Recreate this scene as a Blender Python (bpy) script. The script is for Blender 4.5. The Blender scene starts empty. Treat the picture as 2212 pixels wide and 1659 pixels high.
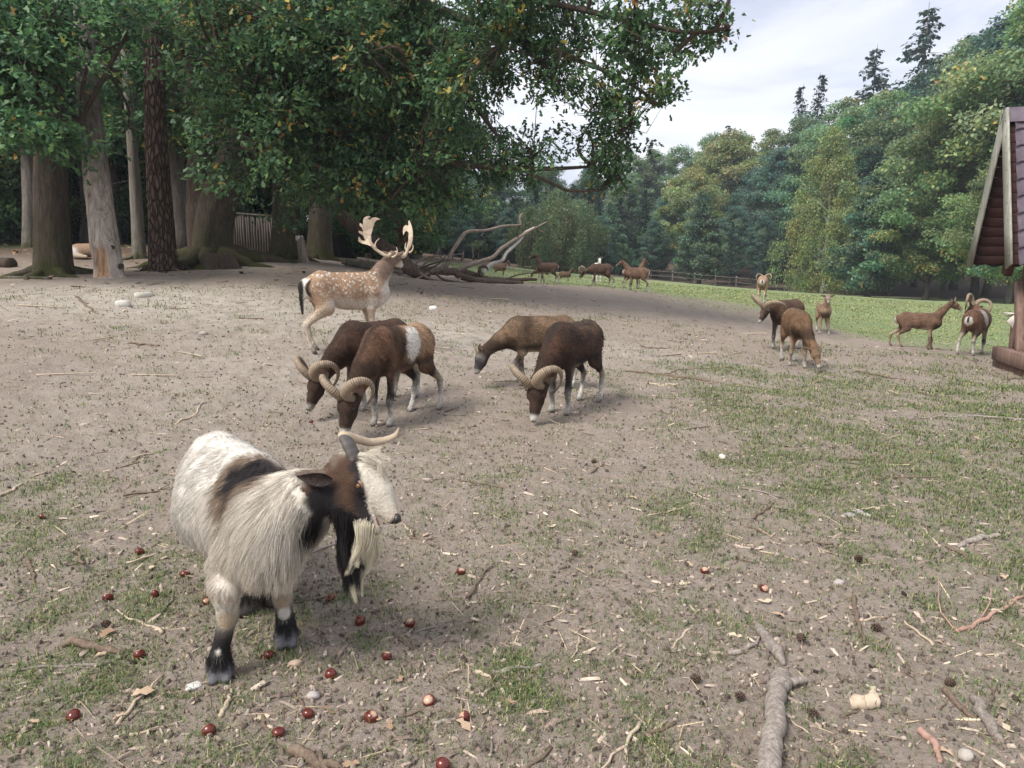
import bpy, bmesh, math, random
import numpy as np
from mathutils import Vector, Matrix

random.seed(7)
RNG = np.random.default_rng(7)
SC = bpy.context.scene
COL = SC.collection

# ------------------------------------------------------------------ camera
CAM_H = 1.30
FPX, CX, CY = 1500.0, 1106.0, 829.5          # focal length and centre for a 2212 x 1659 frame
PITCH = math.atan((829.5 - 570.0) / FPX)
cam_d = bpy.data.cameras.new("camera")
cam_d.sensor_fit = 'HORIZONTAL'
cam_d.sensor_width = 36.0
cam_d.lens = 36.0 * FPX / 2212.0
cam_d.clip_start = 0.05
cam_d.clip_end = 2000.0
cam = bpy.data.objects.new("camera", cam_d)
cam.location = (0, 0, CAM_H)
cam.rotation_euler = (math.pi / 2 - PITCH, 0, 0)
COL.objects.link(cam)
SC.camera = cam

# ------------------------------------------------------------------ sky
SUN_AZ, SUN_EL = math.radians(-44), math.radians(52)   # azimuth from +Y, positive to +X
world = bpy.data.worlds.new("World")
SC.world = world
world.use_nodes = True
nt = world.node_tree
nt.nodes.clear()
wo = nt.nodes.new('ShaderNodeOutputWorld')
bg = nt.nodes.new('ShaderNodeBackground')
sky = nt.nodes.new('ShaderNodeTexSky')
sky.sky_type = 'NISHITA'
sky.sun_disc = False
sky.sun_elevation = SUN_EL
sky.sun_rotation = SUN_AZ
sky.air_density = 1.0
sky.dust_density = 2.0
skys = nt.nodes.new('ShaderNodeVectorMath'); skys.operation = 'SCALE'; skys.inputs['Scale'].default_value = 0.05
nt.links.new(sky.outputs[0], skys.inputs[0])
tc = nt.nodes.new('ShaderNodeTexCoord')
mp = nt.nodes.new('ShaderNodeMapping'); mp.inputs['Scale'].default_value = (1.6, 1.6, 5.0)
mp.inputs['Rotation'].default_value = (0.0, 0.12, 0.4)
nt.links.new(tc.outputs['Generated'], mp.inputs[0])
n1 = nt.nodes.new('ShaderNodeTexNoise'); n1.inputs['Scale'].default_value = 2.2
n1.inputs['Detail'].default_value = 6; n1.inputs['Roughness'].default_value = 0.55; n1.inputs['Distortion'].default_value = 0.6
nt.links.new(mp.outputs[0], n1.inputs['Vector'])
cr = nt.nodes.new('ShaderNodeValToRGB')
cr.color_ramp.elements[0].position = 0.34; cr.color_ramp.elements[0].color = (0.215, 0.232, 0.285, 1)
cr.color_ramp.elements[1].position = 0.64; cr.color_ramp.elements[1].color = (0.375, 0.38, 0.395, 1)
e = cr.color_ramp.elements.new(0.48); e.color = (0.302, 0.313, 0.345, 1)
nt.links.new(n1.outputs[0], cr.inputs[0])
mx = nt.nodes.new('ShaderNodeMix'); mx.data_type = 'RGBA'; mx.inputs[0].default_value = 0.9
nt.links.new(skys.outputs[0], mx.inputs[6]); nt.links.new(cr.outputs[0], mx.inputs[7])
bg.inputs['Strength'].default_value = 1.0
nt.links.new(mx.outputs[2], bg.inputs['Color'])
nt.links.new(bg.outputs[0], wo.inputs[0])

sun_d = bpy.data.lights.new("sun", 'SUN')
sun_d.energy = 1.5
sun_d.angle = math.radians(26)
sun_d.color = (1.0, 0.95, 0.88)
sun = bpy.data.objects.new("sun", sun_d)
sdir = Vector((math.sin(SUN_AZ) * math.cos(SUN_EL), math.cos(SUN_AZ) * math.cos(SUN_EL), math.sin(SUN_EL)))
sdir = Vector((sdir.x * 1.15, -sdir.y * .85, sdir.z)).normalized()     # sun stands behind and left of the camera
sky.sun_rotation = math.atan2(sdir.x, sdir.y)
sun.rotation_euler = sdir.to_track_quat('Z', 'Y').to_euler()
sun.location = (0, 0, 30)
COL.objects.link(sun)

SC.view_settings.view_transform = 'Standard'
SC.view_settings.look = 'None'
SC.view_settings.exposure = 1.72
SC.view_settings.gamma = 1.0
SC.view_settings.use_curve_mapping = False
SC.cycles.max_bounces = 6
SC.cycles.diffuse_bounces = 3
SC.cycles.transmission_bounces = 3
SC.cycles.transparent_max_bounces = 6
SC.cycles.caustics_reflective = False
SC.cycles.caustics_refractive = False

# ------------------------------------------------------------------ helpers
CP, SP = math.cos(PITCH), math.sin(PITCH)
def P(u, v, d):
    """world point at distance d along the view axis, seen at (u, v) of the 2212 x 1659 frame"""
    xc = (u - CX) / FPX * d
    yc = -(v - CY) / FPX * d
    return np.array([xc, yc * SP + d * CP, CAM_H + yc * CP - d * SP])

def prop(o, label=None, cat=None, group=None, kind=None):
    if label: o['label'] = label
    if cat: o['category'] = cat
    if group: o['group'] = group
    if kind: o['kind'] = kind
    return o

def empty(name, loc=(0, 0, 0), rz=0.0):
    o = bpy.data.objects.new(name, None)
    o.empty_display_size = 0.1
    o.location = loc
    o.rotation_euler = (0, 0, rz)
    COL.objects.link(o)
    return o

def mesh_from(name, V, F, mat=None, smooth=True, col=None):
    """V (n,3); F: (m,k) array of one face size, or a list of such arrays / lists"""
    me = bpy.data.meshes.new(name)
    V = np.asarray(V, dtype=np.float32)
    Fs = F if isinstance(F, list) else [F]
    Fs = [np.asarray(f, dtype=np.int32) for f in Fs if len(f)]
    loops = np.concatenate([f.ravel() for f in Fs]) if Fs else np.zeros(0, np.int32)
    counts = np.concatenate([np.full(len(f), f.shape[1], np.int32) for f in Fs]) if Fs else np.zeros(0, np.int32)
    me.vertices.add(len(V)); me.vertices.foreach_set('co', V.ravel())
    me.loops.add(len(loops)); me.loops.foreach_set('vertex_index', loops)
    me.polygons.add(len(counts))
    starts = np.zeros(len(counts), np.int32)
    if len(counts): starts[1:] = np.cumsum(counts)[:-1]
    me.polygons.foreach_set('loop_start', starts)
    me.polygons.foreach_set('loop_total', counts)
    if smooth: me.polygons.foreach_set('use_smooth', np.ones(len(counts), bool))
    me.update(calc_edges=True)
    if col is not None:
        a = me.color_attributes.new('Col', 'FLOAT_COLOR', 'POINT')
        c = np.ones((len(V), 4), np.float32); c[:, :col.shape[1]] = col
        a.data.foreach_set('color', c.ravel())
    if mat: me.materials.append(mat)
    return me

def link(name, me, parent=None, loc=None, rot=None):
    o = bpy.data.objects.new(name, me)
    if parent is not None: o.parent = parent
    if loc is not None: o.location = loc
    if rot is not None: o.rotation_euler = rot
    COL.objects.link(o)
    return o

class MB:
    """collects vertices and faces of one mesh"""
    def __init__(s): s.V = []; s.F3 = []; s.F4 = []; s.C = []; s.n = 0
    def add(s, V, F3=None, F4=None, C=None):
        V = np.asarray(V, float)
        if F3 is not None and len(F3): s.F3.append(np.asarray(F3, int) + s.n)
        if F4 is not None and len(F4): s.F4.append(np.asarray(F4, int) + s.n)
        s.V.append(V)
        s.C.append(np.ones((len(V), 3)) if C is None else np.broadcast_to(np.asarray(C, float), (len(V), 3)))
        s.n += len(V)
    def mesh(s, name, mat, smooth=True, color=False):
        V = np.concatenate(s.V)
        F = []
        if s.F3: F.append(np.concatenate(s.F3))
        if s.F4: F.append(np.concatenate(s.F4))
        return mesh_from(name, V, F, mat, smooth, np.concatenate(s.C) if color else None)
    def build(s, name, mat, parent=None, smooth=True, color=False):
        return link(name, s.mesh(name, mat, smooth, color), parent)

# --- noise in numpy (gradient noise, 2 and 3 dimensions)
_perm = np.random.default_rng(3).permutation(256)
_perm = np.concatenate([_perm, _perm, _perm])
_g3 = np.random.default_rng(4).normal(size=(256, 3)); _g3 /= np.linalg.norm(_g3, axis=1)[:, None]
def noise3(p):
    p = np.asarray(p, float)
    i = np.floor(p).astype(int); f = p - i
    w = f * f * f * (f * (f * 6 - 15) + 10)
    i &= 255
    r = 0
    for dx in (0, 1):
        wx = w[..., 0] if dx else 1 - w[..., 0]
        for dy in (0, 1):
            wy = w[..., 1] if dy else 1 - w[..., 1]
            for dz in (0, 1):
                wz = w[..., 2] if dz else 1 - w[..., 2]
                h = _perm[_perm[_perm[(i[..., 0] + dx) & 255] + ((i[..., 1] + dy) & 255)] + ((i[..., 2] + dz) & 255)]
                g = _g3[h]
                d = g[..., 0] * (f[..., 0] - dx) + g[..., 1] * (f[..., 1] - dy) + g[..., 2] * (f[..., 2] - dz)
                r = r + wx * wy * wz * d
    return r * 1.6
def fbm(p, octaves=4, gain=0.5):
    p = np.asarray(p, float); a = 1.0; r = 0
    for k in range(octaves):
        r = r + a * noise3(p * 2.0 ** k + 17.3 * k); a *= gain
    return r
def noise2(x, y, s=1.0, octaves=3, off=0.0):
    return fbm(np.stack([np.asarray(x) * s, np.asarray(y) * s, np.full(np.shape(x), off + 0.5)], -1), octaves)
def sstep(a, b, x):
    t = np.clip((np.asarray(x, float) - a) / (b - a), 0, 1)
    return t * t * (3 - 2 * t)

# --- materials
class N:
    """small node-graph writer for one material"""
    def __init__(s, name, rough=0.8, spec=0.3):
        s.m = bpy.data.materials.new(name); s.m.use_nodes = True
        s.t = s.m.node_tree; s.b = s.t.nodes['Principled BSDF']; s.out = s.t.nodes['Material Output']
        s.b.inputs['Roughness'].default_value = rough
        s.b.inputs['Specular IOR Level'].default_value = spec
        s.tc = None
    def n(s, kind, **kw):
        nd = s.t.nodes.new(kind)
        for k, v in kw.items():
            if k in nd.inputs: nd.inputs[k].default_value = v
            else: setattr(nd, k, v)
        return nd
    def l(s, a, b): s.t.links.new(a, b)
    def coord(s, which='Object', scale=(1, 1, 1)):
        tc = s.n('ShaderNodeTexCoord')
        mp = s.n('ShaderNodeMapping'); mp.inputs['Scale'].default_value = scale
        s.l(tc.outputs[which], mp.inputs[0]); return mp.outputs[0]
    def noise(s, vec, scale, detail=4, rough=0.55, dist=0.0):
        nd = s.n('ShaderNodeTexNoise', Scale=scale, Detail=detail, Roughness=rough, Distortion=dist)
        s.l(vec, nd.inputs['Vector']); return nd.outputs[0]
    def ramp(s, fac, stops):
        nd = s.n('ShaderNodeValToRGB'); r = nd.color_ramp
        while len(r.elements) < len(stops): r.elements.new(0.5)
        for e, (p, c) in zip(r.elements, stops):
            e.position = p; e.color = (*c, 1) if len(c) == 3 else c
        s.l(fac, nd.inputs[0]); return nd.outputs[0]
    def mix(s, fac, a, b, blend='MIX'):
        nd = s.n('ShaderNodeMix', data_type='RGBA', blend_type=blend)
        for inp, v in ((0, fac), (6, a), (7, b)):
            if hasattr(v, 'links'): s.l(v, nd.inputs[inp])
            elif inp == 0: nd.inputs[0].default_value = v
            else: nd.inputs[inp].default_value = (*v, 1)
        return nd.outputs[2]
    def math(s, op, a, b=0.0, clamp=False):
        nd = s.n('ShaderNodeMath', operation=op, use_clamp=clamp)
        for i, v in enumerate((a, b)):
            if hasattr(v, 'links'): s.l(v, nd.inputs[i])
            else: nd.inputs[i].default_value = v
        return nd.outputs[0]
    def attr(s, name='Col'):
        nd = s.n('ShaderNodeAttribute', attribute_name=name); return nd
    def bump(s, h, strength=0.5, dist=0.01):
        nd = s.n('ShaderNodeBump', Strength=strength, Distance=dist)
        s.l(h, nd.inputs['Height']); s.l(nd.outputs[0], s.b.inputs['Normal'])
    def base(s, c):
        if hasattr(c, 'links'): s.l(c, s.b.inputs['Base Color'])
        else: s.b.inputs['Base Color'].default_value = (*c, 1)
        return s

def simple(name, c, rough=0.7, spec=0.3, var=0.25, scale=12.0, bump=0.0, bscale=40.0, coord='Object', stretch=(1, 1, 1)):
    m = N(name, rough, spec)
    v = m.coord(coord, stretch)
    n = m.noise(v, scale, 5, 0.6)
    lo = tuple(x * (1 - var) for x in c); hi = tuple(min(1, x * (1 + var)) for x in c)
    m.base(m.ramp(n, [(0.3, lo), (0.7, hi)]))
    if bump: m.bump(m.noise(v, bscale, 5, 0.65), bump, 0.02)
    return m.m
# ------------------------------------------------------------------ terrain
_ctl = [P(*a) for a in [
    (860, 893, 5.95), (1200, 905, 5.85), (740, 772, 7.5), (1100, 830, 7.0), (1500, 850, 7.0),
    (0, 640, 10.5), (110, 592, 14), (350, 582, 15), (460, 562, 16.5), (620, 558, 17.5), (240, 600, 13), (300, 645, 10.5),
    (1078, 608, 24), (1190, 612, 21), (1290, 617, 20), (1375, 632, 18), (900, 598, 19), (1000, 650, 13),
    (1645, 658, 19), (1772, 722, 14), (1720, 797, 9.2), (1990, 753, 12.5), (2110, 769, 12), (2200, 790, 10.5),
    (950, 558, 60), (1200, 588, 55), (1500, 613, 62), (1735, 634, 70), (2050, 652, 48), (2200, 655, 44), (1890, 640, 60),
    (30, 478, 42), (300, 505, 36), (560, 535, 30), (700, 545, 26), (-400, 480, 40), (-300, 600, 14), (2600, 680, 40), (2500, 790, 12)]]
_ctl += [np.array([x, y, 0.0]) for x in (-3, 0, 3) for y in (-3, 0.5, 2, 4)]
_ctl += [np.array(a, float) for a in [(-60, -20, 3), (60, -20, -1), (0, -50, 0), (-90, 80, 12), (0, 110, 3.0), (60, 110, 2), (110, 60, 2)]]
_ctl = np.array(_ctl)
def _tps_k(r2): return 0.5 * r2 * np.log(np.maximum(r2, 1e-9))
_n = len(_ctl)
_K = _tps_k(((_ctl[:, None, :2] - _ctl[None, :, :2]) ** 2).sum(-1)) + np.eye(_n) * 0.4
_Pm = np.c_[np.ones(_n), _ctl[:, :2]]
_A = np.block([[_K, _Pm], [_Pm.T, np.zeros((3, 3))]])
_w = np.linalg.solve(_A, np.r_[_ctl[:, 2], 0, 0, 0])
def ground_base(x, y):
    x = np.asarray(x, float); y = np.asarray(y, float)
    r = np.hypot(x, y)
    k = np.minimum(1.0, 115.0 / np.maximum(r, 1e-6))        # level off beyond 115 m
    xx, yy = x * k, y * k
    z = _w[_n] + _w[_n + 1] * xx + _w[_n + 2] * yy
    for i in range(_n):
        z = z + _w[i] * _tps_k((xx - _ctl[i, 0]) ** 2 + (yy - _ctl[i, 1]) ** 2)
    # the far hillside beyond the right-hand forest edge
    z = z + 4.0 * sstep(0, 60, (x * 0.55 + y * 0.83) - 82) * sstep(-30, 10, x)
    return z
def ground_z(x, y):
    """surface with its small relief"""
    x = np.asarray(x, float); y = np.asarray(y, float)
    r = np.hypot(x, y)
    z = ground_base(x, y)
    z = z + 0.035 * noise2(x, y, 0.9, 3, 1.0) * sstep(0.5, 4, r)
    near = 1 - sstep(9, 16, r)
    z = z + near * (0.011 * noise2(x, y, 5.0, 3, 2.0) + 0.006 * noise2(x, y, 22.0, 2, 3.0))
    if near.max() > 0:                                        # hoof prints trodden into the soil
        cx, cy = np.floor(x / .20), np.floor(y / .20); dent = 0
        for i in (-1, 0, 1):
            for j in (-1, 0, 1):
                a, b = cx + i, cy + j
                h1 = np.modf(np.abs(np.sin(a * 127.1 + b * 311.7) * 43758.5))[0]; h2 = np.modf(np.abs(np.sin(a * 269.5 + b * 183.3) * 24634.6))[0]; h3 = np.modf(np.abs(np.sin(a * 71.3 + b * 41.9) * 9123.7))[0]
                dx, dy = x - (a + h1) * .20, y - (b + h2) * .20; r2 = (dx * dx + dy * dy) / (.030 * (.6 + .7 * h3)) ** 2
                dent = dent + (h3 > .35) * (-.013 * np.exp(-r2) + .005 * np.exp(-(np.sqrt(r2) - 1.7) ** 2 / .3))
        z = z + near * dent
    return z
def gz(x, y): return float(ground_z(np.array([x]), np.array([y]))[0])

def hit(u, v, dmax=140.0):
    """where the ray through (u, v) meets the ground"""
    d = np.geomspace(1.0, dmax, 1500)
    a = P(u, v, 1.0) - np.array([0, 0, CAM_H])
    x, y, z = a[0] * d, a[1] * d, CAM_H + a[2] * d
    s = z - ground_base(x, y)
    i = int(np.argmax(s < 0)) if (s < 0).any() else len(d) - 1
    if i > 0:
        t = s[i - 1] / (s[i - 1] - s[i] + 1e-12); dd = d[i - 1] + t * (d[i] - d[i - 1])
    else: dd = d[i]
    px, py = a[0] * dd, a[1] * dd
    return np.array([px, py, gz(px, py)]), float(dd)

def meadow(x, y):
    yb = np.interp(x, [-30, -4.8, -0.9, .45, 3.5, 6.0, 7.3, 8.5, 12, 20, 60], [62, 36, 25, 20.5, 18.5, 17.5, 13.6, 12.6, 11, 9, 4])
    return sstep(-1.6, 2.4, np.asarray(y) - yb + 1.3 * noise2(x, y, 0.45, 3, 9.0))
def forest_floor(x, y):
    x = np.asarray(x, float); y = np.asarray(y, float)
    a = sstep(0, 4, y - 14.5 + 0.4 * (x + 9)) * (1 - sstep(-9, -5.0, x - 0.0 + np.maximum(0, (y - 26)) * -0.25))
    b = sstep(0, 8, (x * 0.35 + y * 0.94) - 66) * sstep(-25, 0, x)
    c = sstep(0, 6, y - 57 + 0.15 * x) * (1 - sstep(5, 25, x))
    return np.clip(np.maximum(np.maximum(a, b), c), 0, 1)
def grassiness(x, y):
    """how much of the bare ground carries thin grass"""
    x = np.asarray(x, float); y = np.asarray(y, float)
    g = np.full(np.shape(x), 0.53)
    g = g * (1 - 0.8 * sstep(3.3, 5.0, y) * (1 - sstep(0.2, 1.8, x - 0.05 * y)))
    g = g * (1 - 0.35 * np.exp(-((x + 0.05) ** 2 / 0.5 + (y - 3.1) ** 2 / 1.2)))
    g = g * (1 - 0.7 * sstep(8.0, 10.5, y) * (1 - sstep(3.5, 6.0, x)))
    g = g + 0.22 * sstep(0.6, 2.4, x) * sstep(2.6, 3.6, y) * (1 - sstep(7.5, 10, y))
    g = g * (1 - 0.45 * sstep(0.7, 1.2, x) * (1 - sstep(2.0, 2.7, y)))
    return np.clip(g, 0, 1) * (1 - forest_floor(x, y))
def grass_mask(x, y):
    n = noise2(x, y, 1.8, 3, 5.0) * 0.65 + noise2(x, y, 8.0, 2, 6.0) * 1.0
    return sstep(0.46, 1.05, grassiness(x, y) + 0.62 * n)

def make_ground():
    az = np.concatenate([np.radians(np.linspace(-46, 46, 470)), np.radians(np.linspace(46, 314, 50))[1:-1]])
    rr = np.concatenate([np.geomspace(0.25, 1.3, 12)[:-1], np.geomspace(1.3, 14, 400)[:-1], np.geomspace(14, 600, 130)])
    A, R = np.meshgrid(az, rr)
    X, Y = (R * np.sin(A)).ravel(), (R * np.cos(A)).ravel()
    Z = ground_z(X, Y)
    V = np.c_[X, Y, Z]
    na, nr = len(az), len(rr)
    i = np.arange(nr - 1)[:, None] * na; j = np.arange(na)[None, :]; j2 = (j + 1) % na
    F = np.stack([(i + j), (i + j2), (i + na + j2), (i + na + j)], -1).reshape(-1, 4)[:, ::-1]
    c = len(V)
    V = np.vstack([V, [0, 0, gz(0, 0)]])
    F3 = np.stack([np.arange(na), np.full(na, c), (np.arange(na) + 1) % na], -1)[:, ::-1]
    x, y = V[:, 0], V[:, 1]
    mead = meadow(x, y) * (1 - forest_floor(x, y))
    sand = np.exp(-((x + 5.6) ** 2 / 10 + (y - 10.6) ** 2 / 3.5)) * 1.0 + 0.7 * np.exp(-((x + 0.2) ** 2 / 8 + (y - 9.3) ** 2 / 2.0)) \
        + 0.35 * np.exp(-((x + 2.5) ** 2 / 3 + (y - 6.5) ** 2 / 5)) + 0.7 * np.exp(-((x + 6.5) ** 2 / 3 + (y - 16) ** 2 / 1.5))
    C = np.c_[np.maximum(mead, 0), np.clip(sand, 0, 1), forest_floor(x, y), grass_mask(x, y)]
    me = mesh_from('ground', V, [F, F3], None, True, C)
    m = N('soil', 0.95, 0.12)
    v = m.coord('Object')
    big = m.noise(v, 0.7, 4); mid = m.noise(v, 5.0, 6, 0.65); fine = m.noise(v, 55.0, 5, 0.7); grit = m.noise(v, 190.0, 3, 0.7)
    dirt = m.ramp(mid, [(0.28, (0.195, 0.150, 0.115)), (0.5, (0.330, 0.265, 0.212)), (0.72, (0.440, 0.368, 0.305))])
    dirt = m.mix(0.55, dirt, m.ramp(fine, [(0.3, (0.13, 0.10, 0.08)), (0.55, (0.37, 0.30, 0.245)), (0.75, (0.50, 0.43, 0.365))]))
    dirt = m.mix(m.math('MULTIPLY', m.ramp(grit, [(0.62, (0, 0, 0)), (0.72, (1, 1, 1))]), 0.6), dirt, (0.48, 0.42, 0.37))
    dirt = m.mix(m.math('MULTIPLY', m.ramp(grit, [(0.28, (1, 1, 1)), (0.36, (0, 0, 0))]), 0.7), dirt, (0.075, 0.055, 0.045))
    dirt = m.mix(m.ramp(big, [(0.3, (0.0, 0.0, 0.0)), (0.7, (0.5, 0.5, 0.5))]), dirt, (0.285, 0.222, 0.178))
    at = m.attr('Col'); sep = m.n('ShaderNodeSeparateColor'); m.l(at.outputs['Color'], sep.inputs[0])
    sandc = m.mix(fine, (0.36, 0.31, 0.25), (0.62, 0.555, 0.47))
    sfac = m.math('MULTIPLY', sep.outputs[1], m.ramp(mid, [(0.35, (0.25,) * 3), (0.6, (1,) * 3)]))
    c = m.mix(sfac, dirt, sandc)
    lit = m.ramp(m.noise(v, 14, 6, 0.7), [(0.3, (0.055, 0.040, 0.030)), (0.5, (0.125, 0.088, 0.066)), (0.68, (0.22, 0.15, 0.11))])
    lit = m.mix(m.ramp(m.noise(v, 0.35, 3), [(0.56, (0,) * 3), (0.66, (0.75,) * 3)]), lit, (0.085, 0.11, 0.03))
    c = m.mix(sep.outputs[2], c, lit)
    gsm = m.noise(v, 9.0, 6, 0.7)
    gr = m.ramp(gsm, [(0.28, (0.115, 0.160, 0.060)), (0.5, (0.190, 0.250, 0.105)), (0.72, (0.280, 0.335, 0.165))])
    gr = m.mix(m.ramp(m.noise(v, 0.8, 4), [(0.42, (0,) * 3), (0.72, (0.55,) * 3)]), gr, (0.30, 0.30, 0.13))
    gfac = m.math('MULTIPLY', sep.outputs[0], m.ramp(m.noise(v, 3.0, 5, 0.7), [(0.30, (0.45,) * 3), (0.5, (0.95,) * 3)]))
    c = m.mix(gfac, c, gr)
    thin = m.math('MULTIPLY', at.outputs['Alpha'], m.ramp(gsm, [(0.42, (0.0,) * 3), (0.6, (0.55,) * 3)]))
    c = m.mix(thin, c, (0.115, 0.155, 0.05))
    c = m.mix(1.0, c, (.955, .985, 1.02), 'MULTIPLY')
    m.base(c)
    hgt = m.math('ADD', m.math('MULTIPLY', fine, 0.6), m.math('MULTIPLY', mid, 0.8))
    m.bump(m.math('ADD', hgt, m.math('MULTIPLY', grit, 0.35)), 0.95, 0.03)
    me.materials.append(m.m)
    o = link('ground', me)
    o['kind'] = 'structure'
make_ground()
# ------------------------------------------------------------------ trees
def unitv(a): return a / (np.linalg.norm(a, axis=-1, keepdims=True) + 1e-12)
def frames_(path):
    path = np.asarray(path, float)
    T = np.gradient(path, axis=0); T /= np.linalg.norm(T, axis=1)[:, None] + 1e-12
    a = np.cross(T[0], [0.31, 0.22, 0.93]); a /= np.linalg.norm(a); A = [a]
    for i in range(1, len(path)):
        a = A[-1] - (A[-1] @ T[i]) * T[i]; A.append(a / np.linalg.norm(a))
    A = np.array(A); return T, A, np.cross(T, A)
def pipe(path, rad, sides=8, wob=None, cap=True):
    path = np.asarray(path, float); rad = np.broadcast_to(np.asarray(rad, float), (len(path),))
    T, A, B = frames_(path)
    th = np.linspace(0, 2 * math.pi, sides, endpoint=False)
    r = rad[:, None] * np.ones(sides)[None]
    if wob is not None: r = r * wob
    V = (path[:, None] + r[..., None] * (np.cos(th)[None, :, None] * A[:, None] + np.sin(th)[None, :, None] * B[:, None])).reshape(-1, 3)
    n = len(path)
    i = np.arange(n - 1)[:, None] * sides; j = np.arange(sides)[None]; j2 = (j + 1) % sides
    F4 = np.stack([i + j, i + j2, i + sides + j2, i + sides + j], -1).reshape(-1, 4)
    F3 = np.zeros((0, 3), int)
    if cap:
        c1 = len(V); V = np.vstack([V, path[-1], path[0]]); jj = np.arange(sides)
        F3 = np.vstack([np.stack([np.full(sides, c1), (n - 1) * sides + jj, (n - 1) * sides + (jj + 1) % sides], -1), np.stack([np.full(sides, c1 + 1), (jj + 1) % sides, jj], -1)])
    return V, F3, F4
def curve(pts, n=24):
    pts = np.array(pts, float); m = len(pts) - 1; out = []
    for x in np.linspace(0, 1, n):
        g = min(int(x * m), m - 1); t = x * m - g
        p0, p1, p2, p3 = pts[max(g - 1, 0)], pts[g], pts[g + 1], pts[min(g + 2, m)]
        out.append(.5 * ((2 * p1) + (-p0 + p2) * t + (2 * p0 - 5 * p1 + 4 * p2 - p3) * t * t + (-p0 + 3 * p1 - 3 * p2 + p3) * t ** 3))
    return np.array(out)

def leaf_material(name, trans=.44, hue=0.0):
    m = N(name, 0.5, 0.35)
    at = m.attr('Col'); c = at.outputs['Color']
    oi = m.n('ShaderNodeObjectInfo')
    hs = m.n('ShaderNodeHueSaturation'); hs.inputs['Saturation'].default_value = 1.0
    m.l(m.math('ADD', m.math('MULTIPLY', oi.outputs['Random'], .022), .490), hs.inputs['Hue'])
    m.l(m.math('ADD', m.math('MULTIPLY', oi.outputs['Random'], .45), .80), hs.inputs['Value'])
    m.l(c, hs.inputs['Color'])
    m.base(hs.outputs[0])
    tr = m.n('ShaderNodeBsdfTranslucent'); m.l(hs.outputs[0], tr.inputs['Color'])
    mx = m.n('ShaderNodeMixShader'); mx.inputs[0].default_value = trans
    m.l(m.b.outputs[0], mx.inputs[1]); m.l(tr.outputs[0], mx.inputs[2]); m.l(mx.outputs[0], m.out.inputs[0])
    return m.m
MAT_LEAF = leaf_material('foliage')
def bark_material(name, lo, hi, scale=(14, 14, 1.8), bump=1.0, moss=0.0, crack=0.0, dist=.04):
    m = N(name, .92, .12)
    v = m.coord('Object', scale)
    n1 = m.noise(v, 1.6, 7, .7, .6); n2 = m.noise(m.coord('Object'), 1.1, 4)
    c = m.ramp(n1, [(.30, lo), (.52, tuple((a + b) * .5 for a, b in zip(lo, hi))), (.70, hi)])
    h = n1
    if crack:
        vo = m.n('ShaderNodeTexVoronoi', feature='DISTANCE_TO_EDGE', Scale=crack); m.l(m.coord('Object', (1.0, 1.0, .32)), vo.inputs['Vector'])
        e = m.ramp(vo.outputs['Distance'], [(.0, (0,) * 3), (.22, (1,) * 3)])
        c = m.mix(e, tuple(x * .38 for x in lo), c); h = m.math('ADD', m.math('MULTIPLY', h, .5), e)
    c = m.mix(m.ramp(n2, [(.35, (0,) * 3), (.7, (.45,) * 3)]), c, tuple(x * .6 for x in lo))
    if moss:
        geo = m.n('ShaderNodeSeparateXYZ'); m.l(m.coord('Object'), geo.inputs[0])
        k = m.math('MULTIPLY', m.math('SUBTRACT', 1.0, m.math('DIVIDE', geo.outputs[2], moss), True), m.ramp(m.noise(m.coord('Object'), 3.5, 4), [(.36, (0,) * 3), (.56, (.85,) * 3)]))
        c = m.mix(k, c, (.055, .062, .018))
    m.base(c); m.bump(h, bump, dist)
    return m.m
BARK_OAK = bark_material('bark_oak', (.050, .040, .031), (.165, .132, .104), moss=1.3)
BARK_DARK = bark_material('bark_dark', (.05, .038, .03), (.17, .13, .10))
BARK_PINE = bark_material('bark_pine', (.095, .066, .052), (.20, .142, .112), (5, 5, 2), 1.0, 0, 13.0, .05)
BARK_GREY = bark_material('bark_grey', (.12, .105, .09), (.27, .245, .21), (12, 12, 1.3), .6, .8)
BARK_FAR = bark_material('bark_far', (.07, .06, .05), (.22, .19, .16), (4, 4, 1), .4)
BARK_BIRCH = bark_material('bark_birch', (.35, .33, .30), (.72, .70, .66), (1.5, 1.5, 9), .2)
WOOD_DEAD = bark_material('dead_wood', (.16, .125, .10), (.46, .40, .345), (10, 10, 1.2), .8, 0, 0, .03)

OAKLEAF = np.array([(0, 0, 0), (.30, .20, .05), (.45, .11, .0), (.70, .27, .06), (1, 0, -.06), (.70, -.27, .06), (.45, -.11, .0), (.30, -.20, .05)])
OAKTRI = np.array([(0, 7, 1), (1, 7, 6), (1, 6, 2), (2, 6, 5), (2, 5, 3), (3, 5, 4)])
QUADLEAF = np.array([(0, 0, 0), (.5, .32, .08), (1, 0, 0), (.5, -.32, .08)])
def leaves(pos, axis, nrm, size, col, shape='quad'):
    L = OAKLEAF if shape == 'oak' else QUADLEAF
    ax = unitv(axis); sd = unitv(np.cross(nrm, ax)); up = np.cross(ax, sd)
    V = pos[:, None] + size[:, None, None] * (L[None, :, 0, None] * ax[:, None] + L[None, :, 1, None] * sd[:, None] + L[None, :, 2, None] * up[:, None])
    n, k = len(pos), len(L)
    C = np.repeat(col, k, 0)
    base = np.arange(n)[:, None, None] * k
    if shape == 'oak': return V.reshape(-1, 3), (base + OAKTRI[None]).reshape(-1, 3), None, C
    return V.reshape(-1, 3), None, (np.arange(n)[:, None] * k + np.arange(4)[None]).reshape(-1, 4), C

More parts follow.
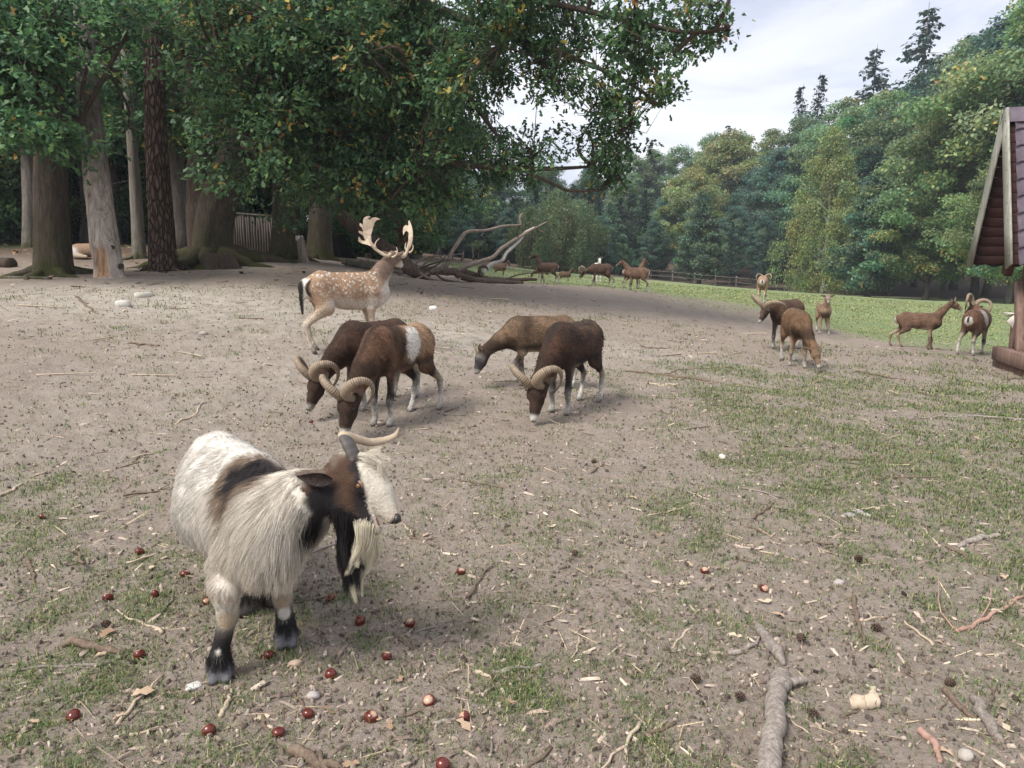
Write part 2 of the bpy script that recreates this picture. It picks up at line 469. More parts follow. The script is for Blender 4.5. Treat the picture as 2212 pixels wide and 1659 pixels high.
GREENS = np.array([(.030, .070, .030), (.045, .098, .038), (.062, .125, .045), (.085, .150, .050), (.050, .105, .058)])
YELLOWS = np.array([(.46, .35, .07), (.42, .27, .07), (.38, .36, .09), (.44, .24, .09)])
def leaf_cols(r, n, greens=GREENS, yellow=0.02, tone=None):
    c = greens[r.integers(0, len(greens), n)] * (1 + .18 * r.normal(size=(n, 1)))
    y = r.random(n) < yellow
    c[y] = YELLOWS[r.integers(0, len(YELLOWS), y.sum())]
    if tone is not None: c = c * tone
    return np.clip(c, .01, .8)

def trunk_path(base, top, r, bend=.25, n=14):
    t = np.linspace(0, 1, n)[:, None]
    base = np.array(base, float); top = np.array(top, float)
    off = np.cumsum(r.normal(size=(n, 3)) * [1, 1, 0], 0) * bend / n
    return base + (top - base) * t + off * np.minimum(1, t * 3)

def broadleaf(seed, H, Wd, base, nclump, per, leaf, greens=GREENS, yellow=.02, ytip=0.0, shape=1.0, trunk_r=.25, bark=None, droop=0.0, cone=0.0, clump_r=(.9, 1.7)):
    """trunk and crown meshes of one deciduous tree of height H, crown width Wd"""
    r = np.random.default_rng(seed)
    path = trunk_path((0, 0, -.3), (r.normal() * .4, r.normal() * .4, H * .93), r, .8, 16)
    m = MB(); tt = np.linspace(0, 1, 16)
    V, F3, F4 = pipe(path, trunk_r * (1 - .9 * tt) * (1 + .5 * np.exp(-tt * 25)) + .02, 9); m.add(V, F3, F4)
    # clump centres on several shells of the crown
    k = r.random(nclump * 4); ph = r.random(nclump * 4) * 2 * math.pi; cz = r.random(nclump * 4)
    prof = np.sin(np.clip(cz, 0, 1) ** (.75 if not cone else .45) * math.pi) ** .6 if not cone else (1 - cz) ** .8 * np.minimum(1, cz * 6 + .3)
    rad = Wd * .5 * prof * (.35 + .65 * np.sqrt(k)) * (1 + .22 * np.sin(ph * 3 + seed) + .16 * np.sin(ph * 5 + cz * 9))
    c = np.c_[rad * np.cos(ph), rad * np.sin(ph), base + (H - base) * cz * (.97 if not cone else 1)]
    keep = []
    for i in range(len(c)):
        if all(((c[i] - c[j]) ** 2).sum() > (clump_r[0] * .75) ** 2 for j in keep): keep.append(i)
        if len(keep) >= nclump: break
    c = c[keep]
    # boughs
    for i in r.choice(len(c), min(len(c), 26), replace=False):
        z0 = max(base * .7, c[i, 2] - np.hypot(c[i, 0], c[i, 1]) * .7); z0 = min(z0, H * .85)
        s = path[np.argmin(abs(path[:, 2] - z0))]
        b = curve([s, s * .5 + c[i] * .5 + [0, 0, .25], c[i]], 7)
        V, F3, F4 = pipe(b, np.linspace(trunk_r * .32, .02, 7), 5); m.add(V, F3, F4)
    tm = m.mesh('trunk', bark or BARK_FAR)
    P_, A_, N_, S_, C_ = [], [], [], [], []
    for q in c:
        n = int(per * (.6 + .8 * r.random()))
        cr = clump_r[0] + (clump_r[1] - clump_r[0]) * r.random()
        d = unitv(r.normal(size=(n, 3)) * [1, 1, .75] + [0, 0, .35]); rr = cr * (r.random(n) ** .45)
        p = q + d * rr[:, None] * [1, 1, .62]
        if droop: p[:, 2] -= droop * r.random(n) ** 2 * 1.6
        out = unitv(p - [0, 0, base + (H - base) * .35])
        nn = unitv(out * .6 + [0, 0, .55] + .55 * r.normal(size=(n, 3)))
        ax = unitv(np.cross(nn, r.normal(size=(n, 3))) + [0, 0, -.5 - droop])
        tone = (.82 + .36 * r.random()) * np.ones(3) * np.array([1 + .12 * r.normal(), 1, 1 + .1 * r.normal()])
        yl = yellow + (ytip * (.3 + r.random()) if r.random() < .4 else 0)
        P_.append(p); A_.append(ax); N_.append(nn); S_.append(leaf * (.7 + .6 * r.random(n))); C_.append(leaf_cols(r, n, greens, yl, tone))
    V, F3, F4, C = leaves(np.concatenate(P_), np.concatenate(A_), np.concatenate(N_), np.concatenate(S_), np.concatenate(C_))
    cm = MB(); cm.add(V, F3, F4, C)
    return tm, cm.mesh('crown', MAT_LEAF, False, True)

def spruce(seed, H, Wd, base, greens, bare=0.0, whorls=34, leaf=.34, bark=None, twigs=9):
    r = np.random.default_rng(seed)
    path = trunk_path((0, 0, -.3), (r.normal() * .2, r.normal() * .2, H), r, .3, 12)
    m = MB(); tt = np.linspace(0, 1, 12)
    V, F3, F4 = pipe(path, .22 * (1 - .95 * tt) + .012, 8); m.add(V, F3, F4)
    P_, A_, N_ = [], [], []
    for w in range(whorls):
        z = base + (H - base) * (w / whorls) ** .9
        Lb = Wd * .5 * (1 - (z - base) / (H - base)) ** .75 * (.75 + .4 * r.random()) + .15
        for b in range(r.integers(4, 7)):
            ph = r.random() * 6.28; L = Lb * (.65 + .5 * r.random())
            t = np.linspace(.1, 1, max(4, int(L / .20)))
            dx, dy = math.cos(ph), math.sin(ph)
            bp = np.c_[dx * L * t, dy * L * t, z + L * (-.42 * t + .30 * t ** 3)]
            V, F3, F4 = pipe(np.vstack([[0, 0, z], bp[[-1]]]), [.03, .008], 3, cap=False); m.add(V, F3, F4)
            for k in range(twigs // 3):
                sw = r.normal(size=(len(bp), 3)) * .12 * (1 + L * .25) + [0, 0, -.10]
                P_.append(bp + sw * .6)
                A_.append(unitv(np.array([dx, dy, -.35]) + .55 * r.normal(size=(len(bp), 3)) + [0, 0, -.25])); N_.append(unitv(np.array([0, 0, 1.]) + .5 * r.normal(size=(len(bp), 3))))
    if bare:
        for w in range(26):
            z = base * (.25 + .75 * r.random()); ph = r.random() * 6.28; L = .6 + 1.2 * r.random()
            V, F3, F4 = pipe([[0, 0, z], [math.cos(ph) * L, math.sin(ph) * L, z - .25 * L]], [.018, .005], 3, cap=False); m.add(V, F3, F4)
    Pq = np.concatenate(P_); n = len(Pq)
    V, F3, F4, C = leaves(Pq, np.concatenate(A_), np.concatenate(N_), leaf * (.7 + .7 * r.random(n)), leaf_cols(r, n, greens, 0))
    cm = MB(); cm.add(V, F3, F4, C)
    return m.mesh('trunk', bark or BARK_FAR), cm.mesh('crown', MAT_LEAF, False, True)

def plant(name, meshes, x, y, sc, rz, label, group, zs=1.0, sink=0.0):
    o = empty(name, (x, y, gz(x, y) - sink), rz)
    o.scale = (sc, sc, sc * zs)
    link('trunk', meshes[0], o); link('crown', meshes[1], o)
    prop(o, label, 'tree', group)
    return o

# ---- prototypes for the forest round the meadow
BLUEG = np.array([(.045, .100, .075), (.060, .125, .085), (.075, .140, .085), (.035, .080, .062)])
MIDG = np.array([(.055, .115, .050), (.080, .150, .058), (.105, .180, .065), (.065, .130, .070)])
LIGHTG = np.array([(.115, .190, .060), (.150, .220, .075), (.185, .240, .080), (.090, .165, .065)])
YELG = np.array([(.22, .24, .055), (.28, .27, .06), (.19, .23, .07), (.14, .20, .07)])
BLUEG = np.array([(.080, .155, .120), (.105, .190, .140), (.125, .210, .145), (.062, .125, .100)])
MIDG = np.array([(.100, .180, .090), (.135, .220, .105), (.170, .250, .120), (.110, .195, .120)])
LIGHTG = np.array([(.185, .265, .115), (.235, .310, .140), (.270, .325, .140), (.150, .235, .110)])
YELG = np.array([(.33, .39, .12), (.40, .43, .13), (.29, .37, .14), (.25, .34, .14)])
BLUEG, MIDG, LIGHTG = BLUEG * 1.18, MIDG * 1.22, LIGHTG * 1.18
DARKS = np.array([(.022, .050, .040), (.032, .065, .048), (.026, .058, .036)])
PB = {
    'oak': broadleaf(101, 18, 11.5, 3.0, 110, 300, .27, MIDG, .02),
    'beech': broadleaf(102, 21, 10, 3.5, 120, 290, .27, BLUEG, .01),
    'maple': broadleaf(103, 16, 11, 2.0, 115, 400, .23, np.vstack([LIGHTG, LIGHTG, MIDG]), .01, .10),
    'ash': broadleaf(104, 19, 9.5, 2.0, 110, 300, .26, np.vstack([MIDG, LIGHTG]), .02, .05),
    'linden': broadleaf(105, 12, 7.6, .9, 100, 200, .28, np.vstack([BLUEG, MIDG]), .01, 0, cone=.6, clump_r=(.7, 1.2)),
    'golden': broadleaf(106, 15, 9.5, 3.0, 90, 260, .28, np.vstack([YELG, LIGHTG]), .03, .05),
    'birch': broadleaf(107, 16, 9.6, .8, 165, 210, .19, np.vstack([LIGHTG * 1.15, YELG, YELG * 1.1]), .015, .0, bark=BARK_BIRCH, droop=1.0, cone=.5, trunk_r=.17, clump_r=(.6, 1.1)),
    'willow': broadleaf(108, 12, 8, 2.0, 90, 190, .24, np.array([(.15, .20, .10), (.19, .24, .12), (.12, .18, .09)]), .02, 0, droop=1.8, trunk_r=.2, clump_r=(.7, 1.2)),
    'bush': broadleaf(109, 5.0, 6.5, .3, 60, 320, .17, GREENS, .02, .03, trunk_r=.09, clump_r=(.6, 1.0)),
    'dim': broadleaf(110, 15, 9.0, 3.2, 90, 380, .21, GREENS, .01),
    'spruce': spruce(120, 26, 7.5, 4.0, DARKS, 0, 44),
    'sparse_spruce': spruce(121, 26, 10.5, 9.0, DARKS * 1.3, 0, 24, .42),
    'bare_spruce': spruce(122, 20, 6.5, 8.0, DARKS, 1, 34),
}
PLAIN = {'oak': 'round-crowned green oak', 'beech': 'tall blue-green beech', 'maple': 'light green maple with orange-tipped leaves', 'ash': 'tall mid-green ash', 'linden': 'conical blue-green linden',
         'golden': 'yellowing broadleaf tree', 'birch': 'slender yellow-green birch', 'willow': 'pale drooping birch', 'bush': 'low green bush', 'dim': 'dark green broadleaf tree',
         'spruce': 'dark pointed spruce', 'sparse_spruce': 'thin-crowned dark spruce', 'bare_spruce': 'dark spruce with bare lower trunk'}
NAMES = {'oak': 'oak_tree', 'beech': 'beech_tree', 'maple': 'maple_tree', 'ash': 'ash_tree', 'linden': 'linden_tree', 'golden': 'yellow_tree', 'birch': 'birch_tree', 'willow': 'birch_tree', 'bush': 'bush', 'dim': 'broadleaf_tree',
         'spruce': 'spruce_tree', 'sparse_spruce': 'spruce_tree', 'bare_spruce': 'spruce_tree'}
HT = {'oak': 18, 'beech': 21, 'maple': 16, 'ash': 19, 'linden': 12, 'golden': 15, 'birch': 16, 'willow': 12, 'bush': 5, 'dim': 15, 'spruce': 26, 'sparse_spruce': 26, 'bare_spruce': 20}
rT = np.random.default_rng(55)
def forest_tree(kind, u, d, vtop=None, scale=None, where='on the forest edge beyond the meadow', lab=None, group=None):
    x, y = (u - CX) / FPX * d, d * .985 + .2
    if vtop is not None:
        top = P(u, vtop, d)[2]; scale = max(.25, (top - gz(x, y)) / HT[kind])
    return plant(NAMES[kind], PB[kind], x, y, scale, rT.random() * 6.28, lab or (PLAIN[kind] + ' ' + where), group or ('trees of one kind, ' + PLAIN[kind] + ' ' + where))
# right-hand forest, front to back: kind, picture column, distance, picture row of its top
R1 = 'on the near edge of the right-hand forest'; R2 = 'in the second row of the right-hand forest'; R3 = 'far back in the valley beyond the meadow'
for k, u, d, v, w in [
    ('maple', 2185, 46, 15, 'rising highest above the shelter roof'), ('maple', 2085, 52, 150, 'just left of the highest maple'), ('maple', 2160, 42, 300, 'hanging low beside the shelter gable'), ('ash', 2020, 60, 205, R1), ('maple', 1985, 52, 330, 'right of the fluffy grey-green tree'),
    ('beech', 2110, 66, 70, R2), ('ash', 2260, 50, -60, R1), ('oak', 2300, 44, 60, R1), ('ash', 2040, 74, 110, R2), ('oak', 1900, 70, 250, R1), ('beech', 1955, 78, 170, R2),
    ('maple', 1905, 66, 400, 'showing behind the fluffy grey-green tree'), ('ash', 1870, 80, 215, R2), ('oak', 1800, 76, 255, R2), ('beech', 1840, 70, 330, R1), ('oak', 1725, 84, 290, R2), ('ash', 1780, 92, 235, R2),
    ('beech', 1660, 84, 330, R1), ('oak', 1700, 96, 270, R2), ('beech', 1610, 88, 370, R1), ('ash', 1640, 104, 295, R2), ('oak', 1570, 100, 310, R2), ('beech', 1570, 82, 450, R1), ('beech', 1630, 76, 470, R1),
    ('golden', 1560, 96, 300, 'on the skyline left of the spruces'), ('golden', 1475, 88, 372, 'right behind the conical linden'), ('oak', 1520, 112, 305, R3), ('oak', 1450, 112, 330, R3), ('ash', 1400, 110, 335, R3), ('oak', 1350, 104, 345, R3),
    ('beech', 1420, 92, 430, R3), ('oak', 1540, 80, 500, R3), ('beech', 1400, 76, 480, R3), ('linden', 1310, 66, 445, R3), ('oak', 1340, 84, 400, R3),
    ('oak', 2420, 40, 0, R1), ('beech', 2560, 46, -40, R1), ('ash', 2520, 60, -20, R2), ('oak', 2380, 62, 30, R2)]:
    forest_tree(k, u, d, v, None, w)
forest_tree('birch', 1762, 66, 288, None, '', 'slender yellow-green birch standing alone in front of the forest', 'birches by the meadow')
forest_tree('linden', 1500, 74, 425, None, '', 'conical blue-green linden standing in front of the yellowing trees', 'lindens by the meadow')
forest_tree('linden', 1860, 55, 385, None, '', 'fluffy grey-green tree standing just right of the yellow birch', 'lindens by the meadow')
for u, d, v, w in ((1935, 84, 52, 'the tallest on the skyline'), (1832, 90, 132, 'second tallest on the skyline')):
    forest_tree('sparse_spruce', u, d, v, None, w)
for u, d, v in ((1690, 98, 208), (1728, 100, 185), (2015, 88, 108), (1390, 104, 318), (1545, 112, 285), (1565, 70, 520), (1640, 68, 540)):
    forest_tree('spruce', u, d, v, None, 'among the broadleaf trees')
for u, d, v in ((1205, 60, 408), (1150, 58, 445), (1240, 62, 430)):
    forest_tree('willow', u, d, v, None, 'behind the grazing herd')
for i in range(26):
    u = 930 + 17.5 * i + rT.normal() * 8; d = 64 + 22 * rT.random()
    forest_tree('bare_spruce', u, d, 400 + 50 * rT.random(), None, 'at the far end of the meadow')
for u, d, v in ((1000, 62, 520), (1100, 66, 500), (1190, 70, 520), (1290, 64, 520), (1270, 90, 380), (1180, 92, 370), (1080, 90, 370), (980, 90, 370)):
    forest_tree('beech' if v > 400 else 'dim', u, d, v, None, 'at the far end of the meadow')
for i in range(14):
    forest_tree('bush', 820 + 42 * i + rT.normal() * 9, 78 + 16 * rT.random(), None, 1.0 + .5 * rT.random(), 'closing the far end of the meadow')
# closing row far behind
for i in range(34):
    u = -900 + 115 * i + rT.normal() * 30
    forest_tree(('oak', 'beech', 'dim')[i % 3], u, 122 + 14 * rT.random(), (330 if u > 900 else 180) + 40 * rT.random(), None, 'in the last row of the distant wood')
# the dim wood behind the big oak
for i in range(52):
    d = 21 + 40 * (i / 52) + 2 * rT.random(); u = -420 + 1350 * ((i * .618) % 1.0) - (8 if d > 40 else 0)
    if d < 30 and u > 640: continue
    forest_tree('dim', u, d, None, .75 + .35 * rT.random(), 'in the shaded wood behind the big oak')
for i in range(26):
    d = 24 + 30 * (i / 26); u = -260 + 1190 * ((i * .618 + .3) % 1.0)
    forest_tree('bush', u, d, None, .55 + .35 * rT.random(), 'in the shaded undergrowth behind the big oak')
for i in range(16):
    d = 22 + 26 * rT.random(); u = -150 + 1000 * ((i * .618 + .1) % 1.0)
    forest_tree('bare_spruce', u, d, None, .8 + .3 * rT.random(), 'in the shaded wood behind the big oak')
# ------------------------------------------------------------------ the big trees at the wood's edge
def big_trunk(name_mesh, path, radii, mat, seed, sides=26, rough=.05, ridges=13, flare=0.0, lobes=5, parent=None, name='trunk'):
    path = np.asarray(path, float); n = len(path)
    th = np.linspace(0, 2 * math.pi, sides, endpoint=False)
    zc = np.linspace(0, 1, n)
    L = np.cumsum(np.r_[0, np.linalg.norm(np.diff(path, axis=0), axis=1)])
    q = np.stack([np.cos(th)[None] * 1.6 + 0 * L[:, None], np.sin(th)[None] * 1.6 + 0 * L[:, None], np.repeat(L[:, None] * .8, sides, 1)], -1)
    w = 1 + rough * 2.0 * fbm(q + seed, 3) + rough * .9 * np.sin(ridges * th[None] + 4 * fbm(q * .7 + seed + 9, 2))
    if flare: w = w * (1 + flare * np.exp(-L / .35)[:, None] * (.45 + .75 * np.maximum(0, np.sin(lobes * th + seed))[None] ** 1.5))
    V, F3, F4 = pipe(path, radii, sides, w)
    m = MB(); m.add(V, F3, F4)
    return m.build(name, mat, parent)

def local(root_loc, pts): return np.asarray(pts, float) - np.asarray(root_loc, float)

def roots(parent, base, mat, rad, n, seed, length=1.2, ang0=0, span=6.28):
    r = np.random.default_rng(seed)
    for i in range(n):
        a = ang0 + span * (i + .5 * r.random()) / n; L = length * (.6 + .7 * r.random())
        pts = []
        for t in np.linspace(0, 1, 9):
            x = base[0] + math.cos(a + .5 * t * r.normal() * .5) * (rad * .6 + L * t); y = base[1] + math.sin(a + .3 * t) * (rad * .6 + L * t)
            z = gz(x, y) - base[2] + .32 * rad * (1 - t) ** 2 + .03 - .09 * t
            pts.append((x - base[0], y - base[1], z))
        m = MB(); V, F3, F4 = pipe(curve(pts, 14), np.linspace(rad * .34, .03, 14), 8, 1 + .12 * np.sin(np.arange(14)[:, None] * 1.3 + np.arange(8)[None] * 2)); m.add(V, F3, F4)
        m.build('root', mat, parent)

def crown_sprays(blobs, limb_pts, seed, n_spray, per, leaf, greens, yellow, parent, bark, size_var=.5, reach=4.0, gap=0.0):
    """leafy twigs filling the blobs, every one hung on a bough that springs from the limbs"""
    r = np.random.default_rng(seed)
    vol = np.array([b[1][0] * b[1][1] * b[1][2] * b[2] for b in blobs]); pick = r.choice(len(blobs), n_spray, p=vol / vol.sum())
    cen = np.array([b[0] for b in blobs])[pick]; rad = np.array([b[1] for b in blobs])[pick]
    d = unitv(r.normal(size=(n_spray, 3))); rr = r.random(n_spray) ** .40
    pos = cen + d * rad * rr[:, None]
    if gap:
        k = noise3(pos * gap + 3.3) > -.12; pos = pos[k]
    n = len(pos)
    # boughs: cluster the sprays, one bough for each cluster
    nb = max(8, n // 26); ctr = pos[r.choice(n, nb, replace=False)]
    own = np.argmin(((pos[:, None] - ctr[None]) ** 2).sum(-1), 1)
    tw = MB()
    for i in range(nb):
        c = ctr[i]; s = limb_pts[np.argmin(((limb_pts - c) ** 2).sum(-1) + 2.0 * np.maximum(0, limb_pts[:, 2] - c[2]) ** 2)]
        mid = s * .5 + c * .5 + r.normal(size=3) * (.10 + .12 * np.linalg.norm(c - s)) + [0, 0, .10]
        V, F3, F4 = pipe(curve([s, mid, c], 8), np.linspace(.045, .012, 8), 5, cap=False); tw.add(V, F3, F4)
    P_, A_, N_, S_, C_ = [], [], [], [], []
    for j in range(n):
        c = ctr[own[j]]; q = pos[j]
        e = c + (q - c) * 1.0
        V, F3, F4 = pipe([c, c * .5 + q * .5 + r.normal(size=3) * (.05 + .16 * np.linalg.norm(q - c)), q], [.010, .007, .003], 3, cap=False); tw.add(V, F3, F4)
        k = int(per * (.6 + .8 * r.random()))
        t = r.random(k)
        dirn = unitv((q - c)[None] + 1e-3)[0]
        p = q + dirn * (t[:, None] * .30 - .12) + r.normal(size=(k, 3)) * [.12, .12, .075]
        ax = unitv(dirn[None] * .6 + r.normal(size=(k, 3)) * .8 + [0, 0, -.28])
        nn = unitv(np.array([0, 0, 1.0]) + .50 * r.normal(size=(k, 3)) + [0, -.25, 0])
        tone = (.75 + .5 * r.random())
        yl = .55 if r.random() < yellow else .010
        P_.append(p); A_.append(ax); N_.append(nn); S_.append(leaf * (1 - size_var * .5 + size_var * r.random(k))); C_.append(leaf_cols(r, k, greens, yl, tone))
    V, F3, F4, C = leaves(np.concatenate(P_), np.concatenate(A_), np.concatenate(N_), np.concatenate(S_), np.concatenate(C_), 'oak')
    cm = MB(); cm.add(V, F3, F4, C)
    cm.build('crown', MAT_LEAF, parent, False, True)
    tw.build('twigs', bark, parent)['kind'] = 'stuff'

def blob(u, v, d, ru, rv, rd, w=1.0, o=(0, 0, 0)):
    s = d / FPX
    return (P(u, v, d) - np.asarray(o), np.array([ru * s, rd, rv * s]), w)

NEARG = np.array([(.038, .088, .038), (.056, .118, .048), (.078, .152, .056), (.115, .190, .062), (.062, .135, .070), (.095, .170, .080)])
def make_oak():
    base, d0 = hit(458, 566)
    d0 = 16.0; base = P(458, 566, d0); base[2] = gz(base[0], base[1])
    o = empty('oak_tree', base)
    Q = lambda u, v, d: P(u, v, d) - base
    # leaning double trunk
    tr = curve([(0, 0, -.25), Q(462, 500, 15.9), Q(478, 420, 15.7), Q(505, 340, 15.4), Q(560, 230, 15.0), Q(640, 110, 14.5), Q(720, -40, 14.2), Q(760, -200, 14.0)], 60)
    big_trunk('trunk', tr, np.interp(np.linspace(0, 1, 60), [0, .15, .4, .7, 1], [.44, .41, .36, .30, .17]), BARK_OAK, 1.0, 30, .05, 15, .40, 5, o)
    t2 = curve([(-.25, .2, -.2), Q(432, 500, 16.1), Q(430, 400, 16.1), Q(425, 250, 16.0), Q(400, 60, 15.8), Q(380, -150, 15.6)], 40)
    big_trunk('trunk', t2, np.interp(np.linspace(0, 1, 40), [0, .4, 1], [.30, .26, .15]), BARK_DARK, 4.0, 24, .05, 13, .3, 4, o)
    limbs = [
        [Q(560, 230, 15.0), Q(660, 215, 14.0), Q(760, 205, 13.2), Q(880, 210, 12.8)],
        [Q(640, 110, 14.5), Q(760, 90, 13.5), Q(900, 110, 12.8), Q(1000, 200, 12.6), Q(1080, 300, 12.6)],
        [Q(720, -40, 14.2), Q(880, 0, 13.2), Q(1000, 40, 12.8), Q(1120, 90, 12.4), Q(1210, 180, 12.3)],
        [Q(700, -10, 14.2), Q(930, -30, 13.0), Q(1150, 0, 12.2), Q(1340, 40, 11.8), Q(1480, 70, 11.5), Q(1575, 60, 11.3)],
        [Q(505, 340, 15.4), Q(640, 330, 14.4), Q(800, 330, 13.6), Q(960, 350, 13.2), Q(1120, 365, 13.0), Q(1280, 360, 13.2)],
        [Q(530, 280, 15.2), Q(525, 230, 14.0), Q(510, 180, 12.8), Q(490, 160, 12.0)],
        [Q(478, 420, 15.7), Q(530, 350, 14.2), Q(550, 320, 12.6), Q(545, 330, 11.6)],
        [Q(580, 200, 14.9), Q(690, 280, 13.5), Q(770, 360, 12.8), Q(860, 420, 12.8)],
        [Q(1120, 90, 12.4), Q(1250, 130, 12.2), Q(1360, 180, 12.0), Q(1420, 225, 11.9)],
        [Q(425, 250, 16.0), Q(380, 170, 15.8), Q(330, 100, 15.6)],
        [Q(1120, 365, 13.0), Q(1190, 395, 13.0), Q(1230, 412, 13.0), Q(1300, 410, 13.1)]]
    pts = [tr, t2]
    for i, l in enumerate(limbs):
        c = curve(l, 26); pts.append(c[4:])
        r0 = (.17, .15, .14, .075, .13, .11, .10, .12, .05, .12, .03)[i]
        m = MB(); V, F3, F4 = pipe(c, np.linspace(r0, .025, 26), 9, 1 + .08 * np.sin(np.arange(26)[:, None] * .9 + np.arange(9)[None] * 2.1)); m.add(V, F3, F4)
        m.build('limb', BARK_DARK, o)
    pts = np.concatenate(pts)
    bl = [blob(*a, o=base) for a in [
        (455, 140, 15.6, 190, 190, 1.2, 1.2), (500, 140, 12.2, 120, 180, 1.6, 1.2), (580, 60, 12.5, 170, 120, 2.0), (520, 320, 12.0, 110, 85, 1.0, 1.3), (545, 355, 11.4, 62, 42, .5, 1.9), (600, 210, 12.2, 150, 150, 1.6),
        (720, 160, 12.6, 200, 190, 2.2, 1.1), (720, 360, 12.8, 120, 90, 1.3, 1.2), (850, 300, 12.8, 160, 130, 1.6), (860, 420, 13.0, 110, 60, 1.0, 1.1), (940, 80, 12.8, 220, 130, 2.2),
        (960, 230, 12.8, 150, 100, 1.8, .8), (1010, 350, 13.2, 170, 60, 1.4, 1.1), (1120, 60, 12.4, 170, 110, 2.0, .9), (1170, 345, 13.0, 160, 60, 1.3, 1.1), (1290, 375, 13.2, 75, 35, .8, 1.2), (1240, 260, 12.6, 120, 100, 1.5, .75),
        (1270, 110, 12.2, 130, 120, 1.6, .8), (1390, 70, 11.9, 110, 85, 1.3, 1.4), (1330, 230, 12.2, 70, 90, 1.0, .8), (1420, 150, 11.9, 60, 70, .9, .9), (1430, 205, 11.8, 30, 32, .4, 3.0), (1500, 60, 11.5, 85, 55, .9, 2.4), (1555, 55, 11.3, 45, 42, .5, 4.0), (1470, 120, 11.6, 40, 45, .5, 2.5), (1360, 320, 13.0, 40, 70, .7, .9),
        (700, -120, 13.0, 420, 120, 2.6, .35), (1150, -90, 12.6, 320, 80, 2.2, .4), (640, 420, 14.5, 120, 60, 1.0, .7)]]
    crown_sprays(bl, pts, 71, 4000, 26, .122, NEARG * 1.12, .05, o, BARK_DARK, gap=.9)
    roots(o, base, BARK_OAK, .62, 8, 5, 1.5)
    prop(o, 'huge spreading oak with leaning trunk and low boughs over the paddock', 'tree')
make_oak()

def edge_tree(name, u, v, d, rad, top, mat, label, seed, blobs=(), yellow=.02, leafn=0, flare=.35, mid=None, nroots=5, parts=None, leaf=.115, limbs=()):
    base = P(u, v, d); base[2] = gz(base[0], base[1])
    o = empty(name, base)
    Q = lambda a, b, c: P(a, b, c) - base
    pth = [(0, 0, -.25)] + ([Q(*m_) for m_ in mid] if mid else []) + [Q(*top)]
    tr = curve(pth, 50)
    big_trunk('trunk', tr, np.interp(np.linspace(0, 1, 50), [0, .08, .5, 1], [rad * 1.12, rad, rad * .86, rad * .55]), mat, seed, 26, .045, 13, flare, 5, o)
    if nroots: roots(o, base, mat, rad, nroots, int(seed * 7), rad * 2.4)
    pts = [tr[10:]]
    for l in limbs:
        c = curve([Q(*a) for a in l], 20); pts.append(c)
        m = MB(); V, F3, F4 = pipe(c, np.linspace(rad * .28, .02, 20), 7); m.add(V, F3, F4); m.build('limb', BARK_DARK, o)
    if blobs: crown_sprays([blob(*a, o=base) for a in blobs], np.concatenate(pts), int(seed * 11), leafn, 26, leaf * 1.1, NEARG * 1.12, yellow, o, BARK_DARK, gap=.8)
    prop(o, label, 'tree')
    return o, base
edge_tree('oak_tree', 112, 592, 13.6, .32, (95, -260, 13.0), BARK_OAK, 'thick straight oak trunk rising beside the dead pale trunk', 2.0,
    [(60, 120, 11.6, 150, 120, 1.3, .8), (55, 290, 11.2, 100, 50, .7, 1.2), (185, 335, 11.8, 45, 40, .5, .9), (230, 160, 15.2, 120, 150, 1.0, .8), (-120, 150, 11.5, 160, 200, 1.3, .8), (120, 10, 11.4, 260, 60, 1.4, .8)], .01, 900, .45,
    [(110, 400, 13.5), (104, 150, 13.3)], 6, leaf=.125,
    limbs=[[(108, 300, 13.4), (70, 270, 12.4), (50, 290, 11.4)], [(106, 250, 13.4), (170, 260, 12.4), (195, 310, 11.8)], [(104, 150, 13.3), (160, 130, 14.2), (230, 150, 15.0)], [(104, 120, 13.3), (20, 110, 12.4), (-90, 140, 11.6)]])
edge_tree('pine_tree', 352, 578, 14.6, .26, (322, -260, 14.2), BARK_PINE, 'tall pine with plated reddish bark beside the leaning oak', 3.1, (), 0, 0, .5, [(346, 450, 14.6), (334, 200, 14.4)], 4)
edge_tree('oak_tree', 618, 552, 17.5, .33, (596, -160, 17.0), BARK_OAK, 'grey oak trunk with mossy roots next to the palisade', 4.3,
    [(640, 120, 15.5, 180, 120, 1.4, 1), (720, 250, 15.8, 120, 90, 1.2, 1)], .02, 260, .9, [(616, 480, 17.5), (612, 300, 17.3)], 9, limbs=[[(605, 200, 17.2), (660, 150, 16.2), (720, 210, 15.6)]])
edge_tree('oak_tree', 688, 545, 20.5, .34, (700, -120, 20), BARK_OAK, 'broad shaded trunk standing behind the white-topped stump', 5.2,
    [(900, 470, 18.5, 100, 50, 1.2, 1.2), (860, 350, 18.5, 130, 90, 1.4, 1), (800, 250, 18.5, 160, 120, 1.6, .8), (1030, 420, 19.0, 60, 45, .9, 1.4), (960, 420, 18.8, 80, 50, 1, 1.1)], .10, 620, .7, None, 6, limbs=[[(692, 330, 20.3), (800, 300, 19.2), (900, 420, 18.6), (1030, 420, 19.0)], [(694, 280, 20.3), (780, 220, 19.5), (860, 330, 18.7)]])
edge_tree('beech_tree', 300, 553, 17.0, .15, (250, -150, 16.4), BARK_GREY, 'slim grey trunk leaning behind the pine', 6.4, (), 0, 0, .4, [(296, 470, 17.0), (285, 300, 16.8)], 2)
edge_tree('beech_tree', 60, 540, 21.0, .17, (20, -60, 20.5), BARK_GREY, 'pale thin trunk behind the thick straight oak', 7.7, (), 0, 0, .3, [(60, 380, 21), (40, 200, 20.8)], 0)

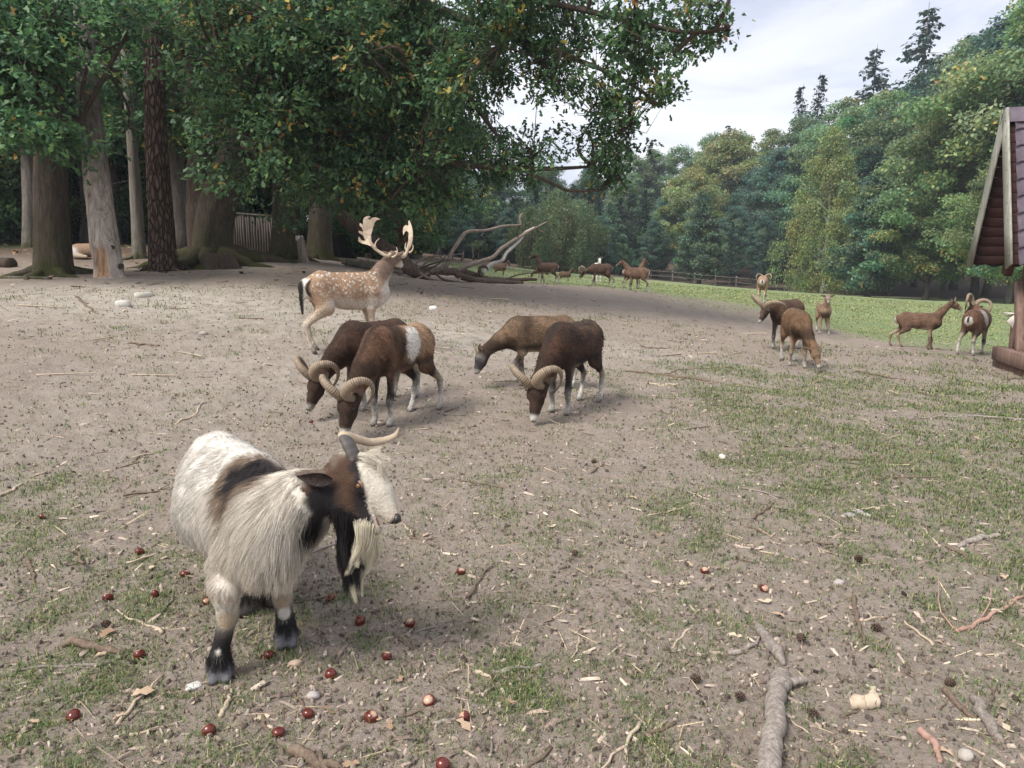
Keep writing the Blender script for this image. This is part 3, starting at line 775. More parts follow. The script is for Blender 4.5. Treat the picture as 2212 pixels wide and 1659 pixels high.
# dead standing trunk with its rotten hollow
def dead_trunk():
    base = P(238, 598, 13.0); base[2] = gz(base[0], base[1])
    o = empty('dead_tree', base); Q = lambda a, b, c: P(a, b, c) - base
    tr = curve([(0, 0, -.1), Q(230, 540, 13), Q(215, 430, 13.05), Q(200, 300, 13.1), Q(185, 120, 13.2), Q(168, -150, 13.3)], 60)
    n, sides = 60, 30; th = np.linspace(0, 2 * math.pi, sides, endpoint=False)
    L = np.cumsum(np.r_[0, np.linalg.norm(np.diff(tr, axis=0), axis=1)])
    T, A, B = frames_(tr)
    front = -(np.cos(th)[None] * A[:, 1:2] + np.sin(th)[None] * B[:, 1:2]); right = np.cos(th)[None] * A[:, 0:1] + np.sin(th)[None] * B[:, 0:1]
    q = np.stack([np.cos(th)[None] * 2 + 0 * L[:, None], np.sin(th)[None] * 2 + 0 * L[:, None], np.repeat(L[:, None], sides, 1)], -1)
    hole = sstep(.35, .75, front) * sstep(.70, .45, np.abs(right + .12)) * sstep(.03, .10, L)[:, None] * sstep(.66, .50, L + 0 * L)[:, None]
    w = 1 + .10 * fbm(q + 5, 3) + .04 * np.sin(11 * th[None] + 3 * fbm(q * .6, 2)) - .34 * hole + .35 * np.exp(-L / .2)[:, None] * np.maximum(0, np.sin(3 * th + 1))[None]
    V, F3, F4 = pipe(tr, np.interp(np.linspace(0, 1, 60), [0, .1, .4, 1], [.27, .245, .225, .15]), sides, w)
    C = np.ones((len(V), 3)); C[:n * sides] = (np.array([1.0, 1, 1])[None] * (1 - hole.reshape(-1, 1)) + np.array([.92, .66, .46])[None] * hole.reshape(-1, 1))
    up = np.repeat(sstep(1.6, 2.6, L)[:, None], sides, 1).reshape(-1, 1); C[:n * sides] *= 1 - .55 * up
    m = N('dead_trunk_wood', .9, .1); v = m.coord('Object', (11, 11, 1.3)); n1 = m.noise(v, 1.5, 7, .7, .5)
    c = m.ramp(n1, [(.30, (.14, .11, .09)), (.48, (.36, .31, .27)), (.68, (.56, .50, .45))]); m.base(m.mix(1.0, c, m.attr('Col').outputs['Color'], 'MULTIPLY')); m.bump(n1, .9, .05)
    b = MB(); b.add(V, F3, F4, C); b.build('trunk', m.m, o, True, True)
    for (uu, vv, r) in ((243, 535, .045), (243, 571, .035), (262, 575, .05)):
        # small rot pits, each a dark cup set into the hollow
        p = Q(uu, vv, 13.0 - .12); g = MB(); V, F3, F4 = pipe([p + [0, -.03, 0], p + [0, .02, .004], p + [0, .06, .0]], [r, r * .9, r * .3], 10); g.add(V, F3, F4); g.build('rot_pit', simple('rot_dark', (.05, .035, .025), .95, .1), o)
    prop(o, 'pale dead standing trunk with a rotten hollow at its foot', 'tree')
dead_trunk()
# ------------------------------------------------------------------ animals: bodies grown from blended limbs
def unit(v):
    v = np.asarray(v, float); return v / (np.linalg.norm(v) + 1e-12)

class Body:
    def __init__(s, k=0.016): s.p = []; s.k = k
    def add(s, a, b, ra, rb, col, lat=None, sc=1.0, kc=None):
        s.p.append((np.asarray(a, float), np.asarray(b, float), ra, rb, np.asarray(col, float), None if lat is None else unit(lat), sc))
    def chain(s, pts, rad, cols, lat=None, sc=1.0):
        for i in range(len(pts) - 1):
            c = cols[i] if isinstance(cols, list) else cols
            s.add(pts[i], pts[i + 1], rad[i], rad[i + 1], c, lat, sc)
    @staticmethod
    def dist(X, pr):
        a, b, ra, rb, c, lat, sc = pr
        q = X - a; ab = b - a
        if lat is not None:
            l = 1.0 / sc - 1.0
            q = q + (q @ lat)[..., None] * (l * lat)
            ab = ab + (ab @ lat) * (l * lat)
        t = np.clip((q @ ab) / (ab @ ab + 1e-12), 0, 1)
        d = np.sqrt(((q - t[..., None] * ab) ** 2).sum(-1)) - (ra + t * (rb - ra))
        return d * min(1.0, sc) if lat is not None else d
    def mesh(s, res):
        k = s.k
        ext = []
        for a, b, ra, rb, c, lat, sc in s.p:
            m = max(ra, rb) * max(1.0, sc) + 5 * k
            ext.append((np.minimum(a, b) - m, np.maximum(a, b) + m))
        lo = np.min([e[0] for e in ext], 0) - res; hi = np.max([e[1] for e in ext], 0) + res
        n = np.ceil((hi - lo) / res).astype(int) + 1
        S = np.zeros(n, np.float32)
        ax = [lo[i] + np.arange(n[i]) * res for i in range(3)]
        for pr, (l, h) in zip(s.p, ext):
            i0 = np.maximum(0, np.floor((l - lo) / res).astype(int)); i1 = np.minimum(n, np.ceil((h - lo) / res).astype(int) + 1)
            G = np.stack(np.meshgrid(ax[0][i0[0]:i1[0]], ax[1][i0[1]:i1[1]], ax[2][i0[2]:i1[2]], indexing='ij'), -1)
            S[i0[0]:i1[0], i0[1]:i1[1], i0[2]:i1[2]] += np.exp(-np.clip(s.dist(G, pr) / k, -40, 40)).astype(np.float32)
        D = -k * np.log(np.maximum(S, 1e-12)); D = np.minimum(D, 10 * k)
        return s.nets(D, lo, res)
    @staticmethod
    def nets(D, lo, res):
        nx, ny, nz = D.shape
        ins = D < 0
        c = np.stack([D[i:nx - 1 + i, j:ny - 1 + j, l:nz - 1 + l] for i in (0, 1) for j in (0, 1) for l in (0, 1)], -1)
        neg = (c < 0).sum(-1)
        act = (neg > 0) & (neg < 8)
        idx = np.full(act.shape, -1, int); cells = np.argwhere(act); idx[act] = np.arange(len(cells))
        cv = c[act]
        off = np.array([(i, j, l) for i in (0, 1) for j in (0, 1) for l in (0, 1)], float)
        acc = np.zeros((len(cells), 3)); cnt = np.zeros(len(cells))
        for e0 in range(8):
            for e1 in range(e0 + 1, 8):
                if np.abs(off[e0] - off[e1]).sum() != 1: continue
                m = (cv[:, e0] < 0) != (cv[:, e1] < 0)
                t = cv[m, e0] / (cv[m, e0] - cv[m, e1])
                acc[m] += off[e0] + t[:, None] * (off[e1] - off[e0]); cnt[m] += 1
        V = lo + (cells + acc / np.maximum(cnt, 1)[:, None]) * res
        F = []
        for axs in range(3):
            sl0 = [slice(None)] * 3; sl1 = [slice(None)] * 3
            sl0[axs] = slice(0, D.shape[axs] - 1); sl1[axs] = slice(1, D.shape[axs])
            a, b = ins[tuple(sl0)], ins[tuple(sl1)]
            u, w = [(1, 2), (2, 0), (0, 1)][axs]
            for sgn in (0, 1):
                e = np.argwhere((a & ~b) if sgn == 0 else (~a & b))
                ok = (e[:, u] > 0) & (e[:, w] > 0) & (e[:, u] < D.shape[u] - 1) & (e[:, w] < D.shape[w] - 1)
                e = e[ok]
                def g(du, dw):
                    q = e.copy(); q[:, u] += du; q[:, w] += dw
                    return idx[q[:, 0], q[:, 1], q[:, 2]]
                quad = np.stack([g(-1, -1), g(0, -1), g(0, 0), g(-1, 0)], -1)
                F.append(quad if sgn == 0 else quad[:, ::-1])
        return V, np.concatenate(F)
    def colors(s, V, kc=0.012):
        W = np.stack([np.exp(-np.clip(s.dist(V, pr) / kc, -30, 30)) for pr in s.p], -1)
        W /= W.sum(-1, keepdims=True)
        return W @ np.stack([pr[4] for pr in s.p])

def vnormals(V, F):
    fn = np.cross(V[F[:, 2]] - V[F[:, 0]], V[F[:, 3]] - V[F[:, 1]])
    n = np.zeros_like(V)
    for k in range(4): np.add.at(n, F[:, k], fn)
    return n / (np.linalg.norm(n, axis=1)[:, None] + 1e-12)

def mixc(C, c, w):
    w = np.clip(w, 0, 1)[:, None]; return C * (1 - w) + np.asarray(c, float) * w

# --- fur: strands as curves, coloured like the coat where they root
def fur_material(name, rough=0.65):
    m = N(name, rough, 0.25)
    at = m.attr('Col'); m.base(at.outputs['Color']); return m.m
MAT_FUR = fur_material('fur_strands')
def fur(name, V, F, C, n, lenf, combf, parent, seed=1, rad=0.0007, pts=5, lift=0.45, jit=0.25, cvar=0.18, clump=0.0):
    r = np.random.default_rng(seed)
    nrm = vnormals(V, F)
    a = np.linalg.norm(np.cross(V[F[:, 2]] - V[F[:, 0]], V[F[:, 3]] - V[F[:, 1]]), axis=1)
    fi = r.choice(len(F), n, p=a / a.sum())
    u, v = r.random(n), r.random(n)
    w = np.stack([(1 - u) * (1 - v), u * (1 - v), u * v, (1 - u) * v], -1)
    pos = (V[F[fi]] * w[..., None]).sum(1); nm = (nrm[F[fi]] * w[..., None]).sum(1); nm /= np.linalg.norm(nm, axis=1)[:, None]
    col = (C[F[fi]] * w[..., None]).sum(1)
    L = lenf(pos) * (0.45 + 0.95 * r.random(n))
    keep = L > 1e-4
    pos, nm, col, L = pos[keep], nm[keep], col[keep], L[keep]; n = len(pos)
    cb = combf(pos)
    cb = cb - (cb * nm).sum(1)[:, None] * nm
    cb = cb / (np.linalg.norm(cb, axis=1)[:, None] + 1e-9)
    fl = np.stack([noise3(pos * 14 + k * 31.7) for k in range(3)], -1)
    d = cb + nm * lift + jit * r.normal(size=(n, 3)) + 0.5 * fl
    d -= np.minimum(0, (d * nm).sum(1) - 0.1)[:, None] * nm
    d /= np.linalg.norm(d, axis=1)[:, None]
    t = np.linspace(0, 1, pts)
    drop = cb * 0.35 + np.array([0, 0, -0.35]) + 0.12 * r.normal(size=(n, 3))
    pth = pos[:, None] - 0.002 * nm[:, None] + L[:, None, None] * (t[None, :, None] * d[:, None] + (t ** 2)[None, :, None] * (drop[:, None]))
    if clump:
        ci = np.floor(pos / clump + 0.5 * fl).astype(int)
        _, inv = np.unique(ci @ np.array([73856093, 19349663, 83492791]), return_inverse=True)
        cnt = np.bincount(inv)
        cen = np.stack([np.bincount(inv, pth[:, -1, k]) / cnt for k in range(3)], -1)
        pth += (t ** 1.5)[None, :, None] * 0.55 * (cen[inv] - pth[:, -1])[:, None]
    col = np.clip(col * (1 + cvar * r.normal(size=(n, 1)) + .25 * noise3(pos * 30)[:, None]), 0.004, 0.95)
    gh = r.random(n) < .07
    col[gh] *= np.array([.42, .34, .28])
    return strands(name, pth, col, rad, parent)
def strands(name, pth, col, rad, parent):
    n, pts = pth.shape[:2]
    cu = bpy.data.hair_curves.new(name)
    cu.add_curves([pts] * n)
    cu.attributes['position'].data.foreach_set('vector', pth.astype(np.float32).ravel())
    ra = cu.attributes.get('radius') or cu.attributes.new('radius', 'FLOAT', 'POINT')
    tp = np.linspace(1, 0.25, pts)
    ra.data.foreach_set('value', np.tile(tp * rad, n).astype(np.float32))
    ca = cu.attributes.new('Col', 'FLOAT_COLOR', 'CURVE')
    c4 = np.ones((n, 4), np.float32); c4[:, :3] = col
    ca.data.foreach_set('color', c4.ravel())
    cu.materials.append(MAT_FUR)
    o = bpy.data.objects.new(name, cu); o.parent = parent; o['kind'] = 'stuff'
    COL.objects.link(o)
    return o

def coat_material(name, k):
    m = N(name, 0.75, 0.2)
    at = m.attr('Col')
    v = m.coord('Object', (1, 1, 1))
    n1 = m.noise(v, 60, 5, 0.7); n2 = m.noise(m.coord('Object', (40, 160, 160)), 1.0, 4, 0.7)
    f = m.ramp(n1, [(0.3, (1 - .42 * k,) * 3), (0.7, (1 + .42 * k,) * 3)])
    f2 = m.ramp(n2, [(0.3, (1 - .3 * k,) * 3), (0.7, (1 + .3 * k,) * 3)])
    c = m.mix(1.0, at.outputs['Color'], f, 'MULTIPLY'); c = m.mix(1.0, c, f2, 'MULTIPLY')
    m.base(c)
    m.bump(m.math('ADD', n1, n2), 0.3 + .5 * k, 0.014)
    return m.m
MAT_COAT = coat_material('animal_coat', 1.0)
MAT_SOFT = coat_material('soft_coat', .35)
MAT_AMBER = simple('eye_amber', (.20, .10, .035), .15, .6, .3, 90)
MAT_EYE = simple('eye_dark', (0.02, 0.012, 0.008), 0.12, 0.6, 0.1)
def horn_material(name, c1, c2, rings=0.0):
    m = N(name, 0.55, 0.3)
    at = m.attr('Col')
    v = m.coord('Object')
    n = m.noise(v, 45, 5, 0.7)
    c = m.mix(n, c1, c2)
    c = m.mix(1.0, c, at.outputs['Color'], 'MULTIPLY')
    m.base(c); m.bump(m.noise(v, 120, 4, 0.7), 0.4, 0.004)
    return m.m
MAT_HORN = horn_material('ram_horn', (0.20, 0.145, 0.10), (0.40, 0.315, 0.225))
MAT_GOATHORN = horn_material('goat_horn', (0.33, 0.26, 0.185), (0.55, 0.455, 0.345))
MAT_ANTLER = horn_material('antler_bone', (0.36, 0.275, 0.195), (0.62, 0.51, 0.385))

def frames(path):
    """parallel-transported side vectors along a polyline"""
    path = np.asarray(path, float)
    T = np.gradient(path, axis=0); T /= np.linalg.norm(T, axis=1)[:, None] + 1e-12
    a = unit(np.cross(T[0], [0.31, 0.22, 0.93])); A = [a]
    for i in range(1, len(path)):
        a = A[-1] - (A[-1] @ T[i]) * T[i]; A.append(unit(a))
    A = np.array(A); B = np.cross(T, A)
    return T, A, B

def tube(path, rad, sides=8, cap=True, wob=None, flat=None):
    path = np.asarray(path, float); rad = np.broadcast_to(np.asarray(rad, float), (len(path),))
    T, A, B = frames(path)
    th = np.linspace(0, 2 * math.pi, sides, endpoint=False)
    r = rad[:, None] * np.ones(sides)[None]
    if wob is not None: r = r * wob
    fl = 1.0 if flat is None else flat
    V = path[:, None] + r[..., None] * (np.cos(th)[None, :, None] * A[:, None] + fl * np.sin(th)[None, :, None] * B[:, None])
    n = len(path)
    i = np.arange(n - 1)[:, None] * sides; j = np.arange(sides)[None]; j2 = (j + 1) % sides
    F4 = np.stack([i + j, i + j2, i + sides + j2, i + sides + j], -1).reshape(-1, 4)
    V = V.reshape(-1, 3); F3 = np.zeros((0, 3), int)
    if cap:
        c0, c1 = len(V), len(V) + 1
        V = np.vstack([V, path[0], path[-1]])
        jj = np.arange(sides)
        F3 = np.vstack([np.stack([np.full(sides, c0), (jj + 1) % sides, jj], -1),
                        np.stack([np.full(sides, c1), (n - 1) * sides + jj, (n - 1) * sides + (jj + 1) % sides], -1)])
    return V, F3, F4

def ridged_horn(path, r0, r1, parent, rings=26, name='horn', mat=None, amp=0.06, dark=0.45, sides=10, flat=0.8):
    n = len(path); t = np.linspace(0, 1, n)
    rad = r0 + (r1 - r0) * t ** 0.9
    ph = np.sin(2 * math.pi * rings * t ** 0.85)
    rad = rad * (1 + amp * ph * (1 - 0.6 * t))
    V, F3, F4 = tube(path, rad, sides, flat=flat)
    c = np.where(ph[:, None] < -0.35, dark, 1.0) * np.ones((1, 3))
    c = c * (1 - 0.35 * sstep(0.75, 1.0, t))[:, None]
    C = np.repeat(c, sides, 0); C = np.vstack([C, C[:1], C[-1:]])
    b = MB(); b.add(V, F3, F4, C)
    return b.build(name, mat or MAT_HORN, parent, True, True)

def spiral_horn(hf, side, R, turn, spread, parent, r0, r1, tilt_back=0.55, fwd=0.10, rings=26, n=150, base=None):
    """ram horn: up and outwards from the skull, curling back, down and forwards"""
    o, f, s, u, hl = hf
    b = o + f * 0.14 * hl + u * 0.20 * hl + s * side * 0.10 * hl if base is None else base
    e1 = unit(-f * tilt_back + s * side * spread)
    e1 = unit(e1 - (e1 @ u) * u)
    th = np.linspace(-0.15, turn, n)
    k = (th + 0.15) / (turn + 0.15)
    Rr = R * (1.0 - 0.18 * k)
    path = b + (Rr * (1 - np.cos(th)))[:, None] * e1 + (Rr * np.sin(th))[:, None] * u + (fwd * k ** 2)[:, None] * f + (0.10 * hl * k)[:, None] * s * side
    return ridged_horn(path, r0, r1, parent, rings)

def ear_mesh(o, d, up, L, w, col_in, col_out, parent, name='ear'):
    """cupped leaf-shaped ear pointing along d"""
    d = unit(d); up = unit(up - (up @ d) * d); sd = np.cross(d, up)
    tt = np.linspace(0, 1, 8); ww = np.array([0.35, 0.75, 0.98, 1.0, 0.9, 0.68, 0.38, 0.05]) * w
    ang = np.linspace(-1.0, 1.0, 7)
    V = []; C = []
    for layer, off in ((0, 0.0), (1, 0.006)):
        for t, wi in zip(tt, ww):
            for a in ang:
                p = o + d * (t * L) + sd * (math.sin(a * 1.1) * wi) + up * ((1 - math.cos(a * 1.1)) * wi * 0.9 - off - 0.05 * L * t * t)
                V.append(p); C.append(np.array(col_in if layer == 0 else col_out))
    V = np.array(V); C = np.array(C); n = len(ang); m = len(tt)
    F = []
    for l in (0, 1):
        for i in range(m - 1):
            for j in range(n - 1):
                q = [l * m * n + i * n + j, l * m * n + i * n + j + 1, l * m * n + (i + 1) * n + j + 1, l * m * n + (i + 1) * n + j]
                F.append(q if l == 0 else q[::-1])
    for i in range(m - 1):
        for j in (0, n - 1):
            F.append([i * n + j, (i + 1) * n + j, m * n + (i + 1) * n + j, m * n + i * n + j])
    b = MB(); b.add(V, None, F, C)
    return b.build(name, MAT_COAT, parent, True, True)

def eye_mesh(c, r, parent, mat=None):
    th = np.linspace(0, math.pi, 7); ph = np.linspace(0, 2 * math.pi, 10, endpoint=False)
    V = np.array([[math.sin(a) * math.cos(b), math.sin(a) * math.sin(b), math.cos(a)] for a in th for b in ph]) * r + c
    F = [[i * 10 + j, i * 10 + (j + 1) % 10, (i + 1) * 10 + (j + 1) % 10, (i + 1) * 10 + j] for i in range(6) for j in range(10)]
    b = MB(); b.add(V, None, np.array(F)[:, ::-1]); return b.build('eye', mat or MAT_EYE, parent)

def head_prims(B, poll, nose, side, col, muzz, jaw, w=1.0, roman=0.0):
    o = np.asarray(poll, float); nose = np.asarray(nose, float)
    hl = np.linalg.norm(nose - o); f = (nose - o) / hl
    s = unit(side - (side @ f) * f); u = np.cross(f, s)
    q = lambda t, a, b=0.0: o + f * (t * hl) + u * (a * hl) + s * (b * hl)
    B.add(q(0.06, 0.0), q(0.32, 0.03), 0.235 * hl, 0.215 * hl, col, s, 0.98 * w)
    B.add(q(0.34, 0.03), q(0.66, 0.0 + roman), 0.205 * hl, 0.130 * hl, col, s, 0.80 * w)
    B.add(q(0.66, 0.0 + roman), q(0.92, -0.02), 0.128 * hl, 0.092 * hl, muzz, s, 0.86 * w)
    B.add(q(0.12, -0.14), q(0.45, -0.15), 0.15 * hl, 0.125 * hl, jaw, s, 0.72 * w)
    B.add(q(0.45, -0.15), q(0.88, -0.10), 0.12 * hl, 0.07 * hl, jaw, s, 0.76 * w)
    for e in (-1, 1): B.add(q(0.32, 0.10, 0.14 * e), q(0.42, 0.09, 0.14 * e), 0.07 * hl, 0.055 * hl, col)
    return o, f, s, u, hl

def quadruped(name, at, yaw, h, pose, cols, pattern=None, res=0.012, extra=None, L=.88, girth=1.0, neck=1.0, legs=1.0, headw=1.0, tail=None, eyes=True, ears=True, ear_dir=(0.5, -0.2), ear_len=0.42, roman=0.0, sock=0.27):
    """a deer, sheep or goat standing at ground point `at`, facing yaw; pose and sizes in units of the shoulder height h"""
    root = empty(name, (at[0], at[1], at[2]), yaw)
    cy, sy = math.cos(yaw), math.sin(yaw)
    def fz(x, y): return (gz(at[0] + cy * x - sy * y, at[1] + sy * x + cy * y) - at[2])
    B = Body(0.011 * h)
    g = girth; c = cols
    lat = np.array([0, 1.0, 0])
    M = lambda x, y, z: np.array([x * L * h, y * h, z * h])
    # trunk
    B.add(M(.30, 0, .735), M(-.02, 0, .725), .225 * g * h, .232 * g * h, c['side'], lat, .74)
    B.add(M(-.02, 0, .725), M(-.34, 0, .765), .230 * g * h, .198 * g * h, c['side'], lat, .78)
    B.add(M(-.36, 0, .79), M(-.50, 0, .765), .180 * h, .125 * h, c['rump'], lat, .86)
    B.add(M(.38, 0, .70), M(.30, 0, .66), .165 * h, .17 * h, c['chest'], lat, .78)
    B.add(M(.32, 0, .87), M(.10, 0, .86), .085 * h, .075 * h, c['back'], lat, .9)
    B.add(M(.10, 0, .86), M(-.36, 0, .875), .075 * h, .075 * h, c['back'], lat, 1.2)
    B.add(M(.16, 0, .56), M(-.24, 0, .61), .075 * g * h, .065 * g * h, c['belly'], lat, 1.1)
    # legs
    R = legs * h * .72
    for k, sd in (('l', 1), ('r', -1)):
        fx, fy = pose.get('f' + k, (0.30, 0.0))
        y = sd * .095
        ft = M(fx, 0, 0) * [1, 0, 0] + np.array([0, (y + sd * 0.005 + fy) * h, 0]); ft[2] = fz(ft[0], ft[1])
        lift = pose.get('lift_f' + k, 0.0) * h
        ft[2] += lift
        sh = M(.31, y, .70); el = M(.27 + .25 * (fx - .30) * .3, y * 1.05, .50)
        kn = el + (ft - el) * 0.52 + np.array([.02 * h + lift * .5, 0, lift * .6]); fe = ft + np.array([-.022 * h, 0, .085 * h])
        B.chain([sh, el], [.125 * h, .078 * R], c['side'], lat, .62)
        B.chain([el, kn - (kn - el) * .15], [.070 * R, .042 * R], c['leg'])
        B.chain([kn - (kn - el) * .15, kn, fe], [.042 * R, .040 * R, .030 * R], [c['leg'], c['sock']])
        B.add(kn + [.018 * h, 0, 0], fe + [.016 * h, 0, .01 * h], .026 * R, .020 * R, c['leg'])
        B.chain([fe, ft + [.012 * h, 0, .035 * h]], [.034 * R, .034 * R], c['sock'])
        for e in (-1, 1):
            B.add(ft + [.010 * h, e * .017 * h, .030 * h], ft + [.042 * h, e * .015 * h, .012 * h], .023 * R, .014 * R, c['hoof'])
        hx, hy = pose.get('h' + k, (-.48, 0.0))
        y2 = sd * .105
        ft = M(hx, 0, 0) * [1, 0, 0] + np.array([0, (y2 + hy) * h, 0]); ft[2] = fz(ft[0], ft[1])
        hip = M(-.40, y2 * .75, .76); st = M(-.31 + .3 * (hx + .48), y2 * 1.15, .54)
        fe = ft + np.array([-.020 * h, 0, .085 * h])
        hk = M(-.565 + .62 * (hx + .48), 0, .335); hk[1] = (y2 + .55 * hy) * h; hk[2] += .5 * ft[2]
        B.chain([hip, st], [.145 * h, .098 * h], c['thigh'], lat, .62)
        B.chain([st, hk], [.080 * h, .040 * R], c['leg'], lat, .8)
        B.chain([hk, fe], [.040 * R, .029 * R], c['sock'])
        B.add(hk + [.020 * h, 0, -.02 * h], hk * .5 + fe * .5 + [.016 * h, 0, .01 * h], .026 * R, .018 * R, c['leg'])
        B.chain([fe, ft + [.012 * h, 0, .035 * h]], [.033 * R, .033 * R], c['sock'])
        for e in (-1, 1):
            B.add(ft + [.010 * h, e * .017 * h, .030 * h], ft + [.042 * h, e * .015 * h, .012 * h], .023 * R, .014 * R, c['hoof'])
    # neck and head
    poll = np.array(pose['poll']) * h * np.array([1, 1, 1]); nose = np.array(pose['nose']) * h
    poll[0] += (L - 1) * .4 * h; nose[0] += (L - 1) * .4 * h
    if poll[2] < .5 * h:
        dz = fz(nose[0], nose[1]); nose[2] += dz; poll[2] += dz
    nb = M(.34, 0, .80); nd = unit(poll - nb)
    side = np.cross(nd, unit(nose - poll))
    if 'side' in pose: side = np.array(pose['side'], float)
    elif np.linalg.norm(side) < .25: side = lat
    mid = nb + (poll - nb) * .5 + np.array(pose.get('nbend', (0, 0, 0))) * h
    B.chain([nb, mid, poll - nd * .02 * h], [.150 * neck * h, .112 * neck * h, .078 * neck * h], c['neck'], unit(np.cross(nd, [0, 0, 1.0]) if abs(nd[2]) < .9 else lat), .78)
    B.chain([M(.37, 0, .66), mid - [0, 0, .03 * h]], [.12 * neck * h, .08 * neck * h], c['throat'], lat, .7)
    hf = head_prims(B, poll, nose, unit(side), c['head'], c['muzzle'], c['jaw'], headw, roman)
    if tail:
        B.chain([M(-.545, 0, .83), M(-.60, 0, .83 - tail[0] * .5), M(-.60, 0, .83 - tail[0])], [tail[1] * h, tail[1] * h, tail[1] * .6 * h], tail[2], lat, 1.2)
    if extra: extra(B, M, hf)
    V, F = B.mesh(res)
    C = B.colors(V, .014 * h)
    if pattern: C = pattern(V / h / np.array([L, 1, 1]), C, hf, h, L)
    C = np.clip(C, .006, .9)
    body = link('body', mesh_from('body', V, F, MAT_COAT, True, C), root)
    o, f, s, u, hl = hf
    if eyes:
        for e in (-1, 1): eye_mesh(o + f * .37 * hl + u * .095 * hl + s * e * .178 * hl * headw, .042 * hl, root)
    if ears:
        for e in (-1, 1):
            ear_mesh(o + f * .04 * hl + u * .10 * hl + s * e * .15 * hl, s * e * 1.0 + u * ear_dir[0] + f * ear_dir[1], f * .9 - u * .1, ear_len * hl, .12 * hl, c['ear'], c['head'], root)
    return root, V, F, C, hf

# ---- coats (linear reflectance)
WHITE = np.array([0.66, 0.62, 0.56]); CREAM = np.array([0.56, 0.46, 0.34]); BLACK = np.array([0.018, 0.015, 0.014])
RUST = np.array([0.185, 0.092, 0.048]); TAN = np.array([0.30, 0.185, 0.105]); DARKB = np.array([0.050, 0.030, 0.021]); HOOF = np.array([0.07, 0.06, 0.055])

def ram_cols(side=RUST, back=RUST, neck=RUST, leg=BLACK * 1.6, head=DARKB, sock=WHITE * .95, thigh=None, belly=CREAM):
    return dict(side=side, back=back, rump=side, chest=DARKB * 1.1, belly=belly, leg=leg, sock=sock, hoof=HOOF, thigh=side if thigh is None else thigh,
                neck=neck, throat=DARKB, head=head, muzzle=head, jaw=head * .8, ear=np.array([.30, .24, .20]))
def mou_pattern(saddle=0.0, ridge=0.6, muzzle_w=0.9, rumpw=0.8, sooty=0.0, flank=0.6, socks=True, seed=0.0, legdark=0.8, facew=0.0, paleback=0.0):
    def f(V, C, hf, h, L=1.0):
        x, y, z = V.T
        VW = V * np.array([L, 1, 1]) * h
        n = fbm(V * 6 + seed, 3); n2 = fbm(V * 22 + seed, 2)
        C = C * (1 + .32 * n + .28 * n2 + .18 * fbm(V * 60 + seed, 2))[:, None]
        trunk = sstep(.50, .58, z)
        C = mixc(C, np.array([.33, .215, .135]) * (1 + .2 * n2)[:, None], paleback * sstep(.12, -.12, x + .2 * n) * sstep(.60, .80, z + .12 * n))
        C = mixc(C, DARKB * .6, .75 * sstep(.30, .42, x) * sstep(.76, .60, z + .06 * n) * sstep(.5, .54, z))
        # pale back half, dark shoulder ridge
        C = mixc(C, DARKB * .8, ridge * trunk * np.exp(-((x - .20 + .3 * (z - .9)) / .10) ** 2) * sstep(.62, .85, z + .1 * n) * sstep(.52, .7, z))
        C = mixc(C, DARKB * .7, ridge * np.exp(-(y / .05) ** 2) * sstep(.1, .3, x) * sstep(0, .02, z - (.84 - .75 * np.maximum(0, x - .38))))
        C = mixc(C, BLACK * 1.4, sooty * trunk * sstep(-.1, .5, n + .4 * (z - .7) * 4))
        if saddle:
            e = ((x + .05 + .35 * (z - .78)) / .125) ** 2 + ((z - .79) / .19) ** 2
            C = mixc(C, WHITE, saddle * sstep(1.3, .7, e + .6 * n + .3 * n2) * sstep(.03, .09, np.abs(y)))
            C = mixc(C, DARKB * .7, saddle * .9 * trunk * np.exp(-((x - .14 + .35 * (z - .78)) / .06) ** 2) * sstep(.55, .7, z))
        # dark band along the lower flank
        C = mixc(C, BLACK * 1.5, flank * np.exp(-((z - .575 + .05 * x) / .035) ** 2) * sstep(-.40, -.3, x) * (1 - sstep(.3, .4, x)) * sstep(.05, .11, np.abs(y)))
        # legs: dark fronts, pale backs
        lg = (1 - sstep(.46, .54, z))
        front = np.where(x > 0, sstep(.27, .33, x), sstep(-.52, -.44, x))
        C = mixc(C, CREAM * .9, legdark * lg * (1 - front) * sstep(.30, .36, z) * .7)
        # white rump mirror
        e = (y / .085) ** 2 + ((z - .745) / .105) ** 2 + .35 * n2
        C = mixc(C, WHITE * .92, rumpw * sstep(-.46, -.53, x) * sstep(1.25, .75, e))
        C = mixc(C, BLACK, rumpw * sstep(-.52, -.56, x) * sstep(.030, .014, np.abs(y)) * sstep(.70, .74, z) * sstep(.86, .82, z))
        # pale muzzle
        o, fd, s, u, hl = hf
        t = ((VW - o) @ fd) / hl; up = ((VW - o) @ u) / hl; sd = np.abs((VW - o) @ s) / hl
        hd = (sd < .4) & (np.abs(up) < .5)
        C = mixc(C, WHITE * .95, muzzle_w * hd * sstep(.78, .88, t - .2 * up))
        C = mixc(C, WHITE * .8, facew * hd * sstep(.1, .3, t) * sstep(.6, .2, t) * sstep(.10, .16, sd))
        C = mixc(C, BLACK, hd * sstep(.97, 1.0, t) * sstep(-.1, -.02, up) * .9)
        return C
    return f

def ewe_cols(side=TAN, leg=None, head=None, neck=None, sock=WHITE * .75):
    leg = side * .7 if leg is None else leg; head = side * .8 if head is None else head
    return dict(side=side, back=side * .85, rump=side, chest=side * .8, belly=CREAM, leg=leg, sock=sock, hoof=HOOF, thigh=side, neck=side if neck is None else neck,
                throat=side * .8, head=head, muzzle=head * .9 + .05, jaw=head * 1.1, ear=np.array([.36, .27, .21]))

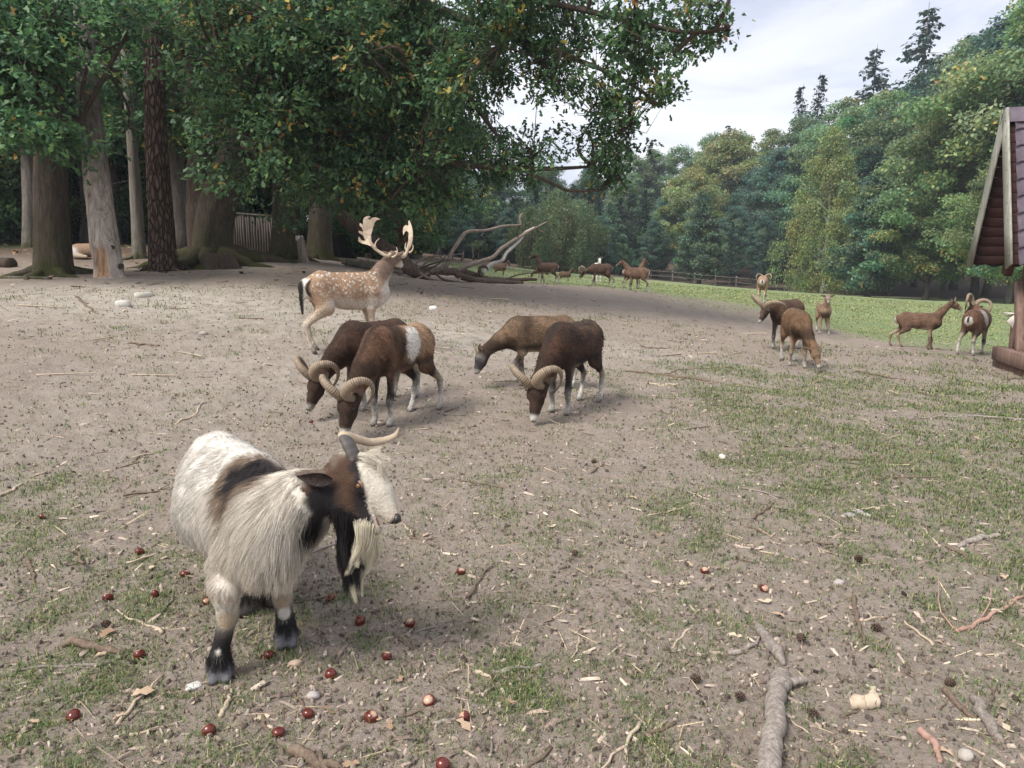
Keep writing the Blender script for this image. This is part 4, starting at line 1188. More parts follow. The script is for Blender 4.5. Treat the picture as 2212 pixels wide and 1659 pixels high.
def short_fur(root, V, F, C, h, n, seed, length=.022, rad=.0011):
    def lenf(p):
        z = p[:, 2] / h
        return length * (0.25 + 0.75 * sstep(.35, .6, z))
    def combf(p): return np.tile(np.array([-1.0, 0, -.55]), (len(p), 1))
    return fur('fur', V, F, C, n, lenf, combf, root, seed, rad, 4, .35, .25, .42, .03)

def at_px(u, v): return hit(u, v)[0]

GR = (.86, 0, .33); GN = (.93, 0, .03)            # grazing head: poll and nose
def ram_horns(hf, root, R=.115, turn=4.6, r0=.046, r1=.009, spread=.80, back=.85, fwd=.10, rings=36):
    for e in (-1, 1): spiral_horn(hf, e, R, turn, spread, root, r0, r1, back, fwd, rings)
# ------------------------------------------------------------------ shelter, fences, fallen tree
def box(m, x0, x1, y0, y1, z0, z1, M=None, C=None):
    V = np.array([(x, y, z) for z in (z0, z1) for y in (y0, y1) for x in (x0, x1)], float)
    if M is not None: V = V @ M[:3, :3].T + M[:3, 3]
    m.add(V, None, [(0, 2, 3, 1), (4, 5, 7, 6), (0, 1, 5, 4), (2, 6, 7, 3), (0, 4, 6, 2), (1, 3, 7, 5)], C)
def beam(a, b, w, t, name, mat, parent, up=(0, 0, 1), bev=.006, jit=0.0):
    """rectangular timber from a to b, w wide across `up`, t thick"""
    a = np.asarray(a, float); b = np.asarray(b, float); d = b - a; L = np.linalg.norm(d); d /= L
    u = np.asarray(up, float); s = np.cross(d, u); s /= np.linalg.norm(s); u = np.cross(s, d)
    sec = []
    hw, ht = w / 2, t / 2
    for (p, q) in ((-hw + bev, -ht), (hw - bev, -ht), (hw, -ht + bev), (hw, ht - bev), (hw - bev, ht), (-hw + bev, ht), (-hw, ht - bev), (-hw, -ht + bev)): sec.append(s * p + u * q)
    sec = np.array(sec); m = MB()
    n = 5; V = np.concatenate([a + d * (L * k / (n - 1)) + sec * (1 + jit * math.sin(k * 2.1 + L)) for k in range(n)])
    F4 = [(k * 8 + j, k * 8 + (j + 1) % 8, (k + 1) * 8 + (j + 1) % 8, (k + 1) * 8 + j) for k in range(n - 1) for j in range(8)]
    F3 = []
    V = np.vstack([V, a, b]); c0, c1 = n * 8, n * 8 + 1
    for j in range(8): F3 += [(c0, (j + 1) % 8, j), (c1, (n - 1) * 8 + j, (n - 1) * 8 + (j + 1) % 8)]
    m.add(V, F3, F4)
    return m.build(name, mat, parent, False)
def wood(name, lo, hi, along='z', rough=.75, sc=18.0):
    m = N(name, rough, .25)
    st = {'x': (1, sc, sc), 'y': (sc, 1, sc), 'z': (sc, sc, 1)}[along]
    v = m.coord('Object', st); n = m.noise(v, 1.3, 6, .65, .4); n2 = m.noise(m.coord('Object'), 2.2, 4)
    c = m.ramp(n, [(.3, lo), (.7, hi)]); c = m.mix(m.ramp(n2, [(.35, (0,) * 3), (.75, (.5,) * 3)]), c, tuple(x * .55 for x in lo))
    m.base(c); m.bump(n, .35, .01); return m.m
W_RED = wood('red_brown_timber', (.075, .030, .022), (.155, .070, .050))
W_DARKRED = wood('dark_red_boards', (.028, .011, .010), (.060, .024, .020), 'x')
W_GREYB = wood('weathered_timber', (.14, .085, .065), (.30, .205, .165))
W_BARGE = wood('greyed_barge_board', (.22, .22, .18), (.46, .46, .39))
W_PALE = wood('pale_planks', (.55, .50, .44), (.78, .74, .68), 'x')
W_FENCE = wood('fence_wood', (.10, .085, .07), (.26, .22, .185))

def make_shelter():
    # an A-frame feeding shelter; its gable faces the herd, its ridge runs away to the right
    G = P(2150, 790, 10.6); G[2] = gz(G[0], G[1])
    o = empty('wooden_shelter', G)
    s = 10.6 / FPX
    Q = lambda u, v, d: P(u, v, d) - G
    apex = Q(2166, 250, 10.0)
    Lf = Q(2095, 568, 10.9); Rt = Q(2179, 574, 9.45)
    gd = (Rt - Lf); gd[2] = 0; gw = np.linalg.norm(gd); gd /= gw
    ridge = np.array([-gd[1], gd[0], 0.0]); ridge = ridge if ridge[0] > 0 else -ridge      # horizontal, away from the gable
    mid = (Lf + Rt) / 2; apex = np.array([mid[0], mid[1], apex[2]]) 
    zl = (Lf[2] + Rt[2]) / 2; Lf[2] = Rt[2] = zl
    LEN = 4.2
    tile = N('metal_roof_tile', .45, .4); v = tile.coord('Object'); n = tile.noise(v, 6, 5, .6)
    tile.base(tile.mix(tile.ramp(tile.noise(v, 22, 5, .7), [(.60, (0,) * 3), (.72, (.5,) * 3)]), tile.ramp(n, [(.3, (.085, .064, .080)), (.7, (.145, .115, .140))]), (.30, .31, .27))); tile.bump(n, .1, .004)
    for side, E in ((0, Lf), (1, Rt)):
        down = E - apex; H = np.linalg.norm(down); dn = down / H
        nrm = np.cross(ridge, dn); nrm = nrm if nrm @ (E - mid) > 0 else -nrm
        # boards of the roof deck, seen from below
        nbd = 15
        for i in range(nbd):
            a = apex + dn * (H * (i + .5) / nbd) - nrm * .02
            beam(a + ridge * .04, a + ridge * LEN, H / nbd - .008, .022, 'roof_board', W_DARKRED, o, nrm, .003)
        # metal tiles: one stepped, waved sheet per course
        rows = 9
        for i in range(rows):
            t0, t1 = H * i / rows, H * (i + 1) / rows + .03
            nx = 64; xs = np.linspace(.10, LEN, nx); wv = .022 * np.sin(xs * 2 * math.pi / .28)
            V = []
            for t, lift in ((t0, .018), ((t0 + t1) / 2, .024), (t1 - .02, .048), (t1, .042), (t1, .010)):
                V.append(apex + dn * (t + (.030 * np.sin(xs * 2 * math.pi / .28))[:, None] * (t > t0)) + ridge * xs[:, None] + nrm * (lift + wv)[:, None])
            V = np.concatenate(V); F4 = [(k * nx + j, k * nx + j + 1, (k + 1) * nx + j + 1, (k + 1) * nx + j) for k in range(4) for j in range(nx - 1)]
            if side == 0: F4 = [f[::-1] for f in F4]
            m = MB(); m.add(V, None, F4); m.build('roof_tile_course', tile.m, o, True)
        beam(apex - ridge * .0 + nrm * .0 - dn * .03, E + dn * .03, .20, .028, 'barge_board', W_BARGE, o, ridge, .004)
        m = MB()
        for k in range(9):
            c = apex + dn * (H * (.06 + .11 * k)) - ridge * .018 + nrm * .05
            V, F3, F4 = pipe([c, c - ridge * .008], [.009, .006], 6); m.add(V, F3, F4)
        m.build('screw_row', simple('screw_steel', (.25, .25, .26), .4, .6), o)['kind'] = 'stuff'
        # rafter under the deck and the inner brace
        beam(apex + ridge * .5 + dn * .15 - nrm * .11, E + ridge * .5 + dn * .13 - nrm * .11, .10, .15, 'rafter', W_RED, o, nrm)
    # ridge cap
    m = MB(); nx = 20; xs = np.linspace(-.02, LEN, nx); V = []
    for E, k in ((Lf, 1), (None, 0), (Rt, 1)):
        if E is None: V.append(apex + ridge * xs[:, None] + np.array([0, 0, .075]))
        else:
            dn = (E - apex) / np.linalg.norm(E - apex); nrm = np.cross(ridge, dn); nrm = nrm if nrm @ (E - mid) > 0 else -nrm
            V.append(apex + dn * .17 + nrm * .058 + ridge * xs[:, None])
    V = np.concatenate(V); F4 = [(k * nx + j, k * nx + j + 1, (k + 1) * nx + j + 1, (k + 1) * nx + j) for k in range(2) for j in range(nx - 1)]
    m.add(V, None, F4); m.build('ridge_cap', tile.m, o, False)
    # posts, sloping struts and the sill frame
    gz_ = lambda p: gz(G[0] + p[0], G[1] + p[1]) - G[2]
    fl = mid - gd * gw * .22 + ridge * .55; fr = mid + gd * gw * .26 + ridge * .45
    A0 = Q(2200, 800, 9.9); A0[2] = gz_(A0)                     # foot of the front post
    spots = [A0, A0 - gd * gw * .42 + ridge * 1.0, A0 + ridge * 3.2, A0 - gd * gw * .42 + ridge * 3.6, A0 + gd * gw * .45]
    for k, p in enumerate(spots):
        z0 = gz_(p); q = np.array([p[0], p[1], z0])
        beam(q + [0, 0, .10], np.array([p[0], p[1], zl + .45]), .15, .15, 'post', W_RED, o, ridge)
        if k in (1, 3): continue
        for sg in (-1, 1):
            beam(q + gd * sg * .34 + [0, 0, .10], q + gd * sg * .075 + [0, 0, 1.12], .10, .08, 'strut', W_GREYB, o, ridge)
    for c in (A0, A0 + ridge * 3.2):
        a, b = c - gd * .48, c + gd * gw * .8; za = gz_(c)
        beam(np.array([a[0], a[1], za + .04]), np.array([b[0], b[1], za + .04]), .34, .14, 'sill_beam', W_GREYB, o)
        for dx, sh in ((-.16, .06), (.16, .22)):
            a2 = c - gd * (.42 - sh) + ridge * dx; b2 = b + ridge * dx
            beam(np.array([a2[0], a2[1], za + .21]), np.array([b2[0], b2[1], za + .21]), .14, .20, 'cross_beam', W_GREYB, o)
    a = A0 - gd * .05 - ridge * .10; b = A0 + gd * .30 - ridge * .10
    beam(np.array([a[0], a[1], gz_(A0) + 1.25]), np.array([b[0], b[1], gz_(A0) + .12]), .11, .10, 'strut', W_GREYB, o, ridge)
    # hay rack boards between the posts
    rk = A0 + gd * .1
    z0 = gz_(rk)
    for k in range(5):
        a = rk + ridge * .75 + np.array([0, 0, z0 + .55 + .17 * k]); beam(a, a + ridge * 2.6, .03, .15, 'rack_board', W_DARKRED, o)
    prop(o, 'steep A-frame wooden feeding shelter with purplish metal tile roof', 'shelter')
    # pale feed rack standing on the far side of the shelter
    B = P(2196, 740, 12.8); B[2] = gz(B[0], B[1])
    r = empty('feed_rack', B)
    for k in range(5):
        zz = .74 - .05 * k; beam((-.24 + .04 * k, 0, zz), (.50, .05, zz), .20 - .02 * k, .022, 'slat', W_PALE, r, (0, 0, 1))
    for x in (-.1, .45):
        beam((x, .0, -.03), (x, .03, .76), .05, .05, 'leg', W_GREYB, r, (0, 1, 0))
    beam((-.24, -.09, .66), (.06, -.09, .36), .16, .02, 'side_board', W_PALE, r, (0, 1, 0))
    prop(r, 'pale wooden feed rack with stacked slats behind the shelter post', 'rack')
make_shelter()

def make_palisade():
    a = P(492, 540, 20.5); b = P(592, 541, 20.0)
    a[2] = gz(a[0], a[1]); o = empty('palisade', a)
    r = np.random.default_rng(4); n = 19
    for i in range(n):
        t = i / (n - 1); p = a + (b - a) * t; z = gz(p[0], p[1]) - a[2]
        h = 1.06 + .03 * r.normal()
        m = MB(); pt = [(p[0] - a[0], p[1] - a[1], z - .1), (p[0] - a[0] + .01 * r.normal(), p[1] - a[1], z + h * .6), (p[0] - a[0] + .012 * r.normal(), p[1] - a[1], z + h)]
        V, F3, F4 = pipe(pt, .030 + .006 * r.random(), 7); m.add(V, F3, F4); m.build('pole', W_FENCE, o)
    z = gz(b[0], b[1]) - a[2]
    beam((0, -.035, 1.10), (b[0] - a[0], b[1] - a[1] - .035, z + 1.10), .06, .05, 'top_rail', W_FENCE, o)
    prop(o, 'brown palisade of upright poles between two oak trunks', 'fence')
make_palisade()

def make_rail_fence():
    pts = [P(1400, 606, 60), P(1452, 608, 60), P(1500, 610, 60), P(1545, 612, 60), P(1590, 613, 60), P(1650, 616, 60)]
    a = pts[0].copy(); a[2] = gz(a[0], a[1]); o = empty('rail_fence', a)
    pr = None
    for p in pts:
        z = gz(p[0], p[1]); q = np.array([p[0], p[1], z]) - a
        beam(q + [0, 0, -.1], q + [0, 0, .95], .09, .09, 'post', W_FENCE, o, (0, 1, 0))
        if pr is not None:
            for h in (.42, .82): beam(pr + [0, -.07, h], q + [0, -.07, h], .04, .05, 'rail', W_FENCE, o)
        pr = q
    prop(o, 'grey post and rail fence across the far meadow', 'fence')
make_rail_fence()

def limb_mesh(pts, radii, mat, name, parent, seed=0, sides=10, n=40, rough=.10):
    c = curve(pts, n); r = np.random.default_rng(seed)
    c = c + np.cumsum(r.normal(size=(n, 3)) * .004, 0) * np.mean(radii) * 8
    th = np.arange(sides)
    w = 1 + rough * fbm(np.stack(np.meshgrid(np.arange(n) * .35, th * .9, [seed + .5], indexing='ij'), -1)[..., 0, :], 3)
    rr = np.interp(np.linspace(0, 1, n), np.linspace(0, 1, len(radii)), radii)
    m = MB(); V, F3, F4 = pipe(c, rr, sides, w); m.add(V, F3, F4)
    return m.build(name, mat, parent), c

def make_fallen():
    B = P(905, 592, 17.5); B[2] = gz(B[0], B[1])
    o = empty('fallen_tree', B); Q = lambda u, v, d: P(u, v, d) - B
    FW = bark_material('fallen_bark', (.065, .048, .038), (.20, .155, .125), (9, 9, 3), .8)
    GW = bark_material('weathered_branch', (.19, .15, .125), (.44, .365, .31), (9, 9, 3), .6)
    BL = bark_material('bleached_branch', (.42, .39, .36), (.74, .71, .68), (8, 8, 3), .4)
    limb_mesh([Q(600, 300, 17.2), Q(635, 345, 17.2), Q(690, 405, 17.2), Q(740, 462, 17.3), Q(800, 515, 17.4), Q(860, 548, 17.4), Q(885, 575, 17.4), Q(925, 592, 17.5)], [.14, .165, .175, .175, .175, .18, .16, .13], FW, 'trunk', o, 1, 14, 70, .12)
    limb_mesh([Q(880, 570, 17.4), Q(905, 584, 17.5), Q(960, 588, 17.8), Q(1010, 592, 18.2), Q(1050, 604, 18.6), Q(1100, 606, 19.2), Q(1160, 604, 19.8)], [.125, .115, .105, .095, .085, .07, .04], FW, 'bough', o, 2, 12, 60, .14)
    limb_mesh([Q(985, 592, 18.0), Q(1020, 604, 18.0), Q(1070, 608, 18.4), Q(1130, 610, 19)], [.09, .085, .07, .03], FW, 'bough', o, 3)
    limb_mesh([Q(930, 588, 17.6), Q(965, 572, 17.5), Q(975, 545, 17.5), Q(995, 515, 17.6), Q(1010, 500, 17.7), Q(1050, 497, 17.9), Q(1085, 488, 18.2), Q(1125, 486, 18.4)], [.075, .058, .05, .046, .042, .038, .034, .016], GW, 'branch', o, 4, 9, 60)
    limb_mesh([Q(980, 592, 18.0), Q(1000, 578, 18.0), Q(1035, 565, 18.2), Q(1065, 555, 18.4), Q(1085, 535, 18.6), Q(1110, 518, 18.8), Q(1140, 500, 19), Q(1182, 478, 19.2)], [.066, .062, .057, .053, .05, .046, .036, .016], GW, 'branch', o, 5, 9, 60)
    limb_mesh([Q(1042, 590, 18.3), Q(1060, 572, 18.5), Q(1085, 562, 18.6), Q(1095, 545, 18.7), Q(1120, 522, 18.9), Q(1135, 503, 19.0), Q(1155, 492, 19.1)], [.055, .05, .045, .045, .04, .04, .03], BL, 'bleached_branch', o, 6, 9, 60)
    for i, pts in enumerate([
        [(940, 590, 17.5), (955, 602, 17.2), (975, 607, 17.0), (990, 608, 17.0)], [(905, 588, 17.4), (925, 600, 17.1), (945, 604, 17.0)], [(1160, 488, 19.1), (1165, 498, 19.1), (1178, 503, 19.0)],
        [(1125, 487, 18.4), (1122, 470, 18.4), (1128, 460, 18.5)], [(1122, 488, 18.4), (1118, 505, 18.5), (1120, 515, 18.6)], [(900, 582, 17.4), (930, 560, 17.3), (950, 540, 17.2)], [(905, 580, 17.4), (950, 565, 17.2), (985, 560, 17.3)],
        [(890, 575, 17.4), (920, 556, 17.3), (960, 552, 17.4), (1000, 548, 17.6)], [(915, 585, 17.4), (945, 572, 17.3), (965, 550, 17.3)], [(1060, 604, 18.5), (1030, 612, 18.2), (1010, 612, 18)], [(1090, 606, 19), (1110, 596, 19.2), (1140, 590, 19.4), (1160, 592, 19.6)],
        [(1000, 596, 18), (990, 606, 17.8), (1000, 612, 17.6)], [(870, 590, 17.2), (850, 600, 16.9), (830, 606, 16.8)], [(925, 590, 17.4), (900, 602, 17), (880, 606, 16.8)]]):
        limb_mesh([Q(*p) for p in pts], [.026, .02, .008] if i > 3 else [.035, .03, .012], GW if i % 2 else FW, 'twig', o, 10 + i, 6, 18)
    # broken curl of a torn stub
    limb_mesh([Q(1046, 602, 18.3), Q(1036, 590, 18.2), Q(1038, 578, 18.2), Q(1048, 575, 18.2), Q(1055, 583, 18.2)], [.055, .05, .045, .04, .015], BARK_DARK, 'stub', o, 40, 8, 24)
    # dry leaves still hanging on a drooping twig
    r = np.random.default_rng(8); q = np.concatenate([Q(872 + 8 * r.normal(), 420 + 100 * r.random(), 17.0)[None] for _ in range(260)])
    V, F3, F4, C = leaves(q, r.normal(size=(260, 3)) + [0, 0, -1], r.normal(size=(260, 3)), .10 + .05 * r.random(260), np.tile([[.16, .075, .055]], (260, 1)) * (1 + .3 * r.normal(size=(260, 1))), 'oak')
    m = MB(); m.add(V, F3, F4, np.clip(C, .02, .5)); x = m.build('dry_leaves', MAT_LEAF, o, False, True); x['kind'] = 'stuff'
    limb_mesh([Q(862, 548, 17.2), Q(868, 480, 17.1), Q(874, 400, 17.0), Q(880, 330, 16.8)], [.02, .018, .014, .008], FW, 'twig', o, 60, 6, 24)
    prop(o, 'dark fallen tree leaning to the ground with bleached upright branches', 'fallen tree')
make_fallen()

def stump(u, v, d, rad, h, mat, label, name='tree_stump', cap=None, lean=(0, 0), seed=1.0):
    b = P(u, v, d); b[2] = gz(b[0], b[1]); o = empty(name, b)
    pth = curve([(0, 0, -.12), (lean[0] * .4, lean[1] * .4, h * .5), (lean[0], lean[1], h)], 14)
    big_trunk('trunk', pth, np.linspace(rad * 1.15, rad * .92, 14), mat, seed, 20, .06, 9, .5, 4, o)
    if cap is not None:
        m = MB(); V, F3, F4 = pipe([pth[-1] + [0, 0, -.10], pth[-1] + [0, 0, .012]], rad * 1.03, 18); m.add(V, F3, F4); m.build('sawn_top', cap, o, False)
    prop(o, label, 'stump'); return o
WHITEP = simple('white_paint', (.70, .69, .66), .7, .3, .12)
stump(655, 541, 17.0, .085, .62, WOOD_DEAD, 'thin pale stump with a white-painted top leaning by the mossy oak', cap=WHITEP, lean=(-.08, 0), seed=2.2)
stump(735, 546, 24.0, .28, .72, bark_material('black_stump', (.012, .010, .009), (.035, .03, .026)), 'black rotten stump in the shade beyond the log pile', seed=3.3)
stump(478, 590, 15.2, .30, .30, BARK_DARK, 'broken root stump in front of the leaning oak', seed=4.4)
stump(795, 553, 19.5, .09, .42, BARK_DARK, 'small dark stump rising behind the log pile', seed=5.4)

def log(u0, v0, d0, u1, v1, d1, rad, mat, label, group=None, name='log', seed=1, sink=.35):
    a = P(u0, v0, d0); b = P(u1, v1, d1); a[2] = gz(a[0], a[1]) + rad * (1 - sink); b[2] = gz(b[0], b[1]) + rad * (1 - sink)
    c0 = (a + b) / 2; c0[2] = gz(c0[0], c0[1])
    m = MB(); n = 14
    pth = np.array([a + (b - a) * t for t in np.linspace(0, 1, n)]) - c0
    th = np.arange(12)
    w = 1 + .14 * fbm(np.stack(np.meshgrid(np.arange(n) * .4, th * .7, [seed + .5], indexing='ij'), -1)[..., 0, :], 3)
    V, F3, F4 = pipe(pth, np.linspace(rad, rad * .85, n), 12, w); m.add(V, F3, F4)
    o = m.build(name, mat); o.location = c0
    prop(o, label, 'log', group); return o
log(745, 558, 18.5, 880, 560, 18.8, .10, BARK_GREY, 'long grey log at the bottom of the log pile', 'logs in the pile', seed=1)
log(770, 550, 19.2, 850, 549, 19.4, .09, WOOD_DEAD, 'pale split log on top of the log pile', 'logs in the pile', seed=2, sink=-1.2)
log(740, 551, 19.4, 800, 553, 19.0, .08, BARK_DARK, 'short dark log at the back of the log pile', 'logs in the pile', seed=3)
log(800, 562, 18.2, 870, 566, 18.2, .07, WOOD_DEAD, 'thin pale log lying in front of the log pile', 'logs in the pile', seed=4)
log(-60, 572, 16, 26, 572, 15.4, .14, BARK_DARK, 'cut dark log lying left of the thick oak', None, seed=5)
log(150, 470, 30, 128, 520, 26, .09, WOOD_DEAD, 'grey branch propped on the ground in the shaded wood', None, seed=6)
log(-20, 604, 13.2, 110, 596, 13.0, .035, BARK_GREY, 'long thin grey pole at the foot of the thick oak', None, seed=7)
# ------------------------------------------------------------------ the herd
D2R = math.radians
# ram with the white saddle, grazing with its back to the deer
a, V, F, C, hf = quadruped('mouflon_ram', at_px(864, 906), D2R(-118), .80,
    dict(poll=(.79, .02, .44), nose=(.96, .03, .06), fl=(.30, -.02), fr=(.36, .02), hl=(-.62, .03), hr=(-.34, .03)),
    ram_cols(side=np.array([.165, .092, .055]), back=np.array([.31, .20, .125]), neck=np.array([.125, .066, .040])), mou_pattern(1.0, .9, .9, .9, seed=1.0, paleback=.9), .0105, neck=1.28, headw=1.1, girth=.97)
ram_horns(hf, a, .122, 4.7, .050, .010)
short_fur(a, V, F, C, .80, 16000, 11)
prop(a, 'brown ram with a white saddle patch and ringed curled horns, grazing by the goat', 'ram', 'mouflon rams')
# dark ram grazing beside it
b, V, F, C, hf = quadruped('mouflon_ram', at_px(812, 872), D2R(-128), .78,
    dict(poll=(.79, .02, .47), nose=(.98, .02, .13), fl=(.30, 0), fr=(.34, 0), hl=(-.62, .0), hr=(-.42, .0)),
    ram_cols(side=np.array([.095, .052, .034]), back=DARKB, neck=np.array([.085, .044, .028])), mou_pattern(0.0, .8, .5, .9, sooty=.3, seed=3.0), .011, neck=1.22, girth=.95)
ram_horns(hf, b, .120, 4.7, .047, .010)
short_fur(b, V, F, C, .78, 12000, 12)
prop(b, 'dark brown ram grazing close behind the white-saddled ram', 'ram', 'mouflon rams')

# dark glossy ram in the middle
c, V, F, C, hf = quadruped('mouflon_ram', at_px(1236, 884), D2R(-124), .80,
    dict(poll=(.79, .03, .45), nose=(.95, .05, .06), fl=(.32, .0), fr=(.26, -.03), hl=(-.52, .0), hr=(-.42, .0)),
    ram_cols(side=np.array([.078, .042, .030]), back=np.array([.032, .024, .022]), neck=np.array([.095, .046, .028]), leg=BLACK * 1.4), mou_pattern(0.0, .95, .9, .7, sooty=.62, seed=8.0, flank=.9, paleback=.18), .0105, neck=1.25, girth=1.02, headw=1.1)
ram_horns(hf, c, .126, 4.8, .051, .010)
short_fur(c, V, F, C, .80, 16000, 13)
prop(c, 'blackish brown ram with white hooves and pale ringed horns, head to the ground', 'ram', 'mouflon rams')

# ewe behind it, one foreleg bent
d, V, F, C, hf = quadruped('mouflon_ewe', at_px(1165, 838), D2R(-171), .74,
    dict(poll=(.80, .04, .50), nose=(.93, .13, .23), fl=(.36, 0), fr=(.22, .0), lift_fl=.10),
    ewe_cols(np.array([.155, .100, .062]), leg=np.array([.05, .035, .028]), head=np.array([.030, .022, .020])), mou_pattern(0.0, .8, .35, .8, seed=12.0, flank=.8, facew=.3), .0115, ear_dir=(.3, -.5))
for e in (-1, 1):
    o, f, s, u, hl = hf
    ridged_horn([o + f * .12 * hl + u * (.18 + .33 * t) * hl + s * e * (.10 + .12 * t) * hl - f * .22 * hl * t * t for t in np.linspace(0, 1, 16)], .014, .004, d, 7)
short_fur(d, V, F, C, .74, 10000, 14, .014)
prop(d, 'brown ewe with dark face and short straight horns grazing beside the blackish ram', 'ewe', 'mouflon ewes')

# ---- right-hand group
e_, V, F, C, hf = quadruped('mouflon_ram', at_px(1694, 757), D2R(-138), .80,
    dict(poll=(.74, -.03, .84), nose=(.92, -.10, .56), fl=(.34, .01), fr=(.28, -.01)),
    ram_cols(side=np.array([.10, .058, .04]), back=np.array([.09, .055, .04]), neck=np.array([.11, .055, .035]), leg=BLACK * 1.3, head=np.array([.10, .065, .055])), mou_pattern(0, .6, .7, .8, seed=21.), .014)
ram_horns(hf, e_, .150, 4.1, .050, .010, spread=1.0, back=.5, fwd=.02)
prop(e_, 'dark ram standing with raised head and wide horns behind the reddish ewe', 'ram', 'mouflon rams')
f_, V, F, C, hf = quadruped('mouflon_ewe', at_px(1714, 788), D2R(-98), .78,
    dict(poll=(.76, .12, .40), nose=(.88, .20, .10), fl=(.34, .0), fr=(.22, -.02)),
    ewe_cols(np.array([.165, .098, .056]), leg=np.array([.20, .12, .07]), head=np.array([.22, .14, .085])), mou_pattern(0, .2, .9, .5, seed=24., flank=.3), .0125, girth=1.08, ear_dir=(.35, -.6))
short_fur(f_, V, F, C, .78, 9000, 15, .022)
prop(f_, 'woolly reddish ewe grazing in front of the dark horned ram', 'ewe', 'mouflon ewes')
g_, V, F, C, hf = quadruped('mouflon_lamb', at_px(1776, 719), D2R(-104), .66,
    dict(poll=(.58, -.02, 1.16), nose=(.86, -.04, 1.00), fl=(.36, .03), fr=(.30, -.03), hl=(-.45, .12), hr=(-.42, .0)),
    ewe_cols(np.array([.34, .23, .15]), leg=np.array([.30, .21, .15]), head=np.array([.30, .22, .17])), mou_pattern(0, .1, .5, .5, seed=27., flank=.15), .013, L=.92, girth=.92, ear_dir=(.15, -.1), ear_len=.5)
prop(g_, 'pale brown lamb facing forward with ears spread beside the grazing ewe', 'lamb', 'mouflon lambs')
h_, V, F, C, hf = quadruped('mouflon_ram', at_px(1645, 655), D2R(68), .80,
    dict(poll=(.66, .0, .84), nose=(.92, .0, .64), hl=(-.47, -.02), hr=(-.47, .02)),
    ram_cols(side=np.array([.33, .21, .14]), back=np.array([.33, .22, .15]), neck=np.array([.24, .14, .09]), leg=np.array([.22, .15, .1])), mou_pattern(0, .2, .7, 1.0, seed=30., flank=.3), .018, girth=1.08)
ram_horns(hf, h_, .115, 4.6, .040, .012, spread=.9, back=.7)
prop(h_, 'light brown ram seen from behind on the green meadow, horns curling at both sides', 'ram', 'mouflon rams')
i_, V, F, C, hf = quadruped('mouflon_ewe', at_px(1980, 755), D2R(-26), .66,
    dict(poll=(.70, .0, 1.22), nose=(.97, .02, 1.06), fl=(.36, .0), fr=(.26, .0), hl=(-.66, .0), hr=(-.40, .0)),
    ewe_cols(np.array([.155, .092, .060]), leg=np.array([.125, .08, .056]), head=np.array([.14, .09, .064]), sock=np.array([.27, .19, .13])), mou_pattern(0, .2, .4, .7, seed=33., flank=.3), .013, L=.95, girth=.86, neck=.86, ear_dir=(.5, -.5), tail=(.16, .025, BLACK * 3))
for e in (-1, 1):
    o, f, s, u, hl = hf
    ridged_horn([o + f * .10 * hl + u * (.18 + .40 * t) * hl + s * e * (.10 + .05 * t) * hl - f * .15 * hl * t * t for t in np.linspace(0, 1, 14)], .013, .004, i_, 6)
prop(i_, 'slender young brown mouflon walking towards the ram beside the wooden shelter', 'sheep', 'mouflon ewes')
j_, V, F, C, hf = quadruped('mouflon_ram', at_px(2102, 767), D2R(40), .80,
    dict(poll=(.60, .22, .98), nose=(.74, .48, .82), hl=(-.62, .03), hr=(-.42, .0), fl=(.30, .0), fr=(.34, .02)),
    ram_cols(side=np.array([.155, .082, .054]), back=np.array([.16, .088, .06]), neck=np.array([.15, .075, .046]), leg=BLACK * 2), mou_pattern(.6, .2, .7, 1.0, seed=36., flank=.5), .013, girth=1.12)
ram_horns(hf, j_, .145, 4.6, .050, .012, spread=.85, back=.75)
prop(j_, 'chestnut ram seen from behind with white rump and heavy horns by the shelter', 'ram', 'mouflon rams')

# ---- far group on the knoll
def small_horns(root, hf, L=.35, r0=.012, n=10, back=.25, col=None):
    o, f, s, u, hl = hf
    for e in (-1, 1):
        ridged_horn([o + f * .10 * hl + u * (.16 + L * t) * hl + s * e * (.10 + .10 * t) * hl - f * back * hl * t * t for t in np.linspace(0, 1, n)], r0, .004, root, 5, sides=6)
def far(name, u_, v_, yaw, h_, pose, side, label, cat, group, seed, horn=None, leg=None, head=None, girth=1.0, sock=None, rumpw=.6, L=.84, neck=.9, white=False, sad=0.0):
    h = h_ * .84
    cols = ewe_cols(side, leg, head, None, WHITE * .6 if sock is None else sock)
    r, V, F, C, hf = quadruped(name, at_px(u_, v_), D2R(yaw), h, pose, cols, None if white else mou_pattern(sad, .3, .3, rumpw, seed=seed, flank=.3), .018, girth=girth, L=L, neck=neck, ear_dir=(.4, -.4))
    if horn == 'ram': ram_horns(hf, r, .130, 4.4, .038, .012)
    elif horn: small_horns(r, hf, horn)
    prop(r, label, cat, group)
    return r
UP = (.66, .0, 1.20); UPN = (.94, .0, 1.06)
k1 = np.array([.14, .085, .058]); k2 = np.array([.080, .048, .036])
far('mouflon_lamb', 1080, 599, -12, .60, dict(poll=UP, nose=UPN, hl=(-.56, 0)), k1 * 1.15, 'small brown lamb standing behind the bleached branch of the fallen tree', 'lamb', 'mouflon lambs', 41., .25)
far('mouflon_ewe', 1182, 612, 178, .74, dict(poll=(.62, .02, 1.28), nose=(.92, .04, 1.20), hl=(-.56, 0), hr=(-.40, 0), fl=(.34, 0), fr=(.18, 0)), k2 * 1.1, 'dark brown ewe with raised head beside the tip of the fallen tree', 'ewe', 'mouflon ewes', 42., None, leg=k2 * .8, head=k2 * .6)
far('mouflon_ewe', 1172, 607, 176, .66, dict(poll=(.80, 0, .42), nose=(.92, 0, .10)), k1 * 1.1, 'brown ewe grazing at the fallen tree, half hidden by the dark ewe', 'ewe', 'mouflon ewes', 43., .3)
